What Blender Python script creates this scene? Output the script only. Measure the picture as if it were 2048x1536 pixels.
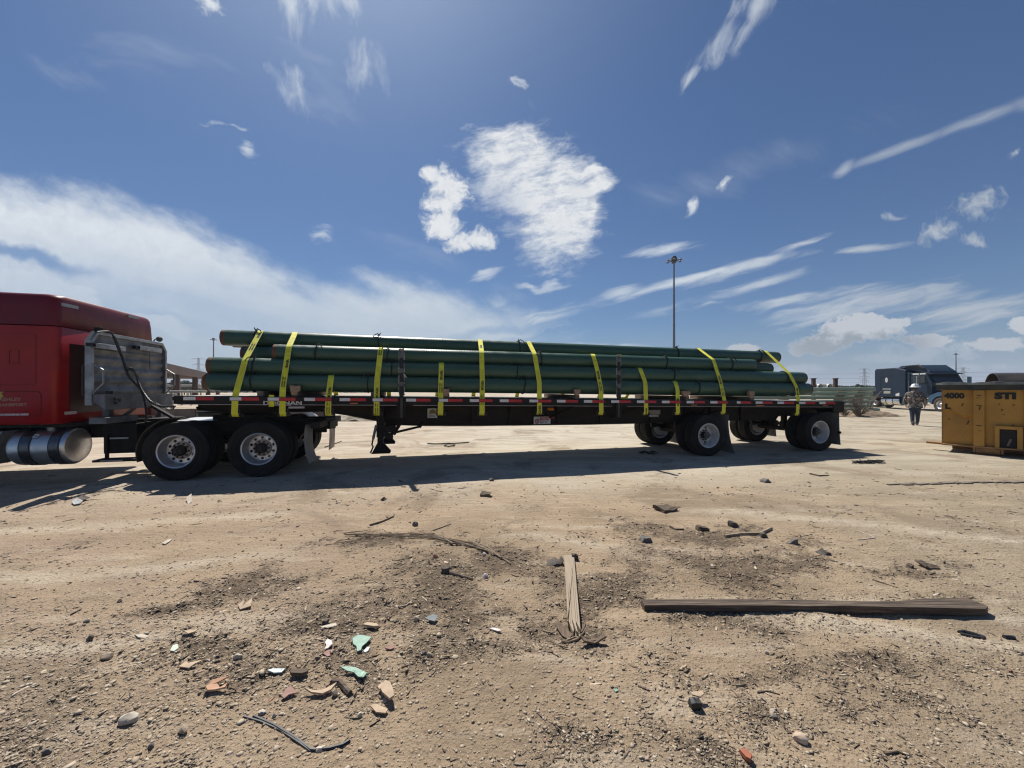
import bpy, bmesh, math, random
import numpy as np
from mathutils import Vector, Matrix, noise as mnoise
R = math.radians
random.seed(7)
for o in list(bpy.data.objects):
    bpy.data.objects.remove(o)
SC = bpy.context.scene
COL = SC.collection

# ------------------------------------------------------------------ camera
F, H, HY = 769.0, 1.6, 780.0          # focal length in photo pixels, eye height, horizon row (photo is 2048 x 1536)
cam_d = bpy.data.cameras.new('camera'); cam = bpy.data.objects.new('camera', cam_d); COL.objects.link(cam)
cam.location = (0, 0, H); cam.rotation_euler = (R(90), 0, 0)
cam_d.sensor_width = 36.0; cam_d.lens = 36.0 * F / 2048.0
cam_d.shift_y = (HY - 768.0) / 2048.0
cam_d.clip_start = 0.05; cam_d.clip_end = 6000
SC.camera = cam

# ------------------------------------------------------------------ light
SDIR = Vector((-0.27, 0.62, 1.0)).normalized()      # towards the sun
sun_d = bpy.data.lights.new('sun', 'SUN'); sun_d.energy = 4.8; sun_d.angle = R(0.53); sun_d.color = (1.0, 0.95, 0.87)
sun = bpy.data.objects.new('sun', sun_d); COL.objects.link(sun)
sun.rotation_euler = SDIR.to_track_quat('Z', 'Y').to_euler(); sun.location = (0, 0, 30)
SC.view_settings.view_transform = 'Standard'; SC.view_settings.look = 'None'
SC.view_settings.exposure = 0.34; SC.view_settings.gamma = 1.0; SC.view_settings.use_curve_mapping = False
SC.render.film_transparent = False
SC.cycles.max_bounces = 6; SC.cycles.diffuse_bounces = 2; SC.cycles.glossy_bounces = 3; SC.cycles.volume_bounces = 0
SC.cycles.use_denoising = True
SC.cycles.filter_width = 1.2

world = bpy.data.worlds.new('World'); SC.world = world; world.use_nodes = True
WT = world.node_tree; WT.nodes.clear()
class NB:
    """tiny node builder"""
    def __init__(s, t): s.t = t
    def n(s, k, **kw):
        x = s.t.nodes.new(k)
        for a, b in kw.items(): setattr(x, a, b)
        return x
    def link(s, a, b): s.t.links.new(a, b)
    def put(s, sock, v):
        if v is None: return
        if isinstance(v, (int, float)): sock.default_value = v
        elif isinstance(v, (tuple, list)): sock.default_value = v
        else: s.link(v, sock)
    def m(s, op, a, b=None, c=None, clamp=False):
        x = s.n('ShaderNodeMath', operation=op, use_clamp=clamp)
        s.put(x.inputs[0], a); s.put(x.inputs[1], b); s.put(x.inputs[2], c); return x.outputs[0]
    def mr(s, v, a, b, c=0.0, d=1.0, smooth=True):
        x = s.n('ShaderNodeMapRange'); x.interpolation_type = 'SMOOTHSTEP' if smooth else 'LINEAR'; x.clamp = True
        s.put(x.inputs[0], v); s.put(x.inputs[1], a); s.put(x.inputs[2], b); s.put(x.inputs[3], c); s.put(x.inputs[4], d); return x.outputs[0]
    def xyz(s, a, b, c=0.0):
        x = s.n('ShaderNodeCombineXYZ'); s.put(x.inputs[0], a); s.put(x.inputs[1], b); s.put(x.inputs[2], c); return x.outputs[0]
    def noise(s, vec, scale, detail=4.0, rough=0.5, dist=0.0, dim='3D'):
        x = s.n('ShaderNodeTexNoise'); x.noise_dimensions = dim
        s.put(x.inputs['Vector'], vec); s.put(x.inputs['Scale'], scale); s.put(x.inputs['Detail'], detail)
        s.put(x.inputs['Roughness'], rough); s.put(x.inputs['Distortion'], dist); return x.outputs[0]
    def mix(s, f, a, b):
        x = s.n('ShaderNodeMix', data_type='RGBA'); s.put(x.inputs[0], f); s.put(x.inputs[6], a); s.put(x.inputs[7], b); return x.outputs[2]
W = NB(WT)
tc = W.n('ShaderNodeTexCoord')
sep = W.n('ShaderNodeSeparateXYZ'); W.link(tc.outputs['Generated'], sep.inputs[0])
dx, dy, dz = sep.outputs
yy = W.m('MAXIMUM', dy, 0.05)
# direction tangents of the forward half of the sky, in units of 1/769 (so cloud outlines can be written down plainly)
PX = W.m('MULTIPLY_ADD', W.m('DIVIDE', dx, yy), F, 1024.0)
PY = W.m('MULTIPLY_ADD', W.m('DIVIDE', dz, yy), -F, HY)
P2 = W.xyz(PX, PY)
front = W.mr(dy, 0.10, 0.3)
n_mid = W.noise(P2, 0.02, 2, 0.6, 0.0, '2D')
# warped coordinates for wispy outlines
wn = W.n('ShaderNodeTexNoise'); wn.noise_dimensions = '2D'; W.link(P2, wn.inputs['Vector']); wn.inputs['Scale'].default_value = 0.014; wn.inputs['Detail'].default_value = 3
wv = W.n('ShaderNodeVectorMath', operation='SUBTRACT'); W.link(wn.outputs['Color'], wv.inputs[0]); wv.inputs[1].default_value = (0.5, 0.5, 0.5)
ws = W.n('ShaderNodeVectorMath', operation='SCALE'); W.link(wv.outputs[0], ws.inputs[0]); ws.inputs[3].default_value = 46.0
wa = W.n('ShaderNodeVectorMath', operation='ADD'); W.link(P2, wa.inputs[0]); W.link(ws.outputs[0], wa.inputs[1])
fl = W.n('ShaderNodeVectorMath', operation='MULTIPLY'); W.link(wa.outputs[0], fl.inputs[0]); fl.inputs[1].default_value = (1, 1, 0)
PW = fl.outputs[0]
m3 = W.n('ShaderNodeMix', data_type='VECTOR'); m3.inputs[0].default_value = 0.4; W.link(P2, m3.inputs[4]); W.link(PW, m3.inputs[5]); PM = m3.outputs[1]
def rot_coord(ang, sx, sy, src=P2):
    x = W.n('ShaderNodeMapping'); x.vector_type = 'TEXTURE'
    W.link(src, x.inputs[0]); x.inputs['Rotation'].default_value = (0, 0, R(ang)); x.inputs['Scale'].default_value = (sx, sy, 1); return x.outputs[0]
def ell(cx, cy, rx, ry, ang=0, inner=0.3, src=PW):
    x = W.n('ShaderNodeMapping'); x.vector_type = 'TEXTURE'
    W.link(src, x.inputs[0]); x.inputs['Location'].default_value = (cx, cy, 0)
    x.inputs['Rotation'].default_value = (0, 0, R(ang)); x.inputs['Scale'].default_value = (rx, ry, 1)
    l = W.n('ShaderNodeVectorMath', operation='LENGTH'); W.link(x.outputs[0], l.inputs[0])
    return W.mr(l.outputs['Value'], inner, 1.0, 1.0, 0.0)
def mx(lst):
    r = lst[0]
    for a in lst[1:]: r = W.m('MAXIMUM', r, a)
    return r
def nn(*a, **k):                        # noise stretched to fill 0..1
    return W.mr(W.noise(*a, **k), 0.30, 0.70, 0.0, 1.0, False)
def dens(mask, nz, cov, soft):         # the mask lowers the threshold the noise has to pass
    t = W.m('SUBTRACT', 1.0, W.m('MULTIPLY', mask, cov))
    return W.mr(nz, t, W.m('ADD', t, soft))
def sm(lst):
    r = lst[0]
    for a in lst[1:]: r = W.m('ADD', r, a)
    return W.m('MINIMUM', r, 1.0)
# ---- big left bank
fc = W.n('ShaderNodeFloatCurve'); cv = fc.mapping.curves[0]
pts = [(-400, 380), (-200, 362), (0, 352), (120, 362), (260, 398), (400, 440), (520, 500), (590, 540), (640, 556), (700, 552), (800, 548), (880, 565), (960, 590), (1060, 612), (1160, 640), (1250, 740), (1400, 800)]
cv.points[0].location = (0, pts[0][1] / 1000.0); cv.points[1].location = (1, pts[-1][1] / 1000.0)
for a, b in pts[1:-1]: cv.points.new((a + 400) / 1800.0, b / 1000.0)
fc.mapping.update()
W.link(W.m('MULTIPLY_ADD', PX, 1 / 1800.0, 400 / 1800.0, clamp=True), fc.inputs[1])
edge = W.m('MULTIPLY', fc.outputs[0], 1000.0)
below = W.m('SUBTRACT', PY, edge)
rag = W.m('MULTIPLY_ADD', nn(rot_coord(24, 2.2, 1, PM), 0.016, 6, 0.60, 0.0, dim='2D'), 46.0, -26.0)
bank = W.mr(W.m('ADD', below, rag), -20, 66)
bank_lo = W.mr(below, 50, 230, 1.0, 0.66)
stre = nn(rot_coord(16, 6.0, 1, PM), 0.014, 5, 0.60, 0.1, dim='2D')
stre2 = nn(rot_coord(-16, 6.0, 1, PW), 0.020, 5, 0.62, 0.4, dim='2D')
sx_ = W.mr(PX, 850, 1100)
st_m = W.m('ADD', W.m('MULTIPLY', stre, W.m('SUBTRACT', 1.0, sx_)), W.m('MULTIPLY', stre2, sx_))
bank = W.m('MULTIPLY', bank, W.m('MULTIPLY_ADD', st_m, 0.30, 0.80, clamp=True))
bank = W.m('MULTIPLY', bank, bank_lo)
for (q, amt) in ((ell(50, 512, 210, 24, 14, 0.25), 0.85), (ell(1000, 660, 210, 16, -9, 0.1), 0.5), (ell(320, 640, 170, 26, 14, 0.0), 0.35)):
    bank = W.m('MULTIPLY', bank, W.m('SUBTRACT', 1.0, W.m('MULTIPLY', q, amt)))
bank = W.m('MULTIPLY', bank, W.mr(W.m('ADD', PX, W.m('MULTIPLY', stre2, 160)), 1040, 1260, 1.0, 0.0))
second = W.m('MULTIPLY', dens(mx([ell(100, 580, 250, 56, 12, 0.3), ell(330, 650, 200, 36, 15, 0.2)]), stre, 1.35, 0.9), 0.8)
# ---- central cirrus disc
rip = nn(rot_coord(-12, 2.6, 1, PM), 0.040, 7, 0.70, 0.05, dim='2D')
disc = sm([ell(1110, 460, 150, 150, 0, 0.1), ell(1075, 345, 165, 130, 10, 0.0), ell(1000, 285, 150, 75, -8, 0.0), ell(1195, 355, 70, 30, 0, 0.0), ell(1150, 400, 90, 120, 0, 0.0), ell(980, 385, 90, 80, 5, 0.0)])
disc = dens(disc, rip, 1.70, 1.7)
disc = W.m('MULTIPLY', W.m('MULTIPLY', disc, 1.12, clamp=True), W.m('SUBTRACT', 0.97, W.m('MULTIPLY', ell(985, 420, 90, 110, -30, 0.0, P2), 0.45)))
# ---- cumulus left of the disc
cumn = nn(PW, 0.030, 7, 0.68, 0.1, dim='2D')
cum = mx([ell(893, 385, 74, 92, 4, 0.2), ell(888, 450, 72, 66, 0, 0.2), ell(938, 482, 96, 34, -10, 0.2), ell(868, 345, 44, 30, 0, 0.1)])
cum = W.m('MULTIPLY', cum, W.m('SUBTRACT', 1.0, W.m('MULTIPLY', ell(966, 426, 52, 40, 0, 0.2), 0.95)))
cumd = dens(cum, cumn, 1.5, 1.0)
# ---- small cumulus scraps
scr = mx([ell(422, 8, 66, 48, 20, 0.0), ell(1040, 165, 26, 24, 0, 0.0), ell(1960, 405, 105, 72, -25, 0.0), ell(1880, 462, 105, 50, -18, 0.0), ell(1950, 480, 64, 28, 0, 0.0),
          ell(1450, 358, 44, 26, -35, 0.0), ell(1385, 412, 26, 34, 10, 0.0), ell(1782, 436, 46, 16, -8, 0.0), ell(2030, 305, 36, 20, -30, 0.0)])
scrd = W.m('MULTIPLY', dens(scr, cumn, 1.32, 1.3), 0.95)
# ---- low cumulus on the right
lown = nn(W.xyz(PX, W.m('MULTIPLY', PY, 1.5)), 0.024, 5, 0.66, 0.1, dim='2D')
low = mx([ell(1725, 655, 150, 44, -4, 0.2, P2), ell(1640, 688, 110, 36, -10, 0.1, P2), ell(1860, 682, 100, 26, 0, 0.0, P2), ell(1990, 690, 110, 28, 0, 0.0, P2), ell(1487, 697, 58, 18, 0, 0.1, P2), ell(2048, 650, 50, 34, 0, 0.1, P2)])
faint = mx([ell(1790, 718, 170, 22, 0, 0.0, P2), ell(1960, 735, 170, 18, 0, 0.0, P2), ell(1600, 738, 120, 18, 0, 0.0, P2), ell(1880, 700, 240, 40, 0, 0.0, P2)])
lowd = W.m('MAXIMUM', dens(low, lown, 1.5, 0.45), W.m('MULTIPLY', dens(faint, lown, 1.3, 0.8), 0.55))
lows = W.m('MULTIPLY', W.mr(W.m('ADD', PY, W.m('MULTIPLY_ADD', lown, 50, -25)), 648, 692, 0.0, 0.9), W.m('MULTIPLY_ADD', ell(1715, 690, 190, 60, 0, 0.5, P2), 0.75, 0.25))   # grey undersides
# ---- cirrus streaks
def streaks(lst, ang, stretch, scale, cov, soft, amt):
    nz = nn(rot_coord(ang, stretch, 1, PM), scale, 5, 0.62, 0.3, dim='2D')
    return W.m('MULTIPLY', dens(mx(lst), nz, cov, soft), amt)
st1 = streaks([ell(1340, 568, 400, 16, -15, 0.0, P2), ell(1545, 520, 330, 30, -15, 0.0, P2), ell(1600, 490, 160, 18, -18, 0.0, P2), ell(1500, 575, 330, 26, -14, 0.0, P2), ell(1330, 498, 170, 22, -11, 0.0, P2), ell(1120, 625, 300, 30, -13, 0.0, P2),
                ell(1740, 497, 140, 16, -5, 0.0, P2), ell(1570, 603, 150, 22, -15, 0.0, P2), ell(1090, 572, 130, 22, -6, 0.0), ell(965, 552, 80, 26, -14, 0.0), ell(1190, 690, 260, 14, 3, 0.0, P2), ell(1240, 590, 90, 34, -10, 0.0, P2), ell(1700, 610, 420, 70, -8, 0.0, P2), ell(1960, 620, 300, 60, -8, 0.0, P2)], -14, 9, 0.034, 1.30, 1.25, 1.0)
st2 = streaks([ell(1960, 238, 230, 26, -20, 0.0, P2), ell(2080, 200, 150, 34, -14, 0.0, P2), ell(1800, 295, 240, 24, -20, 0.0, P2), ell(1690, 335, 60, 24, -45, 0.0, P2)], -20, 9, 0.016, 1.25, 1.5, 0.75)
st3 = streaks([ell(1450, 75, 190, 60, -50, 0.0, P2), ell(1500, 10, 150, 70, -40, 0.0, P2), ell(1385, 150, 70, 26, -50, 0.0, P2)], -66, 4, 0.026, 1.3, 1.3, 0.68)
st4 = streaks([ell(588, 20, 100, 190, -6, 0.0, P2), ell(585, 170, 90, 130, -12, 0.0), ell(720, 140, 100, 140, -14, 0.0), ell(650, -20, 260, 150, 0, 0.0, P2)], 80, 3.0, 0.018, 1.22, 1.8, 1.0)
st5 = streaks([ell(425, 244, 62, 15, 4, 0.0), ell(478, 252, 40, 14, 14, 0.0), ell(497, 292, 64, 34, 45, 0.0), ell(641, 472, 52, 32, 10, 0.0), ell(36, 528, 60, 20, 10, 0.0), ell(1205, 350, 70, 20, 0, 0.0)], 10, 3, 0.05, 1.22, 1.6, 0.95)
st6 = streaks([ell(780, 480, 330, 60, 20, 0.0, P2), ell(680, 90, 430, 300, 30, 0.0, P2), ell(1065, 215, 26, 76, -25, 0.0, P2), ell(1500, 330, 500, 90, -18, 0.0, P2), ell(250, 120, 500, 160, 0, 0.0, P2)], 25, 3, 0.006, 1.0, 1.5, 0.34)
veil = W.m('MULTIPLY', ell(700, -250, 900, 620, 0, 0.0, P2), 0.16)
# ---- rest of the sky outside the picture: the same kind of broken cirrus, laid on a plane overhead
zz = W.m('MAXIMUM', dz, 0.06)
pl = W.xyz(W.m('DIVIDE', dx, zz), W.m('DIVIDE', dy, zz))
plm = W.n('ShaderNodeMapping'); W.link(pl, plm.inputs[0]); plm.inputs['Scale'].default_value = (0.5, 1.3, 1); plm.inputs['Rotation'].default_value = (0, 0, 0.4)
rest = W.m('MULTIPLY', W.mr(W.noise(plm.outputs[0], 1.0, 6, 0.6, 0.4, '2D'), 0.55, 0.85), 0.45)
rest = W.m('MULTIPLY', rest, W.mr(dy, 0.0, 0.10, 1.0, 0.0))
cl = mx([bank, second, disc, W.m('MULTIPLY', cumd, 0.97), scrd, W.m('MULTIPLY', lowd, 0.85), st1, st2, st3, st4, st5, st6, veil])
cl = W.m('MULTIPLY', cl, front)
cl = W.m('MINIMUM', cl, 0.97)
SKY_STR = 0.05
sky = W.n('ShaderNodeTexSky'); sky.sky_type = 'NISHITA'; sky.sun_disc = False
sky.sun_elevation = math.asin(SDIR.z); sky.sun_rotation = math.atan2(SDIR.x, SDIR.y)
sky.altitude = 0; sky.air_density = 1.0; sky.dust_density = 0.6; sky.ozone_density = 2.0
shade = W.mr(W.m('ADD', PY, W.m('MULTIPLY', n_mid, 60)), 470, 720)
cores = W.mix(W.m('MULTIPLY', W.m('MAXIMUM', cumd, disc), front), (12.0, 12.8, 13.6, 1), (13.4, 13.6, 13.8, 1))
bright = W.mix(W.m('MULTIPLY', shade, front), cores, (8.6, 9.9, 11.2, 1))
lowc = W.mix(lows, (9.6, 9.9, 10.3, 1), (4.2, 4.8, 5.6, 1))
ccol = W.mix(W.m('MULTIPLY', lowd, front), bright, lowc)
bright = W.mix(W.m('MULTIPLY', W.m('SUBTRACT', 1.0, cumn), W.m('MULTIPLY', front, 0.30)), bright, (7.6, 8.6, 10.0, 1))
ccol = W.mix(W.m('MULTIPLY', lowd, front), bright, lowc)
ccol = W.mix(W.m('MULTIPLY', W.m('MULTIPLY', W.mr(PX, 1300, 1900), W.m('SUBTRACT', 1.0, lowd)), front), ccol, (7.2, 8.0, 9.0, 1))
tint = W.n('ShaderNodeMix', data_type='RGBA', blend_type='MULTIPLY'); tint.inputs[0].default_value = 1.0
W.link(sky.outputs[0], tint.inputs[6]); tint.inputs[7].default_value = (0.60, 0.82, 1.08, 1)
hz = W.mr(dz, 0.0, 0.16, 0.85, 0.0)
base = W.mix(hz, tint.outputs[2], (4.0, 5.4, 7.2, 1))
final = W.mix(cl, base, ccol)
final_b = W.mix(W.m('MINIMUM', rest, 0.97), base, (9.6, 10.4, 11.4, 1))
bg = W.n('ShaderNodeBackground'); W.link(final, bg.inputs[0]); bg.inputs[1].default_value = SKY_STR
bg2 = W.n('ShaderNodeBackground'); W.link(final_b, bg2.inputs[0]); bg2.inputs[1].default_value = SKY_STR
ms = W.n('ShaderNodeMixShader'); W.link(W.m('GREATER_THAN', dy, 0.10), ms.inputs[0]); W.link(bg2.outputs[0], ms.inputs[1]); W.link(bg.outputs[0], ms.inputs[2])
wo = W.n('ShaderNodeOutputWorld'); W.link(ms.outputs[0], wo.inputs[0])
# ------------------------------------------------------------------ helpers
def tag(o, label=None, cat=None, group=None, kind=None):
    if label: o['label'] = label
    if cat: o['category'] = cat
    if group: o['group'] = group
    if kind: o['kind'] = kind
    return o
def empty(name, loc=(0, 0, 0), rz=0.0, parent=None):
    o = bpy.data.objects.new(name, None); COL.objects.link(o); o.location = loc; o.rotation_euler = (0, 0, rz); o.empty_display_size = 0.2
    if parent: o.parent = parent
    return o
class MB:
    def __init__(s): s.v = []; s.f = []
    def add(s, vs, fs):
        n = len(s.v); s.v += [tuple(p) for p in vs]; s.f += [tuple(i + n for i in q) for q in fs]; return s
    def box(s, x0, x1, y0, y1, z0, z1, m=None):
        vs = [Vector((x, y, z)) for x in (x0, x1) for y in (y0, y1) for z in (z0, z1)]
        if m is not None: vs = [m @ p for p in vs]
        return s.add(vs, [(0, 1, 3, 2), (4, 6, 7, 5), (0, 4, 5, 1), (2, 3, 7, 6), (0, 2, 6, 4), (1, 5, 7, 3)])
    def bar(s, a, b, w, h, up=(0, 0, 1)):
        a = Vector(a); b = Vector(b); d = (b - a); L = d.length; d.normalize(); u = Vector(up)
        r = d.cross(u)
        if r.length < 1e-4: r = d.cross(Vector((1, 0, 0)))
        r.normalize(); u = r.cross(d)
        vs = [q + r * sx * w / 2 + u * sz * h / 2 for q in (a, b) for sx in (-1, 1) for sz in (-1, 1)]
        return s.add(vs, [(0, 1, 3, 2), (4, 6, 7, 5), (0, 4, 5, 1), (2, 3, 7, 6), (0, 2, 6, 4), (1, 5, 7, 3)])
    def tube(s, path, r, n=8, cap=True, closed=False):
        path = [Vector(p) for p in path]; N = len(path)
        rr = r if isinstance(r, (list, tuple)) else [r] * N
        base = len(s.v); prev = None
        for i, p in enumerate(path):
            if closed: t = path[(i + 1) % N] - path[i - 1]
            else: t = path[min(i + 1, N - 1)] - path[max(i - 1, 0)]
            t.normalize()
            if prev is None:
                u = t.cross(Vector((0, 0, 1)))
                if u.length < 1e-3: u = t.cross(Vector((1, 0, 0)))
            else: u = prev - t * prev.dot(t)
            u.normalize(); prev = u; v = t.cross(u)
            for k in range(n):
                a = 2 * math.pi * k / n; s.v.append(tuple(p + (u * math.cos(a) + v * math.sin(a)) * rr[i]))
        M_ = N if closed else N - 1
        for i in range(M_):
            j = (i + 1) % N
            for k in range(n):
                s.f.append((base + i * n + k, base + i * n + (k + 1) % n, base + j * n + (k + 1) % n, base + j * n + k))
        if cap and not closed:
            s.f.append(tuple(base + k for k in reversed(range(n)))); s.f.append(tuple(base + (N - 1) * n + k for k in range(n)))
        return s
    def lathe(s, prof, n=32, axis='y', m=None, closed=False):
        """prof: (radius, height) list, revolved about the axis"""
        base = len(s.v)
        for r, h in prof:
            for k in range(n):
                a = 2 * math.pi * k / n; c, d = r * math.cos(a), r * math.sin(a)
                p = Vector((c, h, d)) if axis == 'y' else (Vector((c, d, h)) if axis == 'z' else Vector((h, c, d)))
                if m is not None: p = m @ p
                s.v.append(tuple(p))
        N = len(prof)
        for i in range(N if closed else N - 1):
            j = (i + 1) % N
            for k in range(n):
                s.f.append((base + i * n + k, base + i * n + (k + 1) % n, base + j * n + (k + 1) % n, base + j * n + k))
        return s
    def disc(s, c, r, n=16, axis='y', h=0.01):
        c = Vector(c)
        a0 = {'x': Vector((h / 2, 0, 0)), 'y': Vector((0, h / 2, 0)), 'z': Vector((0, 0, h / 2))}[axis]
        return s.tube([c - a0, c + a0], r, n)
    def prism(s, poly, axis, a, b, m=None):
        """poly: 2-D outline; axis the extrusion axis; a, b its extent"""
        def P(u, v, w):
            p = {'x': (w, u, v), 'y': (u, w, v), 'z': (u, v, w)}[axis]
            return (m @ Vector(p)) if m is not None else Vector(p)
        n = len(poly)
        vs = [P(u, v, a) for u, v in poly] + [P(u, v, b) for u, v in poly]
        fs = [tuple(reversed(range(n))), tuple(range(n, 2 * n))] + [(i, (i + 1) % n, n + (i + 1) % n, n + i) for i in range(n)]
        return s.add(vs, fs)
    def build(s, name, mat, parent=None, loc=(0, 0, 0), rot=(0, 0, 0), smooth=True, bevel=0.0, angle=35):
        me = bpy.data.meshes.new(name); me.from_pydata(s.v, [], s.f); me.update()
        bm = bmesh.new(); bm.from_mesh(me); bmesh.ops.recalc_face_normals(bm, faces=bm.faces); bm.to_mesh(me); bm.free()
        if mat is not None: me.materials.append(mat)
        if smooth:
            me.shade_smooth(); me.set_sharp_from_angle(angle=R(angle))
        o = bpy.data.objects.new(name, me); COL.objects.link(o); o.location = loc; o.rotation_euler = rot
        if parent: o.parent = parent
        if bevel > 0:
            b = o.modifiers.new('bevel', 'BEVEL'); b.width = bevel; b.segments = 2; b.limit_method = 'ANGLE'; b.angle_limit = R(40); b.harden_normals = True
        return o
def link_copy(o, parent=None, loc=None, name=None):
    c = o.copy(); COL.objects.link(c)
    if parent is not None: c.parent = parent
    if loc is not None: c.location = loc
    return c
def copy_tree(o, parent=None):
    c = o.copy(); COL.objects.link(c); c.parent = parent
    for ch in list(o.children): copy_tree(ch, c)
    return c

MATS = {}
def mat(name, c1, c2=None, scale=3.0, rough=0.6, rough2=None, metal=0.0, bump=0.0, bscale=40.0, stretch=(1, 1, 1), detail=5, lo=0.35, hi=0.65, c3=None, s3=12.0, t3=(0.55, 0.7), coat=0.0, spec=0.5, emit=None):
    if name in MATS: return MATS[name]
    m = bpy.data.materials.new(name); m.use_nodes = True; t = m.node_tree; b = NB(t)
    bs = t.nodes['Principled BSDF']
    tcn = b.n('ShaderNodeTexCoord'); mp = b.n('ShaderNodeMapping'); b.link(tcn.outputs['Object'], mp.inputs[0]); mp.inputs['Scale'].default_value = stretch
    vec = mp.outputs[0]
    c1 = tuple(c1) + (1,)
    bs.inputs['Roughness'].default_value = rough; bs.inputs['Metallic'].default_value = metal
    bs.inputs['Specular IOR Level'].default_value = spec
    if coat: bs.inputs['Coat Weight'].default_value = coat; bs.inputs['Coat Roughness'].default_value = 0.08
    if c2 is not None:
        f = b.mr(b.noise(vec, scale, detail, 0.6), lo, hi)
        colr = b.mix(f, c1, tuple(c2) + (1,))
        if rough2 is not None: b.link(b.mr(f, 0, 1, rough, rough2, False), bs.inputs['Roughness'])
    else:
        colr = c1
    if c3 is not None:
        g = b.mr(b.noise(vec, s3, 6, 0.65), t3[0], t3[1])
        colr = b.mix(g, colr, tuple(c3) + (1,))
    if isinstance(colr, tuple): bs.inputs['Base Color'].default_value = colr
    else: b.link(colr, bs.inputs['Base Color'])
    if bump:
        bn = b.n('ShaderNodeBump'); bn.inputs['Strength'].default_value = 1.0; bn.inputs['Distance'].default_value = bump
        b.link(b.noise(vec, bscale, 5, 0.6), bn.inputs['Height']); b.link(bn.outputs[0], bs.inputs['Normal'])
    if emit: bs.inputs['Emission Color'].default_value = tuple(emit) + (1,); bs.inputs['Emission Strength'].default_value = 1
    MATS[name] = m; return m

def text(name, s, size, material, parent, matrix, offset=0.0, extrude=0.0012, align='LEFT', xs=1.0):
    cu = bpy.data.curves.new(name, 'FONT'); cu.body = s; cu.size = size; cu.offset = offset; cu.extrude = extrude
    cu.align_x = align; cu.align_y = 'CENTER'; cu.resolution_u = 3; cu.materials.append(material)
    tmp = bpy.data.objects.new('tmp', cu); COL.objects.link(tmp)
    dg = bpy.context.evaluated_depsgraph_get()
    me = bpy.data.meshes.new_from_object(tmp.evaluated_get(dg)); me.name = name
    bpy.data.objects.remove(tmp); bpy.data.curves.remove(cu)
    o = bpy.data.objects.new(name, me); COL.objects.link(o)
    if parent: o.parent = parent
    o.matrix_basis = matrix @ Matrix.Diagonal((xs, 1, 1, 1)); return o
def mtx(X, Y, Z, loc):
    m = Matrix((tuple(X), tuple(Y), tuple(Z))).transposed().to_4x4(); m.translation = Vector(loc); return m
FACE = lambda loc: mtx((1, 0, 0), (0, 0, 1), (0, -1, 0), loc)       # lettering on a face that looks towards -y

# ------------------------------------------------------------------ ground height field
def _h(ix, iy, s):
    n = (ix.astype(np.int64) * 374761393 + iy.astype(np.int64) * 668265263 + s * 1442695041) & 0xFFFFFFFF
    n = ((n ^ (n >> 13)) * 1274126177) & 0xFFFFFFFF
    return ((n ^ (n >> 16)) & 0xFFFF) / 65535.0
def vn(x, y, s=0):
    ix = np.floor(x); iy = np.floor(y); fx = x - ix; fy = y - iy
    u = fx * fx * (3 - 2 * fx); v = fy * fy * (3 - 2 * fy)
    a = _h(ix, iy, s); b = _h(ix + 1, iy, s); c = _h(ix, iy + 1, s); d = _h(ix + 1, iy + 1, s)
    return (a + (b - a) * u) * (1 - v) + (c + (d - c) * u) * v
def fbm(x, y, o=4, s=0, g=0.5):
    r = 0; a = 1; t = 0
    for i in range(o):
        r = r + a * vn(x * 2 ** i + 17.3 * i, y * 2 ** i - 9.1 * i, s + i); t += a; a *= g
    return r / t
def gpt(px, py):
    D = H * F / (py - HY); return ((px - 1024.0) / F * D, D)
MULCH = [(1000,1135,110,34),(900,1150,110,40),(1250,1165,170,26),(1130,1270,150,45),(1010,1300,170,40),(830,1205,170,45),(1400,1252,180,20),
         (1500,1125,180,26),(1370,1062,120,16),(660,1240,150,40),(610,1330,130,40),(1640,1420,190,40),(1480,1500,150,40),(1210,1525,150,30),
         (1760,1340,200,26),(300,1210,70,14),(1800,1135,110,14),(740,1085,120,12),(1330,1130,140,20),(1180,1200,60,30),(1900,1180,120,14),(520,1170,120,22),(430,1300,120,20),(1580,1340,120,18)]
MG = []
for (a, b, rx, ry) in MULCH:
    x, d = gpt(a, b); MG.append((x, d, rx * d / F, ry * d * d / (F * H)))
def mulch(x, y):
    m = np.zeros_like(x)
    wx = x + (fbm(x * 1.4, y * 1.4, 4, 51) - 0.5) * 1.0; wy = y + (fbm(x * 1.4, y * 1.4, 4, 61) - 0.5) * 0.55
    for (cx, cy, rx, ry) in MG:
        m = np.maximum(m, np.exp(-(((wx - cx) / (rx * 1.15)) ** 2 + ((wy - cy) / (ry * 1.2)) ** 2) * 0.8))
    return np.clip(m * 1.0 + (fbm(x * 2.2, y * 2.2, 5, 5) - 0.5) * 1.6 + (fbm(x * 9, y * 9, 4, 77) - 0.5) * 1.1 - 0.04, 0, 1)
GR = np.array([0.16])
TRK = ((1.0, 3.05, 5.6, 1.35, 0.10), (1.9, 3.0, 6.4, 1.9, 0.07), (-0.3, 4.4, 1.4, 3.6, 0.14), (-9, 3.9, -2.4, 5.0, 0.14), (-7, 2.6, -1.9, 3.9, 0.12), (2.0, 5.2, 7.5, 3.6, 0.16), (-5.5, 1.7, -1.2, 2.9, 0.07))
def tracks(x, y):
    r = np.zeros_like(x)
    for (ax, ay, bx, by, w) in TRK:
        L = math.hypot(bx - ax, by - ay); ux, uy = (bx - ax) / L, (by - ay) / L
        t = (x - ax) * ux + (y - ay) * uy; q = (x - ax) * -uy + (y - ay) * ux - 0.10 * np.sin(t * 1.2) - (fbm(t * 1.5, t * 0 + ax, 2, 3) - 0.5) * 0.2
        on = np.clip(t / 0.8, 0, 1) * np.clip((L - t) / 0.8, 0, 1)
        r = np.maximum(r, np.exp(-(q / w) ** 2) * on * (0.5 + fbm(x * 3, y * 3, 3, 90)))
    return np.clip(r, 0, 1)
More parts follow.
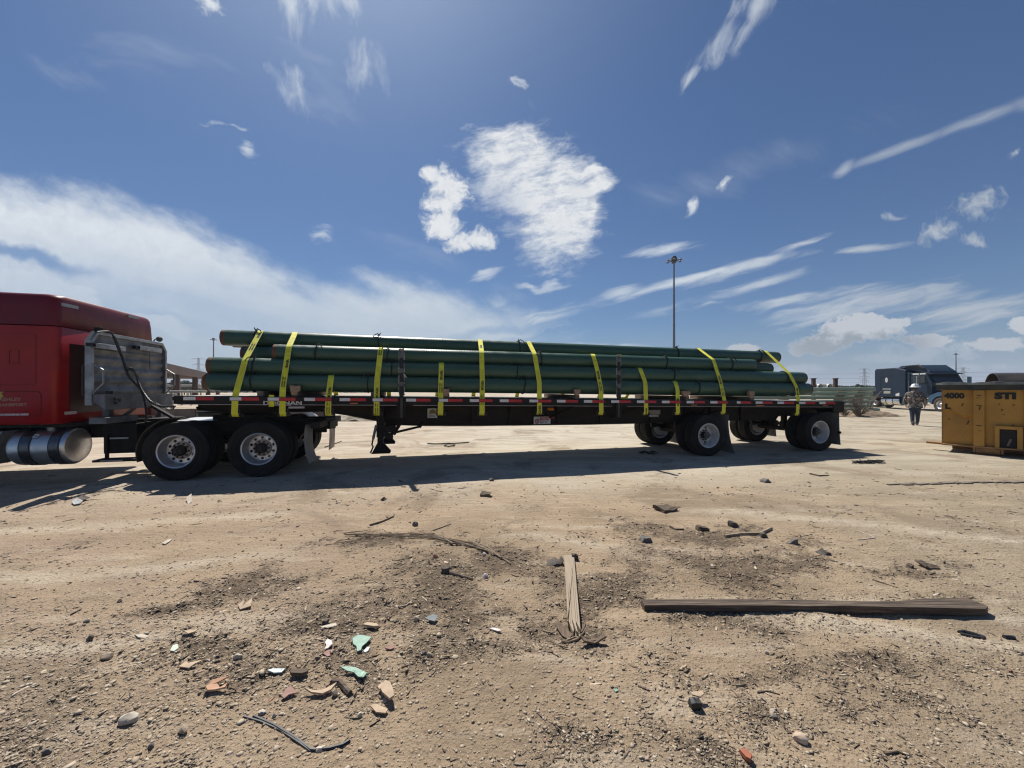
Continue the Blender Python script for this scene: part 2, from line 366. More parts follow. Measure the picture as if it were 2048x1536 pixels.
def gravel(x, y):      # gravelly bottom left corner of the view
    g = np.exp(-(((x + 2.3) / 1.5) ** 2 + ((y - 2.2) / 0.75) ** 2))
    g = np.maximum(g, 0.25 * np.exp(-(((x - 0.6) / 0.8) ** 2 + ((y - 1.8) / 0.35) ** 2)))
    return np.clip(g * 1.2 + (fbm(x * 2.5, y * 2.5, 3, 11) - 0.5) * 0.5, 0, 1)
def terrain(x, y):
    near = np.clip(1.35 - y / 7.5, 0.0, 1.0) * np.clip((y + 3) / 3.0, 0, 1)
    m = mulch(x, y); g = gravel(x, y)
    z = (fbm(x * 0.55, y * 0.55, 3, 1) - 0.5) * 0.07 * near
    lump = fbm(x * 7, y * 7, 4, 21, 0.55)
    z += (np.abs(lump - 0.5) * -0.030 + (fbm(x * 16, y * 16, 4, 31, 0.6) - 0.5) * 0.018) * near * (0.35 + 0.9 * m + 0.35 * g)
    cl_ = vn(x * 38 + 3 * vn(x * 9, y * 9, 2), y * 38, 41)
    z += np.clip(cl_ - 0.55, 0, 1) * 0.022 * near * (0.15 + 0.9 * m + 0.8 * g)
    # tyre ruts crossing the foreground on the right, with ribs
    for (ax, ay, bx, by, w, dp) in ((1.0, 3.6, 5.2, 1.7, 0.16, 0.020), (1.6, 3.3, 5.2, 1.25, 0.11, 0.012), (-0.4, 2.25, 1.6, 3.3, 0.14, 0.016), (3.5, 6.0, 9.5, 5.0, 0.3, 0.018), (-9, 3.6, -2.0, 5.2, 0.22, 0.012), (-9, 2.7, -1.0, 4.7, 0.18, 0.010), (-6, 2.0, -1.6, 3.4, 0.12, 0.010)):
        L = math.hypot(bx - ax, by - ay); ux, uy = (bx - ax) / L, (by - ay) / L
        t = (x - ax) * ux + (y - ay) * uy; q = (x - ax) * -uy + (y - ay) * ux
        wob = (fbm(t * 1.3, t * 0 + ax, 2, 3) - 0.5) * 0.15
        on = np.clip(t / 0.5, 0, 1) * np.clip((L - t) / 0.5, 0, 1)
        z -= dp * np.exp(-((q - wob) / w) ** 2) * on * (0.8 + 0.5 * (vn(t * 11, q * 9, 15) - 0.3))
        z += dp * 0.5 * np.exp(-((np.abs(q - wob) - w * 1.7) / (w * 0.6)) ** 2) * on
    # low crest across the yard on the right (edge of the hard standing)
    z += 0.02 * np.exp(-((y - 5.15 - 0.02 * x) / 0.12) ** 2) * np.clip((x - 3.5) / 1.0, 0, 1) * np.clip((12 - x) / 3, 0, 1) * (0.4 + 0.9 * vn(x * 3, y * 3, 9))
    return z
def zg(x, y):
    return float(terrain(np.array([float(x)]), np.array([float(y)]))[0])

def build_ground():
    rows = list(np.linspace(-80, -4, 8)) + list(np.linspace(-3, 0.9, 10)[:-1]) + list(0.9 * np.exp(np.linspace(0, math.log(15.0), 720))) + list(13.5 * np.exp(np.linspace(0, math.log(260.0), 110)[1:]))
    rows = np.array(rows); nc = 860
    s = np.linspace(-1, 1, nc)
    Wd = np.where(rows > 0, 1.55 * (np.maximum(rows, 0) + 1.2), 1.86 + np.abs(rows) * 1.3)
    X = s[None, :] * Wd[:, None]; Y = np.repeat(rows[:, None], nc, 1)
    x = X.ravel(); y = Y.ravel()
    z = terrain(x, y); mu = mulch(x, y) * np.clip((9 - y) / 3, 0, 1)
    nr = len(rows); n = nr * nc
    co = np.stack([x, y, z], 1).astype(np.float32)
    idx = np.arange(n).reshape(nr, nc)
    q = np.stack([idx[:-1, :-1], idx[:-1, 1:], idx[1:, 1:], idx[1:, :-1]], -1).reshape(-1, 4).astype(np.int32)
    me = bpy.data.meshes.new('ground'); me.vertices.add(n); me.vertices.foreach_set('co', co.ravel())
    nf = len(q); me.loops.add(nf * 4); me.polygons.add(nf)
    me.loops.foreach_set('vertex_index', q.ravel()); me.polygons.foreach_set('loop_start', np.arange(nf, dtype=np.int32) * 4)
    me.polygons.foreach_set('loop_total', np.full(nf, 4, dtype=np.int32)); me.update(calc_edges=True)
    a = me.attributes.new('mulch', 'FLOAT', 'POINT'); a.data.foreach_set('value', mu.astype(np.float32))
    a = me.attributes.new('track', 'FLOAT', 'POINT'); a.data.foreach_set('value', tracks(x, y).astype(np.float32))
    me.shade_smooth()
    m = bpy.data.materials.new('yard_dirt'); m.use_nodes = True; b = NB(m.node_tree); bs = m.node_tree.nodes['Principled BSDF']
    tcn = b.n('ShaderNodeTexCoord'); ob = tcn.outputs['Object']
    sp = b.n('ShaderNodeSeparateXYZ'); b.link(ob, sp.inputs[0]); gx, gy = sp.outputs[0], sp.outputs[1]
    at = b.n('ShaderNodeAttribute'); at.attribute_name = 'mulch'; mu_ = at.outputs['Fac']
    n1 = b.noise(ob, 0.9, 6, 0.6, 0.4); n2 = b.noise(ob, 9, 8, 0.65, 0.2); n3 = b.noise(ob, 55, 6, 0.7)
    st = b.n('ShaderNodeMapping'); b.link(ob, st.inputs[0]); st.inputs['Scale'].default_value = (0.35, 1.6, 1); st.inputs['Rotation'].default_value = (0, 0, 0.25)
    n4 = b.noise(st.outputs[0], 1.6, 7, 0.62, 0.6)
    col_ = b.mix(b.mr(n1, 0.38, 0.62), (0.385, 0.290, 0.195, 1), (0.285, 0.213, 0.143, 1))
    col_ = b.mix(b.mr(n4, 0.5, 0.7, 0, 0.75), col_, (0.475, 0.382, 0.283, 1))
    col_ = b.mix(b.mr(n2, 0.50, 0.72, 0, 0.55), col_, (0.27, 0.205, 0.135, 1))
    # paler crushed limestone of the hard standing farther out
    farf = b.mr(b.m('ADD', gy, b.m('MULTIPLY_ADD', n1, 3.0, b.m('MULTIPLY_ADD', gx, -0.12, -1.5))), 4.8, 8.0)
    pale = b.mix(b.mr(n4, 0.42, 0.62), (0.56, 0.50, 0.40, 1), (0.45, 0.392, 0.30, 1))
    pale = b.mix(b.mr(b.noise(st.outputs[0], 9, 6, 0.7), 0.5, 0.68, 0, 0.5), pale, (0.38, 0.325, 0.245, 1))
    col_ = b.mix(farf, col_, pale)
    # reddish cast at left
    col_ = b.mix(b.m('MULTIPLY', b.mr(gx, 0.0, -3.0), b.mr(n1, 0.40, 0.6, 0.1, 0.6)), col_, (0.40, 0.30, 0.222, 1))
    col_ = b.mix(b.mr(b.m('ADD', gx, b.m('MULTIPLY_ADD', gy, -0.35, b.m('MULTIPLY', n1, 2.5))), 1.5, 5.5, 0, 0.55), col_, b.mix(b.mr(n4, 0.4, 0.6), (0.35, 0.298, 0.212, 1), (0.275, 0.236, 0.17, 1)))  # yellow-grey dirt on the right; its darker tone also paints in lens vignetting
    blot = b.noise(ob, 0.55, 7, 0.68, 0.8)
    col_ = b.mix(b.mr(blot, 0.50, 0.64, 0, 0.7), col_, (0.225, 0.172, 0.118, 1))
    col_ = b.mix(b.mr(b.noise(st.outputs[0], 3.2, 8, 0.7, 0.5), 0.52, 0.70, 0, 0.55), col_, (0.52, 0.44, 0.335, 1))
    spk = b.mr(n3, 0.58, 0.72, 0, 0.6)
    col_ = b.mix(spk, col_, (0.56, 0.48, 0.37, 1))
    drk = b.mr(b.noise(ob, 34, 7, 0.7), 0.54, 0.68, 0, 0.8)
    col_ = b.mix(b.m('MULTIPLY', drk, b.mr(gy, 12, 4, 0.3, 1.0)), col_, (0.17, 0.125, 0.085, 1))
    fine = b.mr(b.noise(ob, 150, 3, 0.7), 0.54, 0.70, 0, 0.7)
    col_ = b.mix(b.m('MULTIPLY', fine, b.mr(gy, 7, 2, 0.2, 1.0)), col_, (0.16, 0.12, 0.082, 1))
    mm = b.mr(b.m('ADD', b.m('MULTIPLY', mu_, 0.85), b.m('MULTIPLY_ADD', b.noise(ob, 30, 9, 0.8), 2.6, -1.45)), 0.05, 0.75, 0.0, 0.92)
    mm = b.m('MULTIPLY', mm, b.mr(mu_, 0.0, 0.5))
    col_ = b.mix(mm, col_, b.mix(n3, (0.075, 0.057, 0.041, 1), (0.17, 0.128, 0.09, 1)))
    at2 = b.n('ShaderNodeAttribute'); at2.attribute_name = 'track'
    col_ = b.mix(b.m('MULTIPLY', at2.outputs['Fac'], b.mr(n2, 0.35, 0.65, 0.35, 0.85)), col_, (0.50, 0.425, 0.325, 1))
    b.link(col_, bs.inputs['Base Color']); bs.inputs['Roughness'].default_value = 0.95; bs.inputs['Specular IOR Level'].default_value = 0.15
    bn = b.n('ShaderNodeBump'); bn.inputs['Distance'].default_value = 0.020; bn.inputs['Strength'].default_value = 0.9
    vo = b.n('ShaderNodeTexVoronoi'); b.link(ob, vo.inputs['Vector']); vo.inputs['Scale'].default_value = 48
    hgt = b.m('ADD', b.m('MULTIPLY', b.noise(ob, 26, 9, 0.75), 1.0), b.m('MULTIPLY', b.mr(vo.outputs['Distance'], 0.0, 0.5, 0.35, 0.0), 1.0))
    hgt = b.m('ADD', hgt, b.m('MULTIPLY', b.noise(st.outputs[0], 7, 6, 0.65), 1.2))
    b.link(hgt, bn.inputs['Height']); b.link(bn.outputs[0], bs.inputs['Normal'])
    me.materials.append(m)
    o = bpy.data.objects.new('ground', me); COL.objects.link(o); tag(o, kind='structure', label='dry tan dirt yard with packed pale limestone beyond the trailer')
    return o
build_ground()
# ------------------------------------------------------------------ materials
blk = mat('black_paint', (0.010, 0.009, 0.009), (0.022, 0.019, 0.016), 2.5, 0.5, 0.8, spec=0.3, c3=(0.055, 0.045, 0.035), s3=9, t3=(0.62, 0.85))
blkd = mat('dusty_black_steel', (0.011, 0.010, 0.009), (0.024, 0.020, 0.017), 4, 0.75, spec=0.3, c3=(0.055, 0.043, 0.032), s3=6, t3=(0.58, 0.85))
brownsteel = mat('brown_black_beam_paint', (0.018, 0.014, 0.011), (0.030, 0.022, 0.017), 1.2, 0.7, spec=0.3, stretch=(1, 1, 3), c3=(0.085, 0.06, 0.043), s3=7, t3=(0.60, 0.8))
alu = mat('aluminium', (0.36, 0.36, 0.36), (0.27, 0.265, 0.26), 5, 0.42, 0.6, metal=0.8, bump=0.0006, bscale=60)
alud = mat('dull_aluminium', (0.19, 0.19, 0.19), (0.13, 0.128, 0.125), 3, 0.55, 0.7, metal=0.5, c3=(0.12, 0.105, 0.09), s3=7, t3=(0.6, 0.8))
polal = mat('polished_aluminium', (0.75, 0.76, 0.78), (0.62, 0.62, 0.63), 2, 0.16, 0.3, metal=1.0)
rimw = mat('white_wheel_paint', (0.62, 0.62, 0.61), (0.45, 0.43, 0.40), 4, 0.45, 0.6, c3=(0.22, 0.15, 0.1), s3=14, t3=(0.66, 0.8))
rimal = mat('wheel_aluminium', (0.62, 0.63, 0.65), (0.5, 0.5, 0.5), 5, 0.3, 0.45, metal=0.75, c3=(0.30, 0.2, 0.13), s3=10, t3=(0.62, 0.8))
hubdirt = mat('greasy_hub', (0.02, 0.018, 0.017), (0.05, 0.04, 0.033), 18, 0.85, bump=0.004, bscale=50)
ringdust = mat('dusty_bolt_ring', (0.52, 0.46, 0.40), (0.34, 0.25, 0.18), 22, 0.7)
rub = mat('tyre_rubber', (0.012, 0.011, 0.011), (0.024, 0.022, 0.019), 3, 0.85, spec=0.3, bump=0.001, bscale=90, c3=(0.05, 0.043, 0.034), s3=6, t3=(0.58, 0.85))
rubd = mat('dusty_tyre_tread', (0.055, 0.05, 0.044), (0.10, 0.088, 0.072), 6, 0.9)
flapg = mat('grey_mud_flap', (0.16, 0.165, 0.175), (0.22, 0.21, 0.20), 4, 0.7, c3=(0.30, 0.26, 0.21), s3=5, t3=(0.55, 0.8))
flapw = mat('worn_white_mud_flap', (0.40, 0.36, 0.33), (0.26, 0.2, 0.17), 5, 0.7, c3=(0.11, 0.05, 0.035), s3=10, t3=(0.6, 0.8))
refw = mat('white_reflective_tape', (0.72, 0.71, 0.68), (0.6, 0.58, 0.54), 12, 0.4)
refr = mat('red_reflective_tape', (0.50, 0.012, 0.018), (0.38, 0.012, 0.015), 8, 0.35)
amber = mat('amber_lamp_lens', (0.75, 0.22, 0.02), None, rough=0.25, coat=0.5)
redlens = mat('red_lamp_lens', (0.4, 0.01, 0.01), None, rough=0.2, coat=0.5)
lipm = mat('sky_lit_rail_lip', (0.52, 0.47, 0.42), (0.38, 0.33, 0.29), 7, 0.5, metal=0.2)  # pale colour paints in the skylight on the rail's lower flange
deckm = mat('aluminium_deck_plank', (0.5, 0.47, 0.43), (0.36, 0.32, 0.28), 4, 0.42, 0.6, metal=0.45, stretch=(0.2, 3, 1))
pwhite = mat('sign_white', (0.66, 0.64, 0.62), (0.5, 0.48, 0.46), 10, 0.6)
pred = mat('sign_red', (0.36, 0.015, 0.015), None, rough=0.5)
pblack = mat('print_black', (0.012, 0.012, 0.012), None, rough=0.7)
plet = mat('cream_lettering', (0.62, 0.57, 0.52), None, rough=0.5)
polive = mat('sticker_olive', (0.22, 0.18, 0.05), None, rough=0.6)
strapy = mat('yellow_webbing', (0.80, 0.78, 0.035), (0.66, 0.60, 0.03), 6, 0.75, bump=0.0006, bscale=400, c3=(0.36, 0.26, 0.06), s3=11, t3=(0.52, 0.78))
strapline = mat('webbing_edge', (0.66, 0.62, 0.22), None, rough=0.8)

# ------------------------------------------------------------------ trailer frame: t along it, w across (away from us), z up
TH = math.atan(0.236); CT, ST = math.cos(TH), math.sin(TH)
A0 = 8.107
TX, TY = -5.92, A0 + 0.236 * -5.92
def WXY(t, w): return (TX + t * CT - w * ST, TY + t * ST + w * CT)
def t_at(px, w=0.0):
    k = (px - 1024.0) / F; a = A0 + w / CT
    X = k * a / (1 - 0.236 * k)
    return (X - (TX - w * ST)) / CT
def D_at(t, w): return TY + t * ST + w * CT
def z_at(py, t, w): return H - (py - HY) / F * D_at(t, w)
def px_of(t, w):
    x, y = WXY(t, w); return 1024 + F * x / y
def py_of(t, w, z): return HY - F * (z - H) / D_at(t, w)
def ztop(t): return 1.500 - 0.0134 * t           # top of the deck
TLEN = t_at(1688, 0.0)
print('trailer length', TLEN)

# ------------------------------------------------------------------ wheels
def holed_ring(mb, r0, r1, nh, rh, rc, y, depth, n=12, a0=0.0):
    """annulus r0..r1 at height y with nh round holes of radius rh centred at rc; each hole has a wall of the given depth"""
    for q in range(nh):
        ac = a0 + 2 * math.pi * q / nh; half = math.pi / nh
        outer = []
        m4 = n // 4
        for i in range(m4): outer.append((r0 + (r1 - r0) * i / m4, -half))
        for i in range(m4): outer.append((r1, -half + 2 * half * i / m4))
        for i in range(m4): outer.append((r1 - (r1 - r0) * i / m4, half))
        for i in range(m4): outer.append((r0, half - 2 * half * i / m4))
        vs = []
        for r, a in outer: vs.append((r * math.cos(ac + a), y, r * math.sin(ac + a)))
        cx, cz = rc * math.cos(ac), rc * math.sin(ac)
        inner = []
        for r, a in outer:
            ex, ez = r * math.cos(ac + a) - cx, r * math.sin(ac + a) - cz
            l = math.hypot(ex, ez); inner.append((cx + ex / l * rh, cz + ez / l * rh))
        vs += [(p[0], y, p[1]) for p in inner] + [(p[0], y + depth, p[1]) for p in inner]
        k = len(outer)
        fs = []
        for i in range(k):
            j = (i + 1) % k
            fs.append((i, j, k + j, k + i)); fs.append((k + i, k + j, 2 * k + j, 2 * k + i))
        mb.add(vs, fs)
def tyre_profile(R_, W_, rr):
    """closed profile, width centred on 0 along y"""
    h = W_ / 2; p = []
    p += [(rr, -h * 0.80), (rr + 0.018, -h * 0.90), (rr + 0.06, -h * 1.0), (rr + (R_ - rr) * 0.55, -h * 1.06), (R_ - 0.055, -h * 0.99), (R_ - 0.022, -h * 0.93), (R_ - 0.008, -h * 0.86)]
    g = 4
    span = h * 0.84
    for i in range(g):
        c = -span + (i + 1) * (2 * span) / (g + 1)
        p += [(R_, c - 0.009), (R_ - 0.014, c - 0.007), (R_ - 0.014, c + 0.007), (R_, c + 0.009)]
    p += [(R_ - 0.008, h * 0.86), (R_ - 0.022, h * 0.93), (R_ - 0.055, h * 0.99), (rr + (R_ - rr) * 0.55, h * 1.06), (rr + 0.06, h * 1.0), (rr + 0.018, h * 0.90), (rr, h * 0.80)]
    return p
def make_tyre(parent, R_=0.515, W_=0.27, rr=0.285, y=0.0):
    mb = MB(); mb.lathe([(r, v + y) for r, v in tyre_profile(R_, W_, rr)], 56, 'y', closed=True)
    # raised ring lines on the sidewall
    for s in (-1, 1):
        for q in (0.30, 0.62):
            r = rr + (R_ - rr) * q; h = W_ / 2 * (1.035 if q < 0.5 else 1.05)
            mb.lathe([(r - 0.005, s * (h - 0.006) + y), (r - 0.003, s * (h + 0.003) + y), (r + 0.003, s * (h + 0.003) + y), (r + 0.005, s * (h - 0.006) + y)], 56, 'y')
    return mb.build('tyre', rub, parent)
def make_rim(parent, kind, W_=0.27, y=0.0, rr=0.285):
    """kind: 'deep_al' and 'deep_white' (outer wheel of a dual, dished in); the disc sits far in"""
    h = W_ / 2 * 0.92
    if kind == 'deep_al': m, nh, dsc = rimal, 10, 0.06
    else: m, nh, dsc = rimw, 5, 0.06
    mb = MB()
    mb.lathe([(rr - 0.002, -h + 0.03), (rr + 0.012, -h + 0.012), (rr + 0.012, -h), (rr + 0.004, -h - 0.004), (rr - 0.012, -h + 0.004), (rr - 0.022, -h + 0.03), (rr - 0.026, -h + 0.075), (rr - 0.040, -h + 0.095), (rr - 0.046, -h + 0.16), (rr - 0.052, dsc)], 56, 'y')
    mb.lathe([(rr - 0.052, dsc), (rr - 0.046, h), (rr + 0.004, h)], 56, 'y')
    ro = rr - 0.052
    if nh == 10: holed_ring(mb, 0.155, ro, 10, 0.026, 0.195, dsc, 0.04, 16)
    else: holed_ring(mb, 0.145, ro, 5, 0.036, 0.188, dsc, 0.04, 16, 0.3)
    rim = mb.build('rim', m, parent, (0, y, 0), angle=40)
    # bolt ring, nuts, hub
    if kind == 'deep_al':
        r2 = MB(); r2.lathe([(0.155, dsc), (0.158, dsc - 0.012), (0.150, dsc - 0.03), (0.095, dsc - 0.035)], 40, 'y'); r2.build('bolt_ring', ringdust, rim)
        hb = MB(); hb.lathe([(0.10, dsc - 0.03), (0.095, dsc - 0.09), (0.085, dsc - 0.13), (0.055, dsc - 0.165), (0.0005, dsc - 0.17)], 24, 'y')
        for q in range(8):
            a = 2 * math.pi * q / 8; hb.tube([(0.072 * math.cos(a), dsc - 0.12, 0.072 * math.sin(a)), (0.072 * math.cos(a), dsc - 0.175, 0.072 * math.sin(a))], 0.013, 6)
        hb.build('hub', hubdirt, rim)
        for q in range(10):
            a = 2 * math.pi * (q + 0.5) / 10
            nt = MB(); nt.tube([(0, 0, 0), (0, -0.026, 0)], 0.0165, 6)
            nt.build('nut', hubdirt, rim, (0.126 * math.cos(a), dsc - 0.034, 0.126 * math.sin(a)), smooth=False)
    else:
        r2 = MB(); r2.lathe([(0.146, dsc), (0.146, dsc - 0.012), (0.09, dsc - 0.014)], 40, 'y'); r2.build('bolt_ring', rimw, rim)
        hb = MB(); hb.lathe([(0.09, dsc - 0.014), (0.085, dsc - 0.11), (0.075, dsc - 0.125)], 24, 'y'); hb.build('hub', blkd, rim)
        hc = MB(); hc.lathe([(0.062, dsc - 0.125), (0.058, dsc - 0.165), (0.03, dsc - 0.17), (0.026, dsc - 0.185), (0.0005, dsc - 0.187)], 20, 'y'); hc.lathe([(0.085, dsc - 0.1), (0.082, dsc - 0.128), (0.06, dsc - 0.13)], 20, 'y'); hc.build('hub_cap', alud, rim)
        for q in range(10):
            a = 2 * math.pi * (q + 0.5) / 10
            nt = MB(); nt.tube([(0, 0, 0), (0, -0.04, 0)], 0.016, 6); nt.build('nut', blkd, rim, (0.118 * math.cos(a), dsc - 0.014, 0.118 * math.sin(a)), smooth=False)
    return rim
def make_inner_rim(parent, m, W_=0.27, y=0.0, rr=0.285):
    mb = MB(); h = W_ / 2 * 0.92
    mb.lathe([(rr + 0.01, -h), (rr - 0.03, -h + 0.05), (rr - 0.045, 0.0), (rr - 0.03, h - 0.03), (rr + 0.01, h)], 40, 'y')
    mb.lathe([(rr - 0.045, -0.06), (0.13, -0.07)], 40, 'y')
    mb.lathe([(0.14, -0.02), (0.20, 0.02), (0.20, 0.20), (0.0005, 0.20)], 24, 'y')
    return mb.build('rim', m, parent, (0, y, 0))
def wheel_near(parent, t, w, kind, R_):        # outer wheel of a dual, face towards -w
    wh = empty('wheel', (t, w, R_), parent=parent); wh.rotation_euler = (0, random.uniform(0, 6), 0)
    make_tyre(wh, R_)
    make_rim(wh, kind)
    return wh
def wheel_plain(parent, t, w, R_, m):
    wh = empty('wheel', (t, w, R_), parent=parent)
    make_tyre(wh, R_); make_inner_rim(wh, m)
    return wh
def clone_wheel(src, parent, t, w, R_, rot=None, flip=False):
    c = src.copy(); COL.objects.link(c); c.parent = parent; c.location = (t, w, R_)
    c.rotation_euler = (0, rot if rot is not None else random.uniform(0, 6), math.pi if flip else 0)
    for ch in list(src.children):
        d = ch.copy(); COL.objects.link(d); d.parent = c
        for g in list(ch.children):
            e = g.copy(); COL.objects.link(e); e.parent = d
    return c

# ------------------------------------------------------------------ the flatbed trailer
def build_trailer():
    tr = empty('flatbed_trailer', (TX, TY, 0), TH)
    tag(tr, 'long black flatbed trailer loaded with green pipes behind the red truck', 'trailer')
    L = TLEN
    def strip(t0, t1, w0, w1, dz0, dz1, n=1):       # a long box that follows the slope of the deck
        mb = MB(); vs = []
        for t in (t0, t1):
            for w in (w0, w1):
                for dz_ in (dz0, dz1): vs.append((t, w, ztop(t) + dz_))
        mb.add(vs, [(0, 1, 3, 2), (4, 6, 7, 5), (0, 4, 5, 1), (2, 3, 7, 6), (0, 2, 6, 4), (1, 5, 7, 3)])
        return mb
    # deck planks run lengthwise
    nw = 12
    for i in range(nw):
        w0 = 0.06 + i * (2.48 / nw); w1 = w0 + 2.48 / nw - 0.008
        strip(0.06, L - 0.06, w0, w1, -0.045, -0.004 if i % 2 else -0.002).build('deck_plank', deckm, tr, bevel=0)
    for side, (a, b) in enumerate(((0.035, 0.058), (2.542, 2.565))):
        strip(0.0, L, a, b, -0.147, 0.0).build('side_rail', blk, tr)
    posts = (t_at(803, 0.0), t_at(1238, 0.0))
    gaps = [(posts[0] - 0.10, posts[0] + 0.22), (posts[1] - 0.16, posts[1] + 0.22)]
    cur = 0.06
    for a, b in gaps + [(L - 0.12, L)]:
        strip(cur, a, 0.014, 0.035, -0.155, -0.147).build('rail_lip', lipm, tr); cur = b
    strip(0.0, L, 2.565, 2.585, -0.155, -0.147).build('rail_lip', lipm, tr)
    # rub rail on spools
    for a, b in ((0.0, posts[0] - 0.06), (posts[0] + 0.06, L)):
        strip(a, b, -0.012, -0.001, -0.082, -0.010).build('rub_rail', blk, tr)
    strip(0, L, 2.60, 2.612, -0.082, -0.010).build('rub_rail', blk, tr)
    sp = MB()
    t = 0.3
    while t < L - 0.1:
        z = ztop(t) - 0.046
        sp.tube([(t, -0.001, z), (t, 0.036, z)], 0.022, 8); sp.tube([(t, 2.564, z), (t, 2.601, z)], 0.022, 8)
        t += 0.61
    s_ = tag(sp.build('rail_spools', blk, tr), kind='stuff')
    # reflective stripes
    STR = [(366.6,390.9,427.4),(459.5,482.8,517.8),(535.3,558,590.8),(608.5,630,662.6),(679.2,700.2,731.9),(745.1,765.2,795.4),(812.2,831.9,861),(877.4,895.9,925),(939.5,957.8,985.1),
           (999.6,1017.3,1043.9),(1058.9,1076.3,1102.4),(1114.1,1131,1156),(1167.9,1184.5,1208.5),(1222.6,1238.2,1261.8),(1274,1289.3,1312.5),(1323.9,1338.9,1361),(1373.5,1388,1409.8),
           (1420.5,1434.7,1456.1),(1474,1481,1502),(1511.4,1525,1544.8),(1555,1568,1587.8),(1598,1610.7,1630.5),(1638.9,1651,1670)]
    for a, b, c in STR:
        ta, tb, tc_ = t_at(a, -0.014), t_at(b, -0.014), t_at(c, -0.014)
        strip(ta, tb, -0.0150, -0.012, -0.075, -0.017).build('white_stripe', refw, tr, smooth=False)
        strip(tb, tc_, -0.0150, -0.012, -0.075, -0.017).build('red_stripe', refr, tr, smooth=False)
    # small amber and red marker lamps on the rail and below it
    for a, y_, w_, h_ in ((1668.5/4.517+340+0, 807.5, 0.11, 0.014), (1700/4.517+340-6, 807.5, 0.02, 0.014)):
        pass
    for (pa, pb, yc) in ((700, 715.5, 807.6), (1382.5, 1394, 811.0), (1383+129, 1383+145, 811.6), (1646, 1655, 813.2)):
        ta, tb = t_at(pa, 0.03), t_at(pb, 0.03)
        MB().box(ta, tb, 0.022, 0.035, -0.008, 0.008).build('side_marker_lamp', amber, tr, (0, 0, ztop(ta) - 0.118), bevel=0.003)
    ta, tb = t_at(1094, 0.35), t_at(1107, 0.35); z = z_at(818.3, ta, 0.35)
    MB().tube([(ta, 0.35, z), (tb, 0.35, z)], 0.028, 10).box(ta - .01, tb + .01, 0.37, 0.39, z - 0.03, z + 0.03).build('side_marker_lamp', amber, tr)
    # front and rear headers
    MB().add([(x, w, ztop(x) + q) for x in (0.0, 0.06) for w in (0.058, 2.542) for q in (-0.147, 0.0)], [(0, 1, 3, 2), (4, 6, 7, 5), (0, 4, 5, 1), (2, 3, 7, 6), (0, 2, 6, 4), (1, 5, 7, 3)]).build('front_header', blk, tr)
    MB().add([(x, w, ztop(x) + q) for x in (L - 0.06, L) for w in (0.058, 2.542) for q in (-0.27, 0.0)], [(0, 1, 3, 2), (4, 6, 7, 5), (0, 4, 5, 1), (2, 3, 7, 6), (0, 2, 6, 4), (1, 5, 7, 3)]).build('rear_header', blk, tr)
    MB().box(L - 0.35, L - 0.001, -0.005, 0.034, 0, 0.26).build('rear_corner_plate', blk, tr, (0, 0, ztop(L) - 0.275), bevel=0.006)
    for w in (0.3, 0.55, 2.05, 2.3):
        MB().tube([(L, w, ztop(L) - 0.16), (L + 0.03, w, ztop(L) - 0.16)], 0.05, 14).build('tail_lamp', redlens, tr)
    # main beams: outline in the photograph on the plane w = 0.76
    low = [(396, 813), (398, 820), (452, 823), (470, 826), (560, 822), (640, 822), (700, 830.7), (752, 841), (800, 849.5), (850, 851), (960, 851), (1080, 849.6), (1180, 848.5), (1264, 846.5), (1350, 843), (1458, 840.5), (1547, 840), (1552, 832), (1655, 830)]
    for w in (0.76, 1.80):
        poly = []
        for a, b in low:
            t = t_at(a, 0.76); poly.append((t, z_at(b, t, 0.76)))
        top = [(poly[-1][0], ztop(poly[-1][0]) - 0.12), (poly[0][0], ztop(poly[0][0]) - 0.12)]
        pl_ = poly + top
        # web
        web = MB()
        n = len(poly)
        vs = []
        for w_ in (w, w + 0.012):
            for (t, z) in poly: vs += [(t, w_, z), (t, w_, ztop(t) - 0.12)]
        fs = []
        for i in range(n - 1):
            a = 2 * i; fs.append((a, a + 2, a + 3, a + 1)); o2 = 2 * n
            fs.append((o2 + a, o2 + a + 1, o2 + a + 3, o2 + a + 2)); fs.append((a, o2 + a, o2 + a + 2, a + 2)); fs.append((a + 1, a + 3, o2 + a + 3, o2 + a + 1))
        web.add(vs, fs); bmn = web.build('main_beam', brownsteel, tr, smooth=False)
        fl = MB()
        for i in range(n - 1):
            (t0, z0), (t1, z1) = poly[i], poly[i + 1]
            fl.bar((t0, w + 0.006, z0), (t1 + 0.004, w + 0.006, z1), 0.14, 0.014)
        fl.bar((poly[0][0], w + 0.006, ztop(poly[0][0]) - 0.115), (poly[-1][0], w + 0.006, ztop(poly[-1][0]) - 0.115), 0.13, 0.012)
        fl.build('flange', brownsteel, bmn, smooth=False)
        for a in (864, 945, 1020, 1070, 1115, 1200, 1300, 1370, 1420, 1480):
            t = t_at(a, 0.76)
            MB().box(t - 0.03, t + 0.03, w - 0.06, w - 0.001, z_at(848 if a < 1280 else 841, t, 0.76), ztop(t) - 0.125).build('stiffener', brownsteel, bmn, smooth=False)
    # crossmembers
    t = 0.45
    while t < L - 0.2:
        strip(t, t + 0.05, 0.059, 2.541, -0.13, -0.05).build('crossmember', blkd, tr, smooth=False); t += 0.61
    # V braces under the rail
    for c in (1114, 1238, 1420):
        t = t_at(c - 8, 0.5)
        mb = MB(); zb = ztop(t) - 0.44
        mb.bar((t - 0.34, 0.06, ztop(t) - 0.15), (t, 0.70, zb), 0.03, 0.05).bar((t + 0.34, 0.06, ztop(t) - 0.15), (t, 0.70, zb), 0.03, 0.05)
        mb.build('side_brace', blkd, tr, smooth=False)
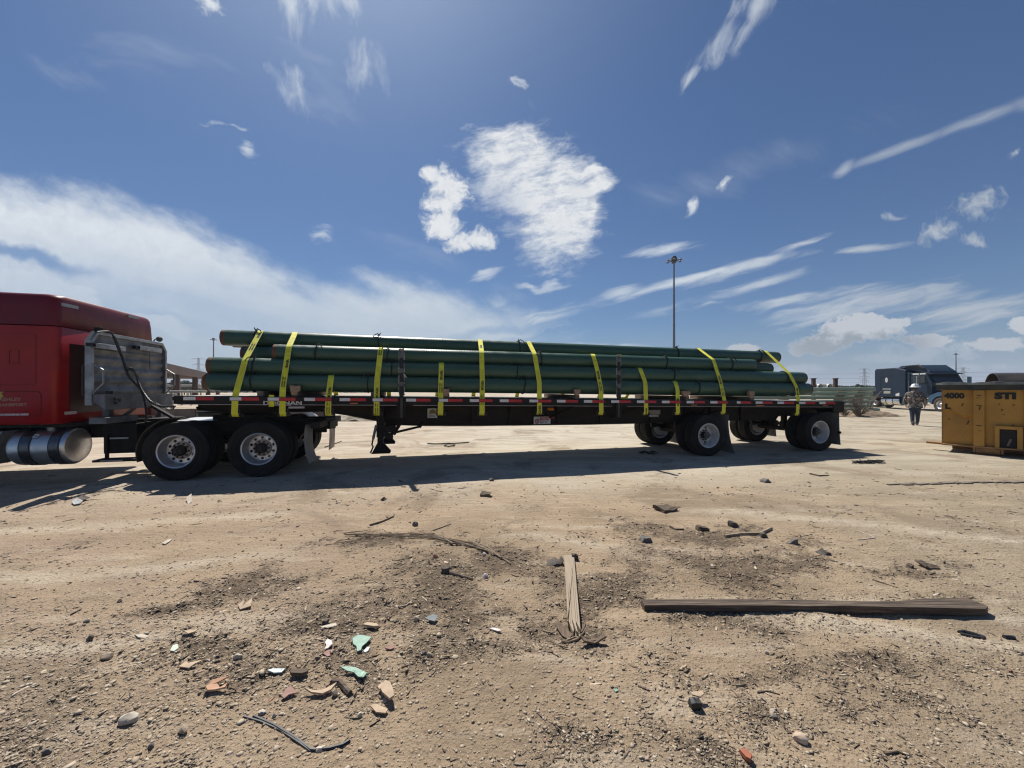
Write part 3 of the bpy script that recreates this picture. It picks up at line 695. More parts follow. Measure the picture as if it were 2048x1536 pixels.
    for p_ in posts:
        MB().box(p_ - 0.075, p_ - 0.040, 0.0, 0.034, -0.36, 0).box(p_ + 0.040, p_ + 0.075, 0.0, 0.034, -0.36, 0).box(p_ - 0.04, p_ + 0.04, 0.059, 0.075, -0.36, 0).build('stake_pocket', blk, tr, (0, 0, ztop(p_) - 0.02), smooth=False)
    # upper coupler
    t0, t1 = t_at(398, 0.8), t_at(640, 0.8)
    MB().box(t0, t1, 0.70, 1.90, 0, 0.02).build('coupler_plate', blkd, tr, (0, 0, z_at(824, t0, 0.8) - 0.02), smooth=False)
    # landing gear
    tl = t_at(761, 0.55); zf = 0.30
    for w in (0.55, 2.0):
        lg = empty('landing_leg', (tl, w, 0), parent=tr)
        MB().box(-0.075, 0.075, -0.06, 0.06, 0.62, ztop(tl) - 0.15).build('outer_tube', blkd, lg, bevel=0.006)
        MB().box(-0.058, 0.058, -0.045, 0.045, zf + 0.04, 0.64).build('inner_tube', blkd, lg, bevel=0.004)
        MB().prism([(-0.17, zf), (0.20, zf), (0.205, zf + 0.03), (0.06, zf + 0.20), (-0.06, zf + 0.20), (-0.15, zf + 0.03)], 'y', -0.05, 0.05).box(-0.17, 0.20, -0.12, 0.12, zf - 0.012, zf - 0.001).build('foot', blkd, lg, bevel=0.004)
        MB().box(0.08, 0.30, -0.07, 0.07, 0.72, 0.86).box(0.10, 0.25, -0.05, 0.09, 0.58, 0.70).tube([(0.18, -0.09, 0.62), (0.18, 0.09, 0.62)], 0.06, 12).build('gear_box', blkd, lg, bevel=0.008)
        MB().bar((0.27, 0, 0.66), (0.42, 0, 0.94), 0.08, 0.06).build('gusset', blkd, lg, bevel=0.004)
    MB().bar((tl + 0.08, 0.55, 0.66), (t_at(838, 0.55), 0.72, 0.80), 0.05, 0.045).bar((t_at(838, 0.55), 0.72, 0.79), (t_at(846, 0.55), 0.76, 0.90), 0.07, 0.06).build('drag_brace', blkd, tr, bevel=0.004)
    MB().bar((tl + 0.3, 1.2, 0.80), (t_at(815, 0.9), 0.9, 0.86), 0.04, 0.035).build('drag_brace', blkd, tr)
    MB().bar((tl, 0.61, 0.55), (tl, 1.94, 0.55), 0.06, 0.06).build('cross_shaft', blkd, tr)
    MB().tube([(tl - 0.07, 0.42, 0.88), (tl - 0.13, 0.42, 0.60)], 0.028, 10).build('crank_handle', alud, tr)
    MB().tube([(tl - 0.13, 0.42, 0.60), (tl - 0.155, 0.42, 0.48), (tl - 0.13, 0.42, 0.44), (tl - 0.185, 0.44, 0.31)], 0.016, 8).build('crank_arm', blkd, tr)
    MB().box(tl + 0.22, tl + 0.42, 0.40, 0.46, 1.12, 1.22).box(tl + 0.1, tl + 0.45, 0.44, 0.47, 1.06, 1.09).build('gear_bracket', blkd, tr)
    # axles, wheels, hangers
    r = 0.50
    ax = (t_at(1416, 0.05) + 0.015, t_at(1640, 0.05))
    white = wheel_near(tr, ax[0], 0.16, 'deep_white', r)
    clone_wheel(white, tr, ax[1], 0.16, r, 1.25)
    white.rotation_euler = (0, 0.35, 0)
    inner = wheel_plain(tr, ax[0], 0.50, r, rimw)
    clone_wheel(inner, tr, ax[1], 0.50, r)
    for a in ax:
        clone_wheel(inner, tr, a, 2.10, r, flip=True); clone_wheel(white, tr, a, 2.44, r, flip=True)
        MB().tube([(a, 0.3, r), (a, 2.3, r)], 0.065, 14).build('axle', blkd, tr)
        for w in (0.76, 1.80):
            MB().box(a - 0.42, a - 0.30, w - 0.05, w + 0.05, 0.55, 0.93).bar((a - 0.38, w, 0.62), (a + 0.2, w, 0.56), 0.09, 0.09).tube([(a + 0.15, w, 0.50), (a + 0.15, w, 0.82)], 0.13, 12).box(a + 0.05, a + 0.34, w - 0.1, w + 0.1, 0.8, 0.93).build('suspension_arm', blkd, tr, bevel=0.004)
        MB().tube([(a + 0.1, 1.0, 0.62), (a + 0.1, 1.25, 0.62)], 0.09, 12).build('brake_chamber', blkd, tr); MB().tube([(a + 0.1, 1.4, 0.62), (a + 0.1, 1.6, 0.62)], 0.09, 12).build('brake_chamber', blkd, tr)
    # mud flaps behind each axle
    def flap(t0, w0, w1, ztp, zb, m, bend):
        n = 10; mb = MB(); vs = []; fs = []
        for i in range(n + 1):
            s_q = i / n; z = ztp + (zb - ztp) * s_q; x = t0 + bend * (s_q ** 2.5)
            vs += [(x, w0, z), (x, w1, z), (x + 0.008, w0, z), (x + 0.008, w1, z)]
        for i in range(n):
            a = 4 * i; fs += [(a, a + 1, a + 5, a + 4), (a + 2, a + 6, a + 7, a + 3), (a, a + 4, a + 6, a + 2), (a + 1, a + 3, a + 7, a + 5)]
        mb.add(vs, fs + [(0, 2, 3, 1)]); return mb.build('mud_flap', m, tr)
    for w in (0.05, 1.95):
        flap(ax[0] + 0.56, w, w + 0.60, ztop(ax[0]) - 0.36, 0.03, flapg, 0.20 if w < 1 else 0.05)
        flap(L - 0.10, w, w + 0.60, ztop(L) - 0.28, 0.14, flapg, 0.05)
    MB().box(L - 0.12, L - 0.02, 0.05, 0.65, ztop(L) - 0.30, ztop(L) - 0.27).build('flap_bracket', blkd, tr)
    MB().tube([(L - 0.10, 0.055, 0.47), (L - 0.055, 0.055, 0.47)], 0.035, 10).build('flap_weight', blkd, tr)
    # boxes, air tank and pipes slung under the deck
    mb = MB(); tb = t_at(930, 1.2); mb.box(tb, tb + 1.1, 1.0, 1.6, 0.90, 1.20); mb.build('under_deck_box', blkd, tr, bevel=0.01)
    MB().tube([(t_at(1180, 1.2), 1.3, 0.98), (t_at(1180, 1.2) + 0.9, 1.3, 0.96)], 0.13, 18).build('air_tank', blkd, tr)
    for w in (1.05, 1.55):
        MB().tube([(1.5, w, ztop(1.5) - 0.18), (L - 1.0, w, ztop(L) - 0.18)], 0.015, 6).build('air_line', blkd, tr)
    # maker's lettering on the rail
    ta, tb = t_at(548, 0.03), t_at(582.5, 0.03); zc = z_at(806.3, ta, 0.03)
    o = text('rail_lettering', 'DOONAN', 0.105, plet, tr, FACE(((ta + tb) / 2, 0.0335, zc)), 0.004, 0.001, 'CENTER', 1.35)
    w_ = o.dimensions.x
    MB().box(ta, tb, 0.032, 0.0345, zc - 0.048, zc - 0.042).build('lettering_underline', plet, tr, smooth=False)
    # signs on the beam
    def plate(px0, px1, py0, py1, w, m, name):
        t0, t1 = t_at(px0, w), t_at(px1, w); z0, z1 = z_at(py1, t0, w), z_at(py0, t0, w)
        o = MB().box(t0, t1, w - 0.004, w, z0, z1).build(name, m, tr, smooth=False); return o, t0, t1, z0, z1
    W9 = 0.757
    o, t0, t1, z0, z1 = plate(1067.5, 1101, 833.5, 848.3, 0.69, pwhite, 'maker_plate')
    h = z1 - z0; wd = t1 - t0; yp = 0.6850
    lg = MB()
    for rr_, n_ in ((0.30, 24), (0.17, 20)):
        pth = [(t0 + wd * 0.185 + rr_ * h * 0.85 * math.cos(a), yp, z0 + h * 0.36 + rr_ * h * 1.0 * math.sin(a)) for a in [2 * math.pi * i / n_ for i in range(n_)]]
        lg.tube(pth, h * 0.045, 5, closed=True)
    for q in (0.245, 0.305): lg.bar((t0 + wd * q, yp, z0 + h * 0.36), (t0 + wd * q, yp, z1 - 0.004), 0.006, 0.008, (0, 1, 0))
    lg.build('logo', pred, o, smooth=False)
    text('sign_lettering', 'DOONAN', h * 0.36, pred, o, FACE((t0 + wd * 0.36, yp, z0 + h * 0.82)), 0.003, 0.0008, 'LEFT', 1.25)
    text('sign_lettering', 'SPECIALIZED', h * 0.20, pred, o, FACE((t0 + wd * 0.36, yp, z0 + h * 0.56)), 0.003, 0.0008, 'LEFT', 1.15)
    text('sign_lettering', 'SINCE 1972', h * 0.22, pblack, o, FACE((t0 + wd * 0.36, yp, z0 + h * 0.25)), 0.001, 0.0008, 'LEFT', 1.0)
    bpy.data.objects.remove([c for c in o.children if 'SINCE' in c.name][0]) if any('SINCE' in c.name for c in o.children) else None
    o, t0, t1, z0, z1 = plate(855, 874.5, 817, 836, 0.69, pwhite, 'inspection_sticker')
    h = z1 - z0; MB().prism([(t0 + 0.04, z0 + h * 0.45), (t1 - 0.03, z0 + h * 0.45), (t1 - 0.03, z0 + h * 0.75), ((t0 + t1) / 2, z0 + h * 0.92), (t0 + 0.04, z0 + h * 0.75)], 'y', 0.6845, 0.6860).build('emblem', polive, o, smooth=False)
    for q in (0.12, 0.2, 0.28): MB().box(t0 + 0.03, t1 - 0.04, 0.6845, 0.6860, z0 + h * q, z0 + h * (q + 0.03)).build('print_line', brownsteel, o, smooth=False)
    o, t0, t1, z0, z1 = plate(1297, 1320.5, 820, 829, 0.69, mat('worn_label', (0.34, 0.31, 0.26), (0.26, 0.22, 0.18), 20, 0.6), 'worn_label')
    o, t0, t1, z0, z1 = plate(1298, 1317, 829.6, 834, 0.69, mat('pale_label', (0.46, 0.43, 0.41), (0.36, 0.33, 0.31), 20, 0.6), 'serial_label')
    o, t0, t1, z0, z1 = plate(577, 609, 813.2, 817, 0.05, mat('pale_label', (0, 0, 0)), 'rail_label')
    # piece of yellow webbing hanging from the rub rail
    t0, t1 = t_at(538, 0.02), t_at(548.6, 0.02)
    MB().box(t0, t1, 0.008, 0.013, z_at(813.5, t0, 0), z_at(790, t0, 0)).build('webbing_scrap', strapy, tr, smooth=False)
    return tr, ax, posts
TR, AX, POSTS = build_trailer()

# ------------------------------------------------------------------ pipes
pipeg = bpy.data.materials.new('green_pipe_coating'); pipeg.use_nodes = True
def _pipe_mat():
    b = NB(pipeg.node_tree); bs = pipeg.node_tree.nodes['Principled BSDF']
    tcn = b.n('ShaderNodeTexCoord'); ob = tcn.outputs['Object']
    mp = b.n('ShaderNodeMapping'); b.link(ob, mp.inputs[0]); mp.inputs['Scale'].default_value = (0.5, 5, 5)
    n1 = b.noise(mp.outputs[0], 1.5, 6, 0.6)
    wv_ = b.n('ShaderNodeTexWave'); wv_.wave_type = 'BANDS'; wv_.bands_direction = 'X'; b.link(ob, wv_.inputs[0]); wv_.inputs['Scale'].default_value = 9; wv_.inputs['Distortion'].default_value = 1.5; wv_.inputs['Detail'].default_value = 3
    c = b.mix(b.mr(n1, 0.35, 0.65), (0.032, 0.078, 0.046, 1), (0.046, 0.098, 0.060, 1))
    c = b.mix(b.mr(wv_.outputs['Fac'], 0.3, 1.0, 0, 0.25), c, (0.048, 0.098, 0.074, 1))
    dust = b.mr(b.noise(ob, 5, 8, 0.7), 0.55, 0.8, 0, 0.35)
    c = b.mix(dust, c, (0.16, 0.16, 0.12, 1))
    mp2 = b.n('ShaderNodeMapping'); b.link(ob, mp2.inputs[0]); mp2.inputs['Scale'].default_value = (1.0, 22, 22)
    c = b.mix(b.mr(b.noise(mp2.outputs[0], 2.2, 6, 0.7), 0.62, 0.74, 0, 0.5), c, (0.20, 0.23, 0.19, 1))
    b.link(c, bs.inputs['Base Color'])
    b.link(b.mr(b.noise(ob, 7, 6, 0.65), 0.35, 0.7, 0.30, 0.55), bs.inputs['Roughness'])
    bs.inputs['Specular IOR Level'].default_value = 0.45
    bn = b.n('ShaderNodeBump'); bn.inputs['Distance'].default_value = 0.0009; b.link(wv_.outputs['Fac'], bn.inputs['Height']); b.link(bn.outputs[0], bs.inputs['Normal'])
_pipe_mat()
rust = mat('rusty_bare_pipe_end', (0.17, 0.07, 0.035), (0.10, 0.045, 0.026), 14, 0.8, c3=(0.25, 0.13, 0.07), s3=25)
rustdk = mat('dark_rusty_pipe_end', (0.07, 0.035, 0.025), (0.03, 0.022, 0.02), 14, 0.8)
ropem = mat('black_rope', (0.012, 0.013, 0.014), (0.03, 0.03, 0.03), 30, 0.85)
PR = 0.162
PIPES = []       # (w, t0, t1, z0, z1 (axis heights), row)
def build_pipe(w, t0, t1, z0, z1, row, label, rings, group='green coated pipes strapped on the trailer'):
    x, y = WXY(t0, w)
    L = t1 - t0; tilt = math.atan2(z1 - z0, L); Ls = math.hypot(L, z1 - z0)
    o = empty('coated_pipe', (x, y, z0)); o.rotation_euler = (0, -tilt, TH)
    tag(o, label, 'pipe', group)
    mb = MB(); mb.lathe([(PR - 0.010, 0.11), (PR - 0.003, 0.075), (PR, 0.09), (PR, Ls - 0.052), (PR - 0.003, Ls - 0.04), (PR - 0.010, Ls - 0.07)], 48, 'x')
    bd = mb.build('coating', pipeg, o)
    for a, b in ((0, 0.082), (Ls - 0.045, Ls)):
        r1 = PR - 0.0035
        prof = [(r1, a if a > 0 else 0.006), (r1, b if a == 0 else b - 0.006)]
        prof = [(PR - 0.014, a), (r1 - 0.002, a), (r1, a + 0.005), (r1, b - 0.005), (r1 - 0.002, b), (PR - 0.014, b)]
        MB().lathe(prof, 48, 'x', closed=True).build('bare_end', rust if a == 0 else rustdk, o)
    MB().lathe([(PR - 0.0135, 0.002), (PR - 0.0135, Ls - 0.002)], 32, 'x').build('bore', rust, o)
    for p_ in rings:
        t = t_at(p_, w - PR) - t0
        rr_ = PR + 0.012; lean = random.uniform(-0.025, 0.025); n = 28
        pth = [(t + lean * math.sin(2 * math.pi * i / n) + 0.004 * math.sin(7 * i), rr_ * math.cos(2 * math.pi * i / n), rr_ * math.sin(2 * math.pi * i / n)) for i in range(n)]
        rg = MB().tube(pth, 0.0125, 6, closed=True)
        if random.random() < 0.75:
            a = random.uniform(1.6, 2.2)
            k0 = Vector((t, rr_ * math.cos(a), rr_ * math.sin(a)))
            s = random.choice((-1, 1))
            rg.tube([k0, k0 + Vector((s * 0.03, -0.02, 0.035)), k0 + Vector((s * 0.09, -0.05, 0.0)), k0 + Vector((s * 0.13, -0.065, -0.06))], [0.013, 0.012, 0.010, 0.008], 6)
            rg.tube([k0, k0 + Vector((-s * 0.02, -0.02, 0.03)), k0 + Vector((-s * 0.03, -0.02, 0.06))], [0.013, 0.011, 0.007], 6)
        rg.build('rope_ring', ropem, o)
    PIPES.append((w, t0, t1, z0, z1, row)); return o
def pipe_px(w, pl, pr, ytl, ytr, row, label, rings):
    wn_ = w - PR * 0.9
    t0, t1 = t_at(pl, wn_), t_at(pr, wn_)
    # the outline of the top is close to the crown of the pipe
    z0 = z_at(ytl, t0, w) - PR; z1 = z_at(ytr, t1, w) - PR
    return build_pipe(w, t0, t1, z0, z1, row, label, rings)
pipe_px(0.30, 403, 1626, 746.3, 766.7, 1, 'nearest green pipe of the bottom row, lying on the lumber blocks', [500, 735, 1050, 1400, 1597])
pipe_px(0.42, 411, 1615, 713.8, 744.6, 2, 'green pipe directly above the nearest bottom pipe, second from the deck', [504, 783, 1035, 1350, 1576])
pipe_px(0.56, 543.5, 1516, 688.5, 719.0, 3, 'shorter green pipe third from the deck, its rusty left end set back', [630, 775, 1083.5, 1335, 1466])
pipe_px(1.065, 439, 1562, 659.3, 703.8, 4, 'topmost green pipe crowning the load, sticking out at both ends', [508, 757, 1040, 1358, 1524])
pipe_px(0.90, 480, 1547, 692.0, 726.5, 3, 'green pipe half hidden behind the third-row pipe, short of the topmost one', [])
pipe_px(1.40, 461, 1540, 664.5, 706.0, 4, 'green pipe lying on top behind the topmost pipe, only its underside showing', [])
HL = 'green coated steel pipe buried inside the strapped load'
def zrow(t, row): return ztop(t) + {1: 0.27, 2: 0.555, 3: 0.85}[row] + 0.0 * t
for row, ws in ((1, (0.64, 0.98, 1.32, 1.66, 2.0)), (2, (0.80, 1.15, 1.50, 1.84)), (3, (1.24, 1.58))):
    for w in ws:
        t0 = random.uniform(0.75, 1.3); t1 = random.uniform(13.4, 14.0)
        build_pipe(w, t0, t1, zrow(t0, row), zrow(t1, row), row, HL, [], 'hidden pipes inside the load')

# ------------------------------------------------------------------ lumber and wedges under the pipes
lum = mat('weathered_lumber', (0.27, 0.19, 0.13), (0.17, 0.115, 0.08), 3, 0.85, stretch=(6, 0.6, 6), bump=0.002, bscale=30)
lum2 = mat('fresh_split_wood', (0.40, 0.27, 0.18), (0.26, 0.16, 0.10), 4, 0.85, stretch=(6, 1, 6), bump=0.002, bscale=25)
where = ['left end of the load', 'second yellow strap with a white tag', 'fifth strap', 'seventh and eighth straps', 'short tenth strap', 'eleventh strap near the trailer tail', 'last strap']
for i, (p, lab) in enumerate(((520, 'weathered lumber crosspiece under the load at its left end'), (589, 'weathered lumber crosspiece under the second strap, wedge nailed on its end'), (745, 'weathered lumber crosspiece under the pipes beside the fourth strap'),
                              (894, 'weathered lumber crosspiece beside the fifth strap'), (1155, 'weathered lumber crosspiece midway between the seventh and eighth straps'), (1375, 'weathered lumber crosspiece beside the short tenth strap'), (1505, 'weathered lumber crosspiece near the tail right of the eleventh strap'))):
    t = t_at(p, 0.1); x, y = WXY(t, 0.10 if i != 2 else 0.25)
    zb = ztop(t)
    o = MB().box(-0.05, 0.05, 0, 2.25, 0.0, 0.095).build('lumber_block', lum, None, (x, y, zb + 0.001), (0, 0, TH), bevel=0.006)
    tag(o, lab, 'lumber', 'lumber crosspieces under the pipes')
WL = ['square split wooden wedge nailed to lumber right of the second strap', 'split wooden wedge tucked beside the fifth strap', 'split wooden wedge between the seventh and eighth straps', 'low split wooden wedge right of the short tenth strap', 'large splintered wooden wedge near the trailer tail']
for i, (p, y0_, y1_, wpx) in enumerate(((589, 770.5, 790, 20), (892, 777, 792, 14), (1155, 778.5, 790, 14), (1373, 782, 793, 20), (1504, 782, 796, 14))):
    t = t_at(p, 0.03); D = D_at(t, 0.03); wd = wpx / F * D / 2; h = (y1_ - y0_) / F * D
    x, y = WXY(t, 0.03)
    j = random.uniform
    poly = [(-wd * 0.55, 0.0), (wd * 0.45, 0.0), (wd * 0.5, h * 0.35), (wd * 1.0, h * 0.42), (wd * 0.9, h), (wd * 0.2, h * 0.93), (-wd * 0.95, h * 1.02), (-wd * 0.8, h * 0.5)]
    o = MB().prism(poly, 'y', 0.0, 0.085).build('wooden_wedge', lum2, None, (x, y, z_at(y1_, t, 0.03) if z_at(y1_, t, 0.03) > ztop(t) - 0.01 else ztop(t) + 0.001), (0, 0, TH), bevel=0.008)
    tag(o, WL[i], 'wedge', 'wooden wedges against the pipes')
# ------------------------------------------------------------------ yellow straps over the load
def hull(pts):
    pts = sorted(set((round(a, 5), round(b, 5)) for a, b in pts))
    up = []
    for p in pts:
        while len(up) >= 2 and (up[-1][0] - up[-2][0]) * (p[1] - up[-2][1]) - (up[-1][1] - up[-2][1]) * (p[0] - up[-2][0]) >= 0: up.pop()
        up.append(p)
    return up
def section(t, maxrow):
    pts = []
    for (w, t0, t1, z0, z1, row) in PIPES:
        if row > maxrow or t < t0 - 0.05 or t > t1 + 0.05: continue
        s = (t - t0) / (t1 - t0); z = z0 + (z1 - z0) * s
        for i in range(32):
            a = 2 * math.pi * i / 32; pts.append((w + (PR + 0.006) * math.cos(a), z + (PR + 0.006) * math.sin(a)))
    zr = ztop(t)
    pts += [(0.0165, zr - 0.01), (2.585, zr - 0.01)]
    return hull(pts)
winchm = mat('winch_steel', (0.02, 0.018, 0.017), (0.05, 0.04, 0.032), 8, 0.7)
def build_strap(ctrl, maxrow, label, texts, idx):
    """ctrl: (py, px) from the bottom up"""
    tb = t_at(ctrl[0][1], 0.0)
    zb = z_at(ctrl[0][0], tb, 0.015)
    ttop = t_at(ctrl[-1][1], 0.5 if maxrow > 1 else 0.25)
    sec = section((tb + ttop) / 2 if maxrow < 4 else ttop, maxrow)
    # densify
    path = [(0.0165, zb + (sec[0][1] - zb) * q) for q in (0, 0.35, 0.7)] + sec
    far_zb = zb
    path += [(2.585, far_zb + 0.05)]
    dens = []
    for a, b in zip(path[:-1], path[1:]):
        L = math.hypot(b[0] - a[0], b[1] - a[1]); n = max(1, int(L / 0.07))
        for i in range(n): dens.append((a[0] + (b[0] - a[0]) * i / n, a[1] + (b[1] - a[1]) * i / n))
    dens.append(path[-1])
    pys = [c[0] for c in ctrl]; pxs = [c[1] for c in ctrl]
    P3 = []; zmax = -1; last = None; crest = False
    for (w, z) in dens:
        t = tb if last is None else last
        if not crest:
            for _ in range(4):
                py = py_of(t, w, z)
                px = np.interp(-py, [-q for q in pys], pxs)
                t = t_at(px, w)
            if last is not None and z < zmax - 0.001: crest = True; t = last
            zmax = max(zmax, z)
            if py_of(t, w, z) < pys[-1] + 1.0 and last is not None: t = last + (t - last) * 0.3
        else:
            t = last
        last = t
        P3.append(Vector((t, w, z)))
    # where the deck slope moves z: shift by the difference of deck heights
    base = Vector((tb, 0.0165, zb))
    hw = 0.0495
    fr = []
    for i, p in enumerate(P3):
        d = (P3[min(i + 1, len(P3) - 1)] - P3[max(i - 1, 0)]); 
        n2 = Vector((0, -d.z, d.y)); n2.normalize()                  # outward normal in the w-z plane
        d.normalize(); s = d.cross(n2); s.normalize()
        if s.x < 0: s = -s
        fr.append((p, d, n2, s))
    o = MB(); th = 0.003
    vs = []; fs = []
    for p, d, n2, s in fr:
        for q in (-1, 1):
            for e in (0, 1): vs.append(p - base + s * hw * q + n2 * th * e)
    for i in range(len(fr) - 1):
        a = 4 * i; b = a + 4
        fs += [(a + 1, a + 3, b + 3, b + 1), (a, b, b + 2, a + 2), (a, a + 1, b + 1, b), (a + 2, b + 2, b + 3, a + 3)]
    fs += [(0, 2, 3, 1), (len(vs) - 4, len(vs) - 3, len(vs) - 1, len(vs) - 2)]
    x, y = WXY(tb, 0.0165)
    root = empty('tie_down_strap', (x, y, zb), TH)
    tag(root, label, 'strap', 'yellow tie-down straps over the pipes')
    MB().add(vs, fs).build('webbing', strapy, root, angle=60)
    # paler woven edges
    ed = MB(); vs = []; fs = []
    for q in (-1, 1):
        n0 = len(vs)
        for p, d, n2, s in fr:
            vs += [p - base + s * (hw * q - 0.004) + n2 * (th + 0.0008), p - base + s * (hw * q + 0.004) + n2 * (th + 0.0008)]
        for i in range(len(fr) - 1): fs.append((n0 + 2 * i, n0 + 2 * i + 1, n0 + 2 * i + 3, n0 + 2 * i + 2))
    ed.add(vs, fs).build('woven_edge', strapline, root)
    # winch: drum with wound strap, bracket
    MB().tube([(-0.052, 0.035, -0.012), (0.052, 0.035, -0.012)], 0.034, 14).build('wound_webbing', strapy, root)
    mb = MB(); mb.box(-0.082, -0.070, -0.005, 0.08, -0.05, 0.10).box(0.070, 0.082, -0.005, 0.08, -0.05, 0.10).tube([(-0.09, 0.035, -0.012), (0.12, 0.035, -0.012)], 0.016, 10).tube([(0.086, 0.035, -0.012), (0.115, 0.035, -0.012)], 0.034, 12)
    mb.build('winch', winchm, root, bevel=0.003)
    # print on the webbing
    for (pyc, s_, size, off, xs) in texts:
        best = min(range(len(fr)), key=lambda i: abs(py_of(fr[i][0].x, fr[i][0].y, fr[i][0].z) - pyc) if fr[i][0].y < 1.2 else 1e9)
        p, d, n2, s = fr[best]
        # exact spot between neighbours
        for i in range(len(fr) - 1):
            a, b = fr[i][0], fr[i + 1][0]
            ya, yb = py_of(a.x, a.y, a.z), py_of(b.x, b.y, b.z)
            if (ya - pyc) * (yb - pyc) <= 0 and a.y < 1.2:
                q = (ya - pyc) / (ya - yb + 1e-9); p = a + (b - a) * q; d = (b - a).normalized(); n2 = Vector((0, -d.z, d.y)).normalized(); s = d.cross(n2).normalized()
                if s.x < 0: s = -s
                break
        X = -d; Z = n2; Y = Z.cross(X); X = Y.cross(Z)
        m = mtx(X, Y, Z, p - base + n2 * (th + 0.0022) + Y * off)
        text('print', s_, size, pblack, root, m, 0.003 if size > 0.05 else 0.0006, 0.0008, 'CENTER', xs)
    return root
V = 'VEVOR'; A_ = 'WLL: 6000LBS'; B_ = 'MBS: 18000LBS'
def small(py): return [(py, A_, 0.034, 0.019, 1.0), (py, B_, 0.034, -0.021, 1.0)]
def tiny(py): return [(py, '10 FT LONG STRAP', 0.020, 0.022, 0.9)]
def big(py): return [(py, V, 0.070, 0.0, 1.0)]
STRAPS = [
 ([(829, 469), (792.8, 470.6), (719.7, 490.5), (661, 522)], 4, 'yellow strap at the left end of the load, slanting up over the topmost pipe', [(671, V, 0.052, 0.010, 1.0)] + small(694)),
 ([(828, 565), (795, 565), (773, 566), (693, 578), (664, 591)], 4, 'yellow strap second from the truck, crossing the cream trailer lettering', [(727.5, V, 0.055, 0.012, 1.0)] + small(764)),
 ([(827, 656), (795.5, 657), (749.6, 662.8)], 1, 'yellow strap over the bottom pipe only, third from the truck', big(785) + small(816)),
 ([(826.6, 753), (763, 754), (694, 762)], 3, 'yellow strap just left of the first padded post', small(702) + big(786) + small(818)),
 ([(826.6, 881), (784, 881.5), (725.5, 883)], 2, 'yellow strap beside the white sticker, ending below the third-row pipe', big(750.5) + small(776)),
 ([(826.6, 964), (763, 964.6), (701.5, 963), (679, 960)], 4, 'upright yellow strap right of the white sticker, over the whole load', [(693, V, 0.052, 0.0, 1.0)] + big(771) + small(800)),
 ([(825.6, 1079), (763, 1078.4), (707.7, 1069), (683, 1056.8)], 4, 'yellow strap ending beside the amber lamp above the red and white plate', big(821)),
 ([(826.3, 1202.5), (778, 1202), (738, 1194), (708.3, 1185.7)], 3, 'yellow strap left of the second padded post, curving over the third-row pipe', big(750) + small(773)),
 ([(826.3, 1292.4), (765.7, 1290.6), (736, 1279.6)], 2, 'yellow strap ending beside the worn grey label on the beam', [(824, V, 0.060, 0.0, 1.0)]),
 ([(826, 1355.7), (778.5, 1355), (762.6, 1349.8)], 1, 'shortest yellow strap, over the bottom pipe only, left of the rear wheels', [(804, V, 0.062, 0.0, 1.0)]),
 ([(825, 1447), (801, 1448.7), (764, 1441), (719.4, 1426.4), (697, 1396.7)], 4, 'yellow strap above the forward rear wheel, slanting over the whole load', big(760) + small(785)),
 ([(827.6, 1595), (797, 1596), (775, 1593.4), (747, 1578.5), (703, 1532)], 4, 'last yellow strap near the trailer tail, slanting steeply over the pipe ends', big(783)),
]
for i, (c, r_, lab, tx) in enumerate(STRAPS): build_strap(c, r_, lab, tx, i)

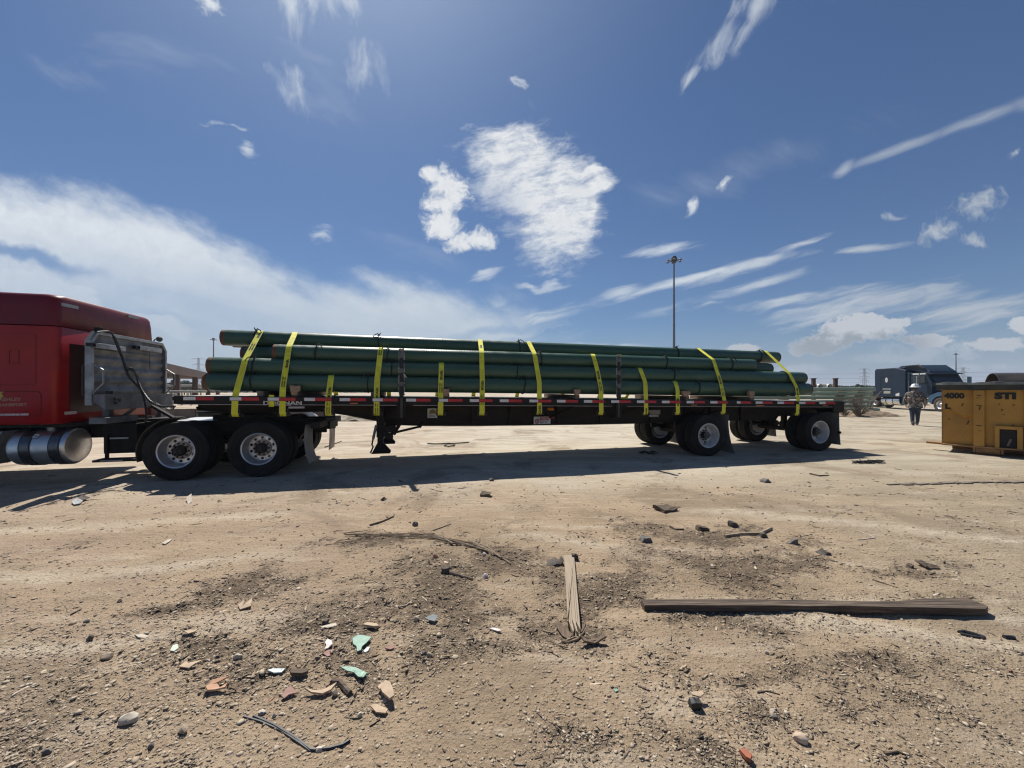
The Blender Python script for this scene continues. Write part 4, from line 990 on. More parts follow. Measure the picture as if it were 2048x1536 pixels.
# ------------------------------------------------------------------ padded posts standing in the stake pockets
padd = mat('black_padding', (0.008, 0.008, 0.009), (0.02, 0.02, 0.021), 30, 0.6, bump=0.004, bscale=30)
tapeg = mat('grey_tape', (0.10, 0.10, 0.105), (0.14, 0.135, 0.13), 20, 0.6)
frayc = mat('frayed_tan_cloth', (0.46, 0.40, 0.33), (0.25, 0.2, 0.16), 12, 0.9, bump=0.003, bscale=40)
postm = mat('post_steel', (0.035, 0.032, 0.03), (0.06, 0.05, 0.04), 8, 0.6)
def build_post(tp, ytop, bands, label):
    x, y = WXY(tp, 0.017); zt = z_at(ytop, tp, 0.0); zb = ztop(tp) - 0.40
    o = empty('stake_post', (x, y, zb), TH); tag(o, label, 'post', 'padded posts in the stake pockets')
    MB().box(-0.026, 0.026, -0.0145, 0.0155, 0, zt - zb).build('steel_post', postm, o, bevel=0.003)
    # lumpy padding
    z0 = ztop(tp) - zb + 0.005; z1 = zt - zb - 0.01; n = 26; mb = MB(); vs = []; k = 14; fs = []
    rnd = random.Random(int(tp * 100))
    for i in range(n + 1):
        z = z0 + (z1 - z0) * i / n; py = py_of(tp, 0, z + zb)
        inb = any(a <= py <= b for a, b in bands)
        r = (0.037 if inb else 0.046) + rnd.uniform(-0.003, 0.003)
        for j in range(k):
            a = 2 * math.pi * j / k; vs.append((r * math.cos(a) * 0.92, -0.012 + r * math.sin(a) * 0.9, z))
    for i in range(n):
        for j in range(k): fs.append((i * k + j, i * k + (j + 1) % k, (i + 1) * k + (j + 1) % k, (i + 1) * k + j))
    mb.add(vs, fs).build('padding', padd, o)
    for a, b in bands:
        za, zb2 = z_at(b, tp, 0) - zb, z_at(a, tp, 0) - zb
        MB().lathe([(0.039, za), (0.042, za + 0.004), (0.0415, (za + zb2) / 2), (0.043, zb2 - 0.003), (0.038, zb2)], 16, 'z').build('tape_band', tapeg, o, (0, -0.012, 0))
    # cloth sticking out along the sides and as a ragged cap
    cl = MB()
    for s in (-1, 1):
        for i in range(26):
            z = z0 + (z1 - z0) * (0.05 + 0.9 * i / 26) + rnd.uniform(-.01, .01)
            w_ = rnd.uniform(0.006, 0.020) * (1.3 if i % 7 < 5 else 0.3)
            cl.add([(s * 0.040, -0.016, z), (s * (0.043 + w_), -0.010, z + rnd.uniform(-.01, .01)), (s * (0.043 + w_ * 0.8), -0.004, z + 0.028), (s * 0.040, -0.008, z + 0.034)], [(0, 1, 2, 3)])
    for i in range(14):
        a = 2 * math.pi * i / 14; b = 2 * math.pi * (i + 1) / 14; r1 = 0.052 + rnd.uniform(-.006, .012)
        cl.add([(0.036 * math.cos(a), -0.012 + 0.036 * math.sin(a), z1 - 0.05), (0.036 * math.cos(b), -0.012 + 0.036 * math.sin(b), z1 - 0.05), (r1 * math.cos(b), -0.012 + r1 * math.sin(b), z1 + rnd.uniform(0, .02)), (r1 * math.cos(a), -0.012 + r1 * math.sin(a), z1 + rnd.uniform(0, .02)), (0, -0.012, z1 + 0.006)], [(0, 1, 2, 3), (3, 2, 4)])
    cl.build('frayed_cloth', frayc, o)
    if ytop < 705:
        z = z_at(750, tp, 0) - zb
        MB().tube([(0.04, -0.02, z + 0.02), (0.075, -0.03, z - 0.02), (0.10, -0.03, z - 0.06)], [0.012, 0.009, 0.003], 6).build('tape_tail', pwhite, o)
build_post(POSTS[0], 698.0, [(703, 716), (737, 746.5), (764, 772)], 'padded post between the fourth and fifth straps, with a white tape tail')
build_post(POSTS[1], 709.5, [(716, 724), (742, 751), (767.5, 777)], 'padded post between the eighth and ninth straps')
# scraps of stuff lying on the deck, seen through the gap under the pipes
for i, (p, ww, cc, lab) in enumerate(((1245, 0.05, strapy, 'folded yellow webbing lying on the deck behind the second padded post'),)):
    t = t_at(p, 0.3); x, y = WXY(t, 0.3)
    o = MB().box(-0.07, 0.07, -0.03, 0.03, 0, 0.05).box(-0.02, 0.10, -0.05, 0.02, 0, 0.03).build('webbing_roll', cc, None, (x, y, ztop(t) + 0.001), (0, 0, TH), bevel=0.012); tag(o, lab, 'strap')
# ------------------------------------------------------------------ the red truck that pulls the trailer (same frame as the trailer, t < 0 is its cab)
redp = mat('dark_red_truck_paint', (0.31, 0.003, 0.005), (0.26, 0.003, 0.005), 1.5, 0.3, 0.42, coat=0.12, spec=0.35, c3=(0.27, 0.03, 0.03), s3=9, t3=(0.66, 0.9))
redp2 = mat('dusty_red_truck_paint', (0.15, 0.005, 0.009), (0.12, 0.010, 0.015), 3, 0.4, 0.55, coat=0.08, spec=0.35, c3=(0.26, 0.12, 0.11), s3=40, t3=(0.62, 0.85), stretch=(1, 1, 0.6))
seam = mat('dark_seam', (0.12, 0.004, 0.004), None, rough=0.6)
letr = mat('dull_gold_lettering', (0.36, 0.16, 0.10), None, rough=0.5)
letw = mat('white_lettering', (0.62, 0.50, 0.48), None, rough=0.5)
chrm = mat('tank_strap_steel', (0.16, 0.16, 0.17), (0.10, 0.10, 0.11), 6, 0.25, metal=0.8)
hosem = mat('air_hose_black', (0.012, 0.012, 0.013), (0.035, 0.033, 0.03), 20, 0.55)
treadm = mat('bright_tread_plate', (0.66, 0.66, 0.66), (0.5, 0.49, 0.48), 6, 0.32, metal=0.8, bump=0.003, bscale=70)
def w_at(px, t):
    k = (px - 1024.0) / F
    return (TX + t * CT - k * (TY + t * ST)) / (k * CT + ST)
def build_truck():
    tk = empty('red_truck', (*WXY(-1.0, 0), 0), TH)
    tag(tk, 'dark red sleeper truck hitched to the front of the flatbed trailer', 'truck')
    OFF = Vector((1.0, 0, 0))                       # local = (t + 1, w, z)
    def loc(t, w, z): return Vector((t + 1.0, w, z))
    tc = t_at(112, 0.05)                            # rear face of the sleeper
    tf = tc - 3.4
    # sleeper body: rounded plan outline lofted upwards
    def plan(inset, zz, rad, t_front=tf, t_back=tc, w0=0.05, w1=2.48, nn=7):
        pts = []
        a0, a1, b0, b1 = t_front + inset, t_back - inset * 0.6, w0 + inset, w1 - inset
        for (cx, cy, s) in ((a1 - rad, b0 + rad, -90), (a1 - rad, b1 - rad, 0), (a0 + rad, b1 - rad, 90), (a0 + rad, b0 + rad, 180)):
            for i in range(nn):
                a = R(s + 90 * i / (nn - 1)); pts.append(loc(cx + rad * math.cos(a), cy + rad * math.sin(a), zz))
        return pts
    def loft(levels, name, m, cap=True):
        mb = MB(); k = None; vs = []
        for (zz, ins, rad) in levels:
            p = plan(ins, zz, rad); k = len(p); vs += p
        fs = []
        for i in range(len(levels) - 1):
            for j in range(k): fs.append((i * k + j, i * k + (j + 1) % k, (i + 1) * k + (j + 1) % k, (i + 1) * k + j))
        if cap: fs.append(tuple((len(levels) - 1) * k + j for j in range(k))); fs.append(tuple(reversed(range(k))))
        mb.add(vs, fs); return mb.build(name, m, tk, angle=50)
    zr = z_at(589, tc, 0.15)
    body = loft([(1.03, 0.03, 0.12), (1.06, 0.0, 0.12), (2.655, 0.0, 0.12), (2.66, 0.008, 0.12)], 'sleeper_body', redp)
    roof = loft([(2.672, 0.008, 0.12), (2.677, 0.0, 0.12), (zr - 0.22, 0.015, 0.13), (zr - 0.08, 0.03, 0.14), (zr - 0.03, 0.055, 0.16), (zr - 0.005, 0.10, 0.18), (zr + 0.03, 0.35, 0.3), (zr + 0.06, 0.8, 0.3)], 'sleeper_roof', redp2)
    # seams, hatch and door outline on the side
    def side_line(p0, p1, th=0.012, m=seam, w=0.05):
        (a, b), (c, d) = p0, p1
        t0, t1 = t_at(a, w), t_at(c, w)
        return MB().bar(loc(t0, w - 0.002, z_at(b, t0, w)), loc(t1, w - 0.002, z_at(d, t1, w)), 0.006, th, (0, 0, 1) if abs(b - d) < abs(a - c) else (1, 0, 0))
    def outline(name, poly, th=0.011, m=seam):
        mb = MB()
        pts = []
        for a, b in poly:
            t = t_at(a, 0.05); pts.append(loc(t, 0.0475, z_at(b, t, 0.05)))
        mb.tube(pts, th * 0.5, 5, closed=True); return mb.build(name, m, body, smooth=False)
    def rr(x0, y0, x1, y1, r):
        p = []
        for cx, cy, s in ((x1 - r, y1 - r, 0), (x0 + r, y1 - r, 90), (x0 + r, y0 + r, 180), (x1 - r, y0 + r, 270)):
            for i in range(5):
                a = R(s + 90 * i / 4); p.append((cx + r * math.cos(a), cy + r * math.sin(a)))
        return p
    outline('luggage_door', rr(-160, 783, 82, 832, 9))
    outline('vent_hatch', rr(19, 700, 38, 727, 3), 0.008)
    outline('inner_panel', rr(-160, 668, 72, 770, 6), 0.006)
    mb = MB(); p0 = [loc(t_at(a, 0.05), 0.049, z_at(b, t_at(a, 0.05), 0.05)) for a, b in ((23, 704), (35, 704), (35, 723), (23, 723))]
    # lettering
    def label_side(s, pxr, py, size, m, xs=1.0, name='lettering', off=0.003):
        t = t_at(pxr, 0.05); return text(name, s, size, m, body, FACE(loc(t, 0.047, z_at(py, t, 0.05))), off, 0.001, 'RIGHT', xs)
    label_side('ASHLEY', 42.5, 799, 0.072, letr, 1.15)
    label_side('TRANSPORT', 54.5, 809.5, 0.064, letr, 1.15)
    label_side('FIRE EXTINGUISHER INSIDE', 57, 829, 0.038, letw, 0.9)
    t = t_at(0, 0.05); zc = z_at(793, t, 0.05)
    MB().prism([(-0.10, -0.06), (0.0, -0.04), (0.05, 0.0), (0.02, 0.05), (0.055, 0.075), (-0.03, 0.09), (-0.12, 0.05)], 'y', -0.004, 0.0).build('emblem', mat('emblem_gold', (0.45, 0.33, 0.06), None, rough=0.5), body, loc(t, 0.048, zc))
    # reflective patches and marker on the rear wall
    for (a, b, c, d) in ((125, 605.5, 157, 612.5), (257, 629, 278, 634)):
        w0, w1 = w_at(a, tc), w_at(c, tc)
        z0 = z_at(b, tc, w0) - 0.0; hh = 0.055
        tb = tc - 0.004 + 0.006
        MB().add([loc(tb, w0, z0), loc(tb, w1, z_at(d, tc, w1)), loc(tb, w1, z_at(d, tc, w1) - hh), loc(tb, w0, z0 - hh), loc(tb - 0.03, w0, z0), loc(tb - 0.03, w1, z_at(d, tc, w1)), loc(tb - 0.03, w1, z_at(d, tc, w1) - hh), loc(tb - 0.03, w0, z0 - hh)],
                 [(0, 1, 2, 3), (4, 7, 6, 5), (0, 4, 5, 1), (3, 2, 6, 7), (0, 3, 7, 4), (1, 5, 6, 2)]).build('reflector_patch', mat('grey_reflector', (0.30, 0.31, 0.31), None, rough=0.5), roof, smooth=False)
    w0 = w_at(129, tc); z0 = z_at(827, tc, w0)
    MB().box(0, 0.012, 0, 0.22, -0.02, 0.03).build('warning_label', letw, body, loc(tc, w0, z0), smooth=False)
    MB().box(0, 0.02, 0, 0.012, 0, 0.55).box(0, 0.02, 0, 0.25, 0.54, 0.55).build('rear_grab_bar', alud, body, loc(tc + 0.01, w_at(161, tc), 1.5), smooth=False)
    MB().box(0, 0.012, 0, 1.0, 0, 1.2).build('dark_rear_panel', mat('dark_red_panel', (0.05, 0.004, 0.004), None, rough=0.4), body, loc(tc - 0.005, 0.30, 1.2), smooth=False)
    # front part of the cab, mostly out of view
    MB().prism([(tf - 1.9 + 1, 1.05), (tf - 1.9 + 1, 2.2), (tf - 1.5 + 1, 2.9), (tf + 0.99, 3.1), (tf + 0.99, 1.05)], 'y', 0.07, 2.46).build('cab', redp, tk, bevel=0.05)
    MB().prism([(tf - 3.9 + 1, 0.7), (tf - 3.9 + 1, 1.6), (tf - 1.91 + 1, 2.0), (tf - 1.91 + 1, 0.7)], 'y', 0.35, 2.15).build('hood', redp, tk, bevel=0.08)
    # chassis
    te = t_at(655, 0.9)
    mb = MB()
    for w in (0.82, 1.66): mb.box(tf - 3 + 1, te + 1, w - 0.04, w + 0.04, 0.72, 1.0)
    for i in range(9): mb.box(tf + 1 + i * 1.05, tf + 1 + i * 1.05 + 0.08, 0.861, 1.619, 0.78, 0.94)
    mb.build('chassis_frame', blkd, tk, smooth=False)
    MB().box(tf + 1, tc + 1.05, 0.25, 2.3, 0.965, 1.03).build('cab_floor', blkd, tk, smooth=False)
    # fuel tank with straps
    tr_, tl_ = t_at(154, 0.38), t_at(38, 0.38); rt = 0.315; zt_ = 0.635; wc = 0.42
    tnk = MB(); L = tr_ - tl_
    tnk.lathe([(0.0005, 0.015), (rt * 0.5, 0.005), (rt * 0.80, 0.010), (rt * 0.93, 0.03), (rt * 0.985, 0.06), (rt, 0.10), (rt, L - 0.10), (rt * 0.985, L - 0.05), (rt * 0.94, L - 0.015), (rt * 0.90, L - 0.002), (rt * 0.86, L - 0.004), (rt * 0.55, L + 0.012), (0.0005, L + 0.015)], 56, 'x')
    tank = tnk.build('fuel_tank', mat('brushed_tank_aluminium', (0.72, 0.72, 0.74), (0.55, 0.55, 0.56), 3, 0.30, 0.42, metal=0.95), tk, loc(tl_, wc, zt_), angle=30)
    for p_ in (47, 106):
        a = t_at(p_, wc - rt) - tl_
        MB().lathe([(rt + 0.001, a - 0.062), (rt + 0.006, a - 0.062), (rt + 0.010, a - 0.058), (rt + 0.010, a + 0.058), (rt + 0.006, a + 0.062), (rt + 0.001, a + 0.062)], 56, 'x').build('tank_strap', chrm, tank)
        for s in (-1, 1): MB().lathe([(rt + 0.002, a + s * 0.067 - 0.006), (rt + 0.010, a + s * 0.067 - 0.006), (rt + 0.010, a + s * 0.067 + 0.006), (rt + 0.002, a + s * 0.067 + 0.006)], 56, 'x').build('strap_liner', hosem, tank)
        MB().box(a - 0.05, a + 0.05, 0.05, 0.40, 0.1, 0.36).build('tank_bracket', blkd, tank)
    MB().tube([(L * 0.62, -0.10, rt - 0.03), (L * 0.62, -0.115, rt + 0.03)], 0.055, 16).build('filler_cap', alu, tank)
    a = t_at(64.5, wc - rt) - tl_; an = R(150)
    yq, zq = -rt * math.cos(R(38)), rt * math.sin(R(38))
    st = MB(); st.lathe([(0.0005, 0.0), (0.046, 0.0), (0.046, 0.003), (0.0005, 0.003)], 20, 'z'); stk = st.build('tank_sticker', pwhite, tank, (a, yq * 1.005, zq * 1.005), (R(52), 0, 0))
    MB().lathe([(0.050, 0.0), (0.050, 0.0035), (0.045, 0.0035)], 20, 'z').build('sticker_edge', pblack, stk)
    o = text('print', 'DIESEL', 0.022, pblack, stk, Matrix.Translation((0, 0, 0.0045)), 0.001, 0.0005, 'CENTER', 1.0)
    # grey side step ahead of the tank
    MB().prism([(tl_ - 1.5 + 1, 0.35), (tl_ - 0.30 + 1, 0.35), (tl_ + 0.02 + 1, 0.93), (tl_ - 1.5 + 1, 0.93)], 'y', 0.10, 0.62).build('side_step', mat('grey_step_panel', (0.22, 0.25, 0.28), (0.16, 0.17, 0.19), 4, 0.35, metal=0.5), tk, bevel=0.01)
    # drive wheels
    r = 0.515
    a1, a2 = t_at(351, 0.04), t_at(517, 0.04)
    w1 = wheel_near(tk, a1 + 1, 0.165, 'deep_al', r); clone_wheel(w1, tk, a2 + 1, 0.165, r)
    wi = wheel_plain(tk, a1 + 1, 0.51, r, rimal); clone_wheel(wi, tk, a2 + 1, 0.51, r)
    for a in (a1, a2):
        clone_wheel(wi, tk, a + 1, 1.99, r); clone_wheel(w1, tk, a + 1, 2.335, r, flip=True)
        MB().tube([(a + 1, 0.3, r), (a + 1, 2.2, r)], 0.08, 14).lathe([(0.0005, -0.18), (0.15, -0.15), (0.22, 0), (0.15, 0.15), (0.0005, 0.18)], 20, 'x', Matrix.Translation((a + 1, 1.25, r))).build('drive_axle', blkd, tk)
        for w in (0.78, 1.7): MB().box(a + 0.7, a + 1.3, w - 0.06, w + 0.06, 0.60, 0.72).tube([(a + 1.25, w, 0.5), (a + 1.25, w, 0.8)], 0.12, 12).build('suspension_arm', blkd, tk)
        MB().tube([(a + 1.25, 1.0, 0.75), (a + 1.45, 1.0, 0.62)], 0.09, 12).build('brake_chamber', blkd, tk)
    # steer wheel further forward (outside the picture)
    clone_wheel(w1, tk, tf - 2.6 + 1, 0.25, r); clone_wheel(w1, tk, tf - 2.6 + 1, 2.25, r, flip=True)
    # quarter fender before the first drive wheel
    def fender(tcn, w0, w1, rad, a0, a1, name, m, n=12):
        mb = MB(); vs = []; fs = []
        for i in range(n + 1):
            a = R(a0 + (a1 - a0) * i / n)
            for w in (w0, w1):
                for q in (0, 0.012): vs.append(loc(tcn + (rad + q) * math.cos(a), w, r + (rad + q) * math.sin(a)))
        for i in range(n):
            b = 4 * i; fs += [(b, b + 4, b + 6, b + 2), (b + 1, b + 3, b + 7, b + 5), (b, b + 1, b + 5, b + 4), (b + 2, b + 6, b + 7, b + 3)]
        fs += [(0, 2, 3, 1), (4 * n, 4 * n + 1, 4 * n + 3, 4 * n + 2)]
        return mb.add(vs, fs).build(name, m, tk)
    fm = mat('dusty_black_fender', (0.045, 0.042, 0.038), (0.085, 0.075, 0.062), 4, 0.7)
    fender(a1, 0.05, 0.66, 0.585, 98, 196, 'quarter_fender', fm); fender(a1, 1.84, 2.45, 0.585, 98, 196, 'quarter_fender', fm)
    fender(a2, 1.84, 2.45, 0.60, 30, 92, 'quarter_fender', mat('pale_fender', (0.55, 0.53, 0.5), None, rough=0.4))
    # mud flaps at the tail
    def flap(px0, px1, yt, yb, w0, w1, m, bend):
        ta = t_at((px0 + px1) / 2, w0); z0 = z_at(yt, ta, w0); z1 = z_at(yb, ta, w0); n = 10; vs = []; fs = []
        for i in range(n + 1):
            q = i / n; x = ta + bend * (q - 0.35) ** 2 * 2.0
            for w in (w0, w1): vs += [loc(x, w, z0 + (z1 - z0) * q), loc(x + 0.01, w, z0 + (z1 - z0) * q)]
        for i in range(n):
            b = 4 * i; fs += [(b, b + 4, b + 6, b + 2), (b + 1, b + 3, b + 7, b + 5), (b, b + 1, b + 5, b + 4), (b + 2, b + 6, b + 7, b + 3)]
        fs += [(0, 2, 3, 1), (4 * n, 4 * n + 1, 4 * n + 3, 4 * n + 2)]
        return MB().add(vs, fs).build('mud_flap', m, tk)
    flap(600, 616, 850, 928, 0.10, 0.66, flapg, 0.10)
    f2 = flap(658, 660, 840, 900, 1.62, 2.16, flapw, -0.02); f2['label'] = 'pale peeling mud flap on the far side'
    MB().box(te + 0.85, te + 1.02, 0.2, 2.2, 0.86, 0.98).build('rear_crossmember', blkd, tk, bevel=0.006)
    MB().bar(loc(a2 + 0.2, 0.75, 1.02), loc(te + 0.02, 0.75, 0.93), 0.1, 0.10).bar(loc(a2 - 0.3, 0.75, 1.0), loc(a2 + 0.2, 0.75, 1.03), 0.1, 0.1).build('rear_ramp', blkd, tk, smooth=False)
    # fifth wheel and deck plates
    mb = MB(); cf = (a1 + a2) / 2
    mb.lathe([(0.0005, 0), (0.42, 0), (0.46, -0.03), (0.46, -0.06), (0.0005, -0.06)], 28, 'z', Matrix.Translation((cf + 1.0, 1.25, z_at(824, 1.5, 0.8) - 0.021)))
    mb.box(cf + 0.55, cf + 1.45, 0.85, 1.65, 1.0, 1.1)
    mb.build('fifth_wheel', blkd, tk)
    ta, tb = t_at(338, 0.75), t_at(418, 0.75)
    MB().box(ta + 0.95, tb + 1.1, 0.70, 1.80, 1.002, 1.012).build('deck_plate', treadm, tk, smooth=False)
    # headache rack
    t_r = t_at(176, 0.22)
    rk = empty('headache_rack', loc(t_r, 0, 0), parent=tk)
    zb = z_at(811, t_r, 0.22); zT = z_at(662.5, t_r, w_at(190, t_r)); zS = z_at(681, t_r, 0.22)
    w0, w1 = 0.22, w_at(329, t_r)
    c = 0.17
    outer = [(w0, zb), (w0, zT - c), (w0 + c * 0.8, zT), (w1 - c * 0.8, zT), (w1, zT - c), (w1, zb)]
    def ins(d): return [(w0 + d, zb), (w0 + d, zT - c - d * 0.3), (w0 + c * 0.8 + d * 0.5, zT - d), (w1 - c * 0.8 - d * 0.5, zT - d), (w1 - d, zT - c - d * 0.3), (w1 - d, zb)]
    fr = MB(); inn = ins(0.055); vs = []
    for x in (-0.05, 0.05):
        vs += [(x, a, b) for a, b in outer] + [(x, a, b) for a, b in inn]
    fs = []
    for i in range(5):
        fs += [(i, i + 1, 7 + i, 6 + i), (12 + i, 18 + i, 19 + i, 13 + i), (i, 12 + i, 13 + i, i + 1), (6 + i, 7 + i, 19 + i, 18 + i)]
    fs += [(0, 6, 18, 12), (5, 17, 23, 11)]
    fr.add(vs, fs).build('rack_frame', alu, rk, smooth=False, bevel=0.004)
    # corrugated sheet
    sh = MB(); vs = []; fs = []; N = 80
    zs0, zs1 = zb + 0.02, zT - 0.045
    prof = []
    for i in range(N + 1):
        z = zs0 + (zs1 - zs0) * i / N; q = (z - zs0) / 0.185
        x = 0.014 * max(-0.7, min(0.7, math.sin(2 * math.pi * q))) / 0.7 if z < zT - 0.30 else 0.0
        prof.append((x, z))
    for x, z in prof:
        cut = max(0.0, z - (zT - c)) * 0.8
        vs += [(x, w0 + 0.05 + cut, z), (x, w1 - 0.05 - cut, z)]
    for i in range(N): fs.append((2 * i, 2 * i + 1, 2 * i + 3, 2 * i + 2))
    sh.add(vs, fs).build('corrugated_panel', alud, rk, angle=50)
    for (a, b_, yc) in ((190, 250, 690), (279, 323, 695)):
        wa, wb = w_at(a, t_r + 0.1), w_at(b_, t_r + 0.1); z = z_at(yc, t_r + 0.1, wa)
        MB().box(0.035, 0.115, wa, wb, z - 0.045, z + 0.04).build('chain_hanger', alu, rk, bevel=0.004)
        MB().box(0.036, 0.112, wa - 0.001, wa + 0.004, z - 0.03, z + 0.028).box(0.03, 0.10, wa - 0.09, wa - 0.05, z - 0.03, z + 0.03).build('hanger_end', pblack, rk, smooth=False)
    for (wq, s) in ((w0 + 0.02, -1), (w1 - 0.02, 1)):
        pth = [(0.05, wq, zT - 0.58), (0.20, wq, zT - 0.68), (0.20, wq, zb + 0.38), (0.05, wq, zb + 0.20)]
        MB().tube(pth, 0.014, 8).build('grab_handle', alu, rk)
    MB().box(0.03, 0.08, w_at(196, t_r), w_at(212, t_r) + 0.1, zT + 0.0, zT + 0.02).box(0.01, 0.10, w_at(186, t_r), w_at(193, t_r), zT - 0.01, zT + 0.07).build('rack_lamp', blkd, rk, bevel=0.006)
    wl = w_at(309, t_r)
    MB().tube([(0.04, wl - 0.10, zT), (0.05, wl - 0.07, zT + 0.05), (0.06, wl - 0.03, zT + 0.04)], 0.012, 6).lathe([(0.0005, -0.05), (0.05, -0.03), (0.06, 0.0), (0.05, 0.03), (0.0005, 0.04)], 14, 'y', Matrix.Translation((0.07, wl + 0.03, zT + 0.065)) @ Matrix.Rotation(R(15), 4, 'X')).build('work_lamp', alud, rk)
    # tray at the foot of the rack
    tz1, tz0 = z_at(789, t_r + 0.4, w_at(212, t_r + 0.4)), z_at(820, t_r + 0.4, w_at(212, t_r + 0.4))
    wa = w_at(212, t_r + 0.42); wb = w_at(345, t_r + 0.42)
    MB().add([(0.42, wa, tz0), (0.42, wb, tz0), (0.42, wb, tz1), (0.42, wa, tz1), (0.40, wa, tz0), (0.40, wb, tz0), (0.40, wb, tz1), (0.40, wa, tz1)], [(0, 1, 2, 3), (4, 7, 6, 5), (0, 4, 5, 1), (3, 2, 6, 7), (0, 3, 7, 4), (1, 5, 6, 2)]).build('tray_front', alud, rk, smooth=False)
    MB().add([(0.42, wa, tz0), (0.42, wa, tz1), (0.05, w0 + 0.02, tz1), (0.05, w0 + 0.02, tz0 + 0.14), (0.41, wa + 0.02, tz0), (0.41, wa + 0.02, tz1), (0.05, w0 + 0.04, tz1), (0.05, w0 + 0.04, tz0 + 0.14)], [(0, 3, 2, 1), (4, 5, 6, 7), (0, 1, 5, 4), (1, 2, 6, 5), (2, 3, 7, 6), (3, 0, 4, 7)]).build('tray_end', alu, rk, smooth=False)
    MB().box(0.05, 0.41, w0 + 0.06, wb, tz0 + 0.02, tz0 + 0.03).build('tray_floor', alud, rk, smooth=False)
    zz = (tz0 + tz1) / 2 + 0.02; wk = w_at(233, t_r + 0.42)
    ch = MB()
    for i in range(14): ch.lathe([(0.014, -0.004), (0.018, 0), (0.014, 0.004), (0.010, 0)], 8, 'x', Matrix.Translation((0.43, wk + random.uniform(-.07, .07), zz + random.uniform(-.05, .05))) @ Matrix.Rotation(random.uniform(0, 3), 4, 'Z'), closed=True)
    ch.build('chain_bundle', blkd, rk)
    MB().lathe([(0.0005, 0), (0.05, 0), (0.055, 0.04), (0.05, 0.2), (0.0005, 0.2)], 16, 'z', Matrix.Translation((0.22, w_at(219, t_r + 0.22), tz0 + 0.12))).build('black_canister', hosem, rk)
    # legs and clutter behind the cab
    MB().bar((0.1, 0.5, tz0 + 0.03), (0.1, 0.5, 1.0), 0.1, 0.1).bar((0.1, 1.9, tz0 + 0.03), (0.1, 1.9, 1.0), 0.1, 0.1).bar((0.35, 0.75, tz0), (0.1, 0.70, 1.02), 0.06, 0.05).build('rack_leg', alud, rk)
    wa = w_at(206, t_r + 0.3)
    MB().box(t_r + 1.1, t_r + 1.35, wa, wa + 0.75, 1.02, 1.13).build('battery_box', alud, tk, bevel=0.006)
    MB().box(t_r + 1.0, t_r + 1.5, 0.55, 0.80, 0.45, 0.99).build('air_dryer_box', blkd, tk, bevel=0.01)
    MB().box(t_r + 1.0, t_r + 1.7, 0.30, 0.56, 0.335, 0.375).box(t_r + 1.05, t_r + 1.09, 0.50, 0.55, 0.37, 0.8).box(t_r + 1.6, t_r + 1.64, 0.50, 0.55, 0.37, 0.8).build('step', blkd, tk, bevel=0.004)
    MB().box(t_r + 1.12, t_r + 1.45, 0.292, 0.30, 0.345, 0.37).box(t_r + 1.15, t_r + 1.42, 0.46, 0.50, 0.72, 0.745).build('step_edge', alu, tk, smooth=False)
    MB().tube([(t_r + 1.75, 0.7, 0.62), (t_r + 2.2, 0.7, 0.60)], 0.13, 18).build('air_tank', alu, tk)
    MB().box(t_r + 1.36, t_r + 1.46, 1.0, 1.2, 1.10, 1.28).build('exhaust_bracket', mat('old_red_cap', (0.22, 0.02, 0.02), None, rough=0.5), tk, bevel=0.02)
    MB().box(t_r + 1.55, t_r + 1.95, 0.70, 1.3, 1.02, 1.06).bar((t_r + 1.6, 0.8, 1.30), (t_r + 1.95, 0.8, 1.06), 0.1, 0.04).build('hose_bracket', blkd, tk)
    # air lines from the rack to the trailer
    def P(px, py, t):
        w = w_at(px, t); return loc(t, w, z_at(py, t, w))
    def curve(pts, n=6):
        out = []
        for i in range(len(pts) - 1):
            p0 = pts[max(i - 1, 0)]; p1 = pts[i]; p2 = pts[i + 1]; p3 = pts[min(i + 2, len(pts) - 1)]
            for k in range(n):
                u = k / n; out.append(0.5 * ((2 * p1) + (-p0 + p2) * u + (2 * p0 - 5 * p1 + 4 * p2 - p3) * u * u + (-p0 + 3 * p1 - 3 * p2 + p3) * u ** 3))
        out.append(pts[-1]); return out
    ta = t_r + 0.14
    main = curve([P(194, 664, ta), P(208, 663, ta), P(220, 664, ta + .02), (P(228, 674, ta + .04)), P(238, 698, ta + .08), P(246, 718, ta + .12), P(252, 737, ta + 0.16)])
    MB().tube(main, [0.014 if i < 18 else 0.024 for i in range(len(main))], 8).build('air_hose', hosem, tk)
    hoses = [
        [P(252, 736, ta + .16), P(263, 738, ta + .22), P(273, 750, ta + .28), P(278, 768, ta + .36), P(288, 786, ta + .5), P(302, 803, ta + .7), P(322, 812, -0.35), P(347, 813, -0.02)],
        [P(252, 737, ta + .16), P(257, 751, ta + .2), P(268, 764, ta + .26), P(282, 780, ta + .34), P(289, 800, ta + .42), P(293, 826, ta + .5), P(292, 842, ta + .5)],
        [P(253, 738, ta + .18), P(266, 742, ta + .25), P(276, 760, ta + .33), P(284, 779, ta + .45), P(297, 796, ta + .6), P(316, 808, -0.5), P(340, 820, -0.15), P(351, 812, 0.02)]]
    for i, h in enumerate(hoses):
        c = curve(h, 8); MB().tube(c, 0.017 if i < 2 else 0.010, 8).build('air_hose', hosem, tk)
        if i < 2:
            sp = MB(); last = None
            path = []
            for k in range(len(c) * 3):
                u = k / 3.0; a = int(min(u, len(c) - 2)); f = u - a
                if f > 1: break
                p = c[a] + (c[a + 1] - c[a]) * f
                path.append(p + Vector((0.02 * math.cos(k * 1.3), 0.02 * math.sin(k * 1.3), 0.02 * math.sin(k * 1.3 + 1.0))))
            sp.tube(path, 0.006, 5).build('spiral_wrap', hosem, tk)
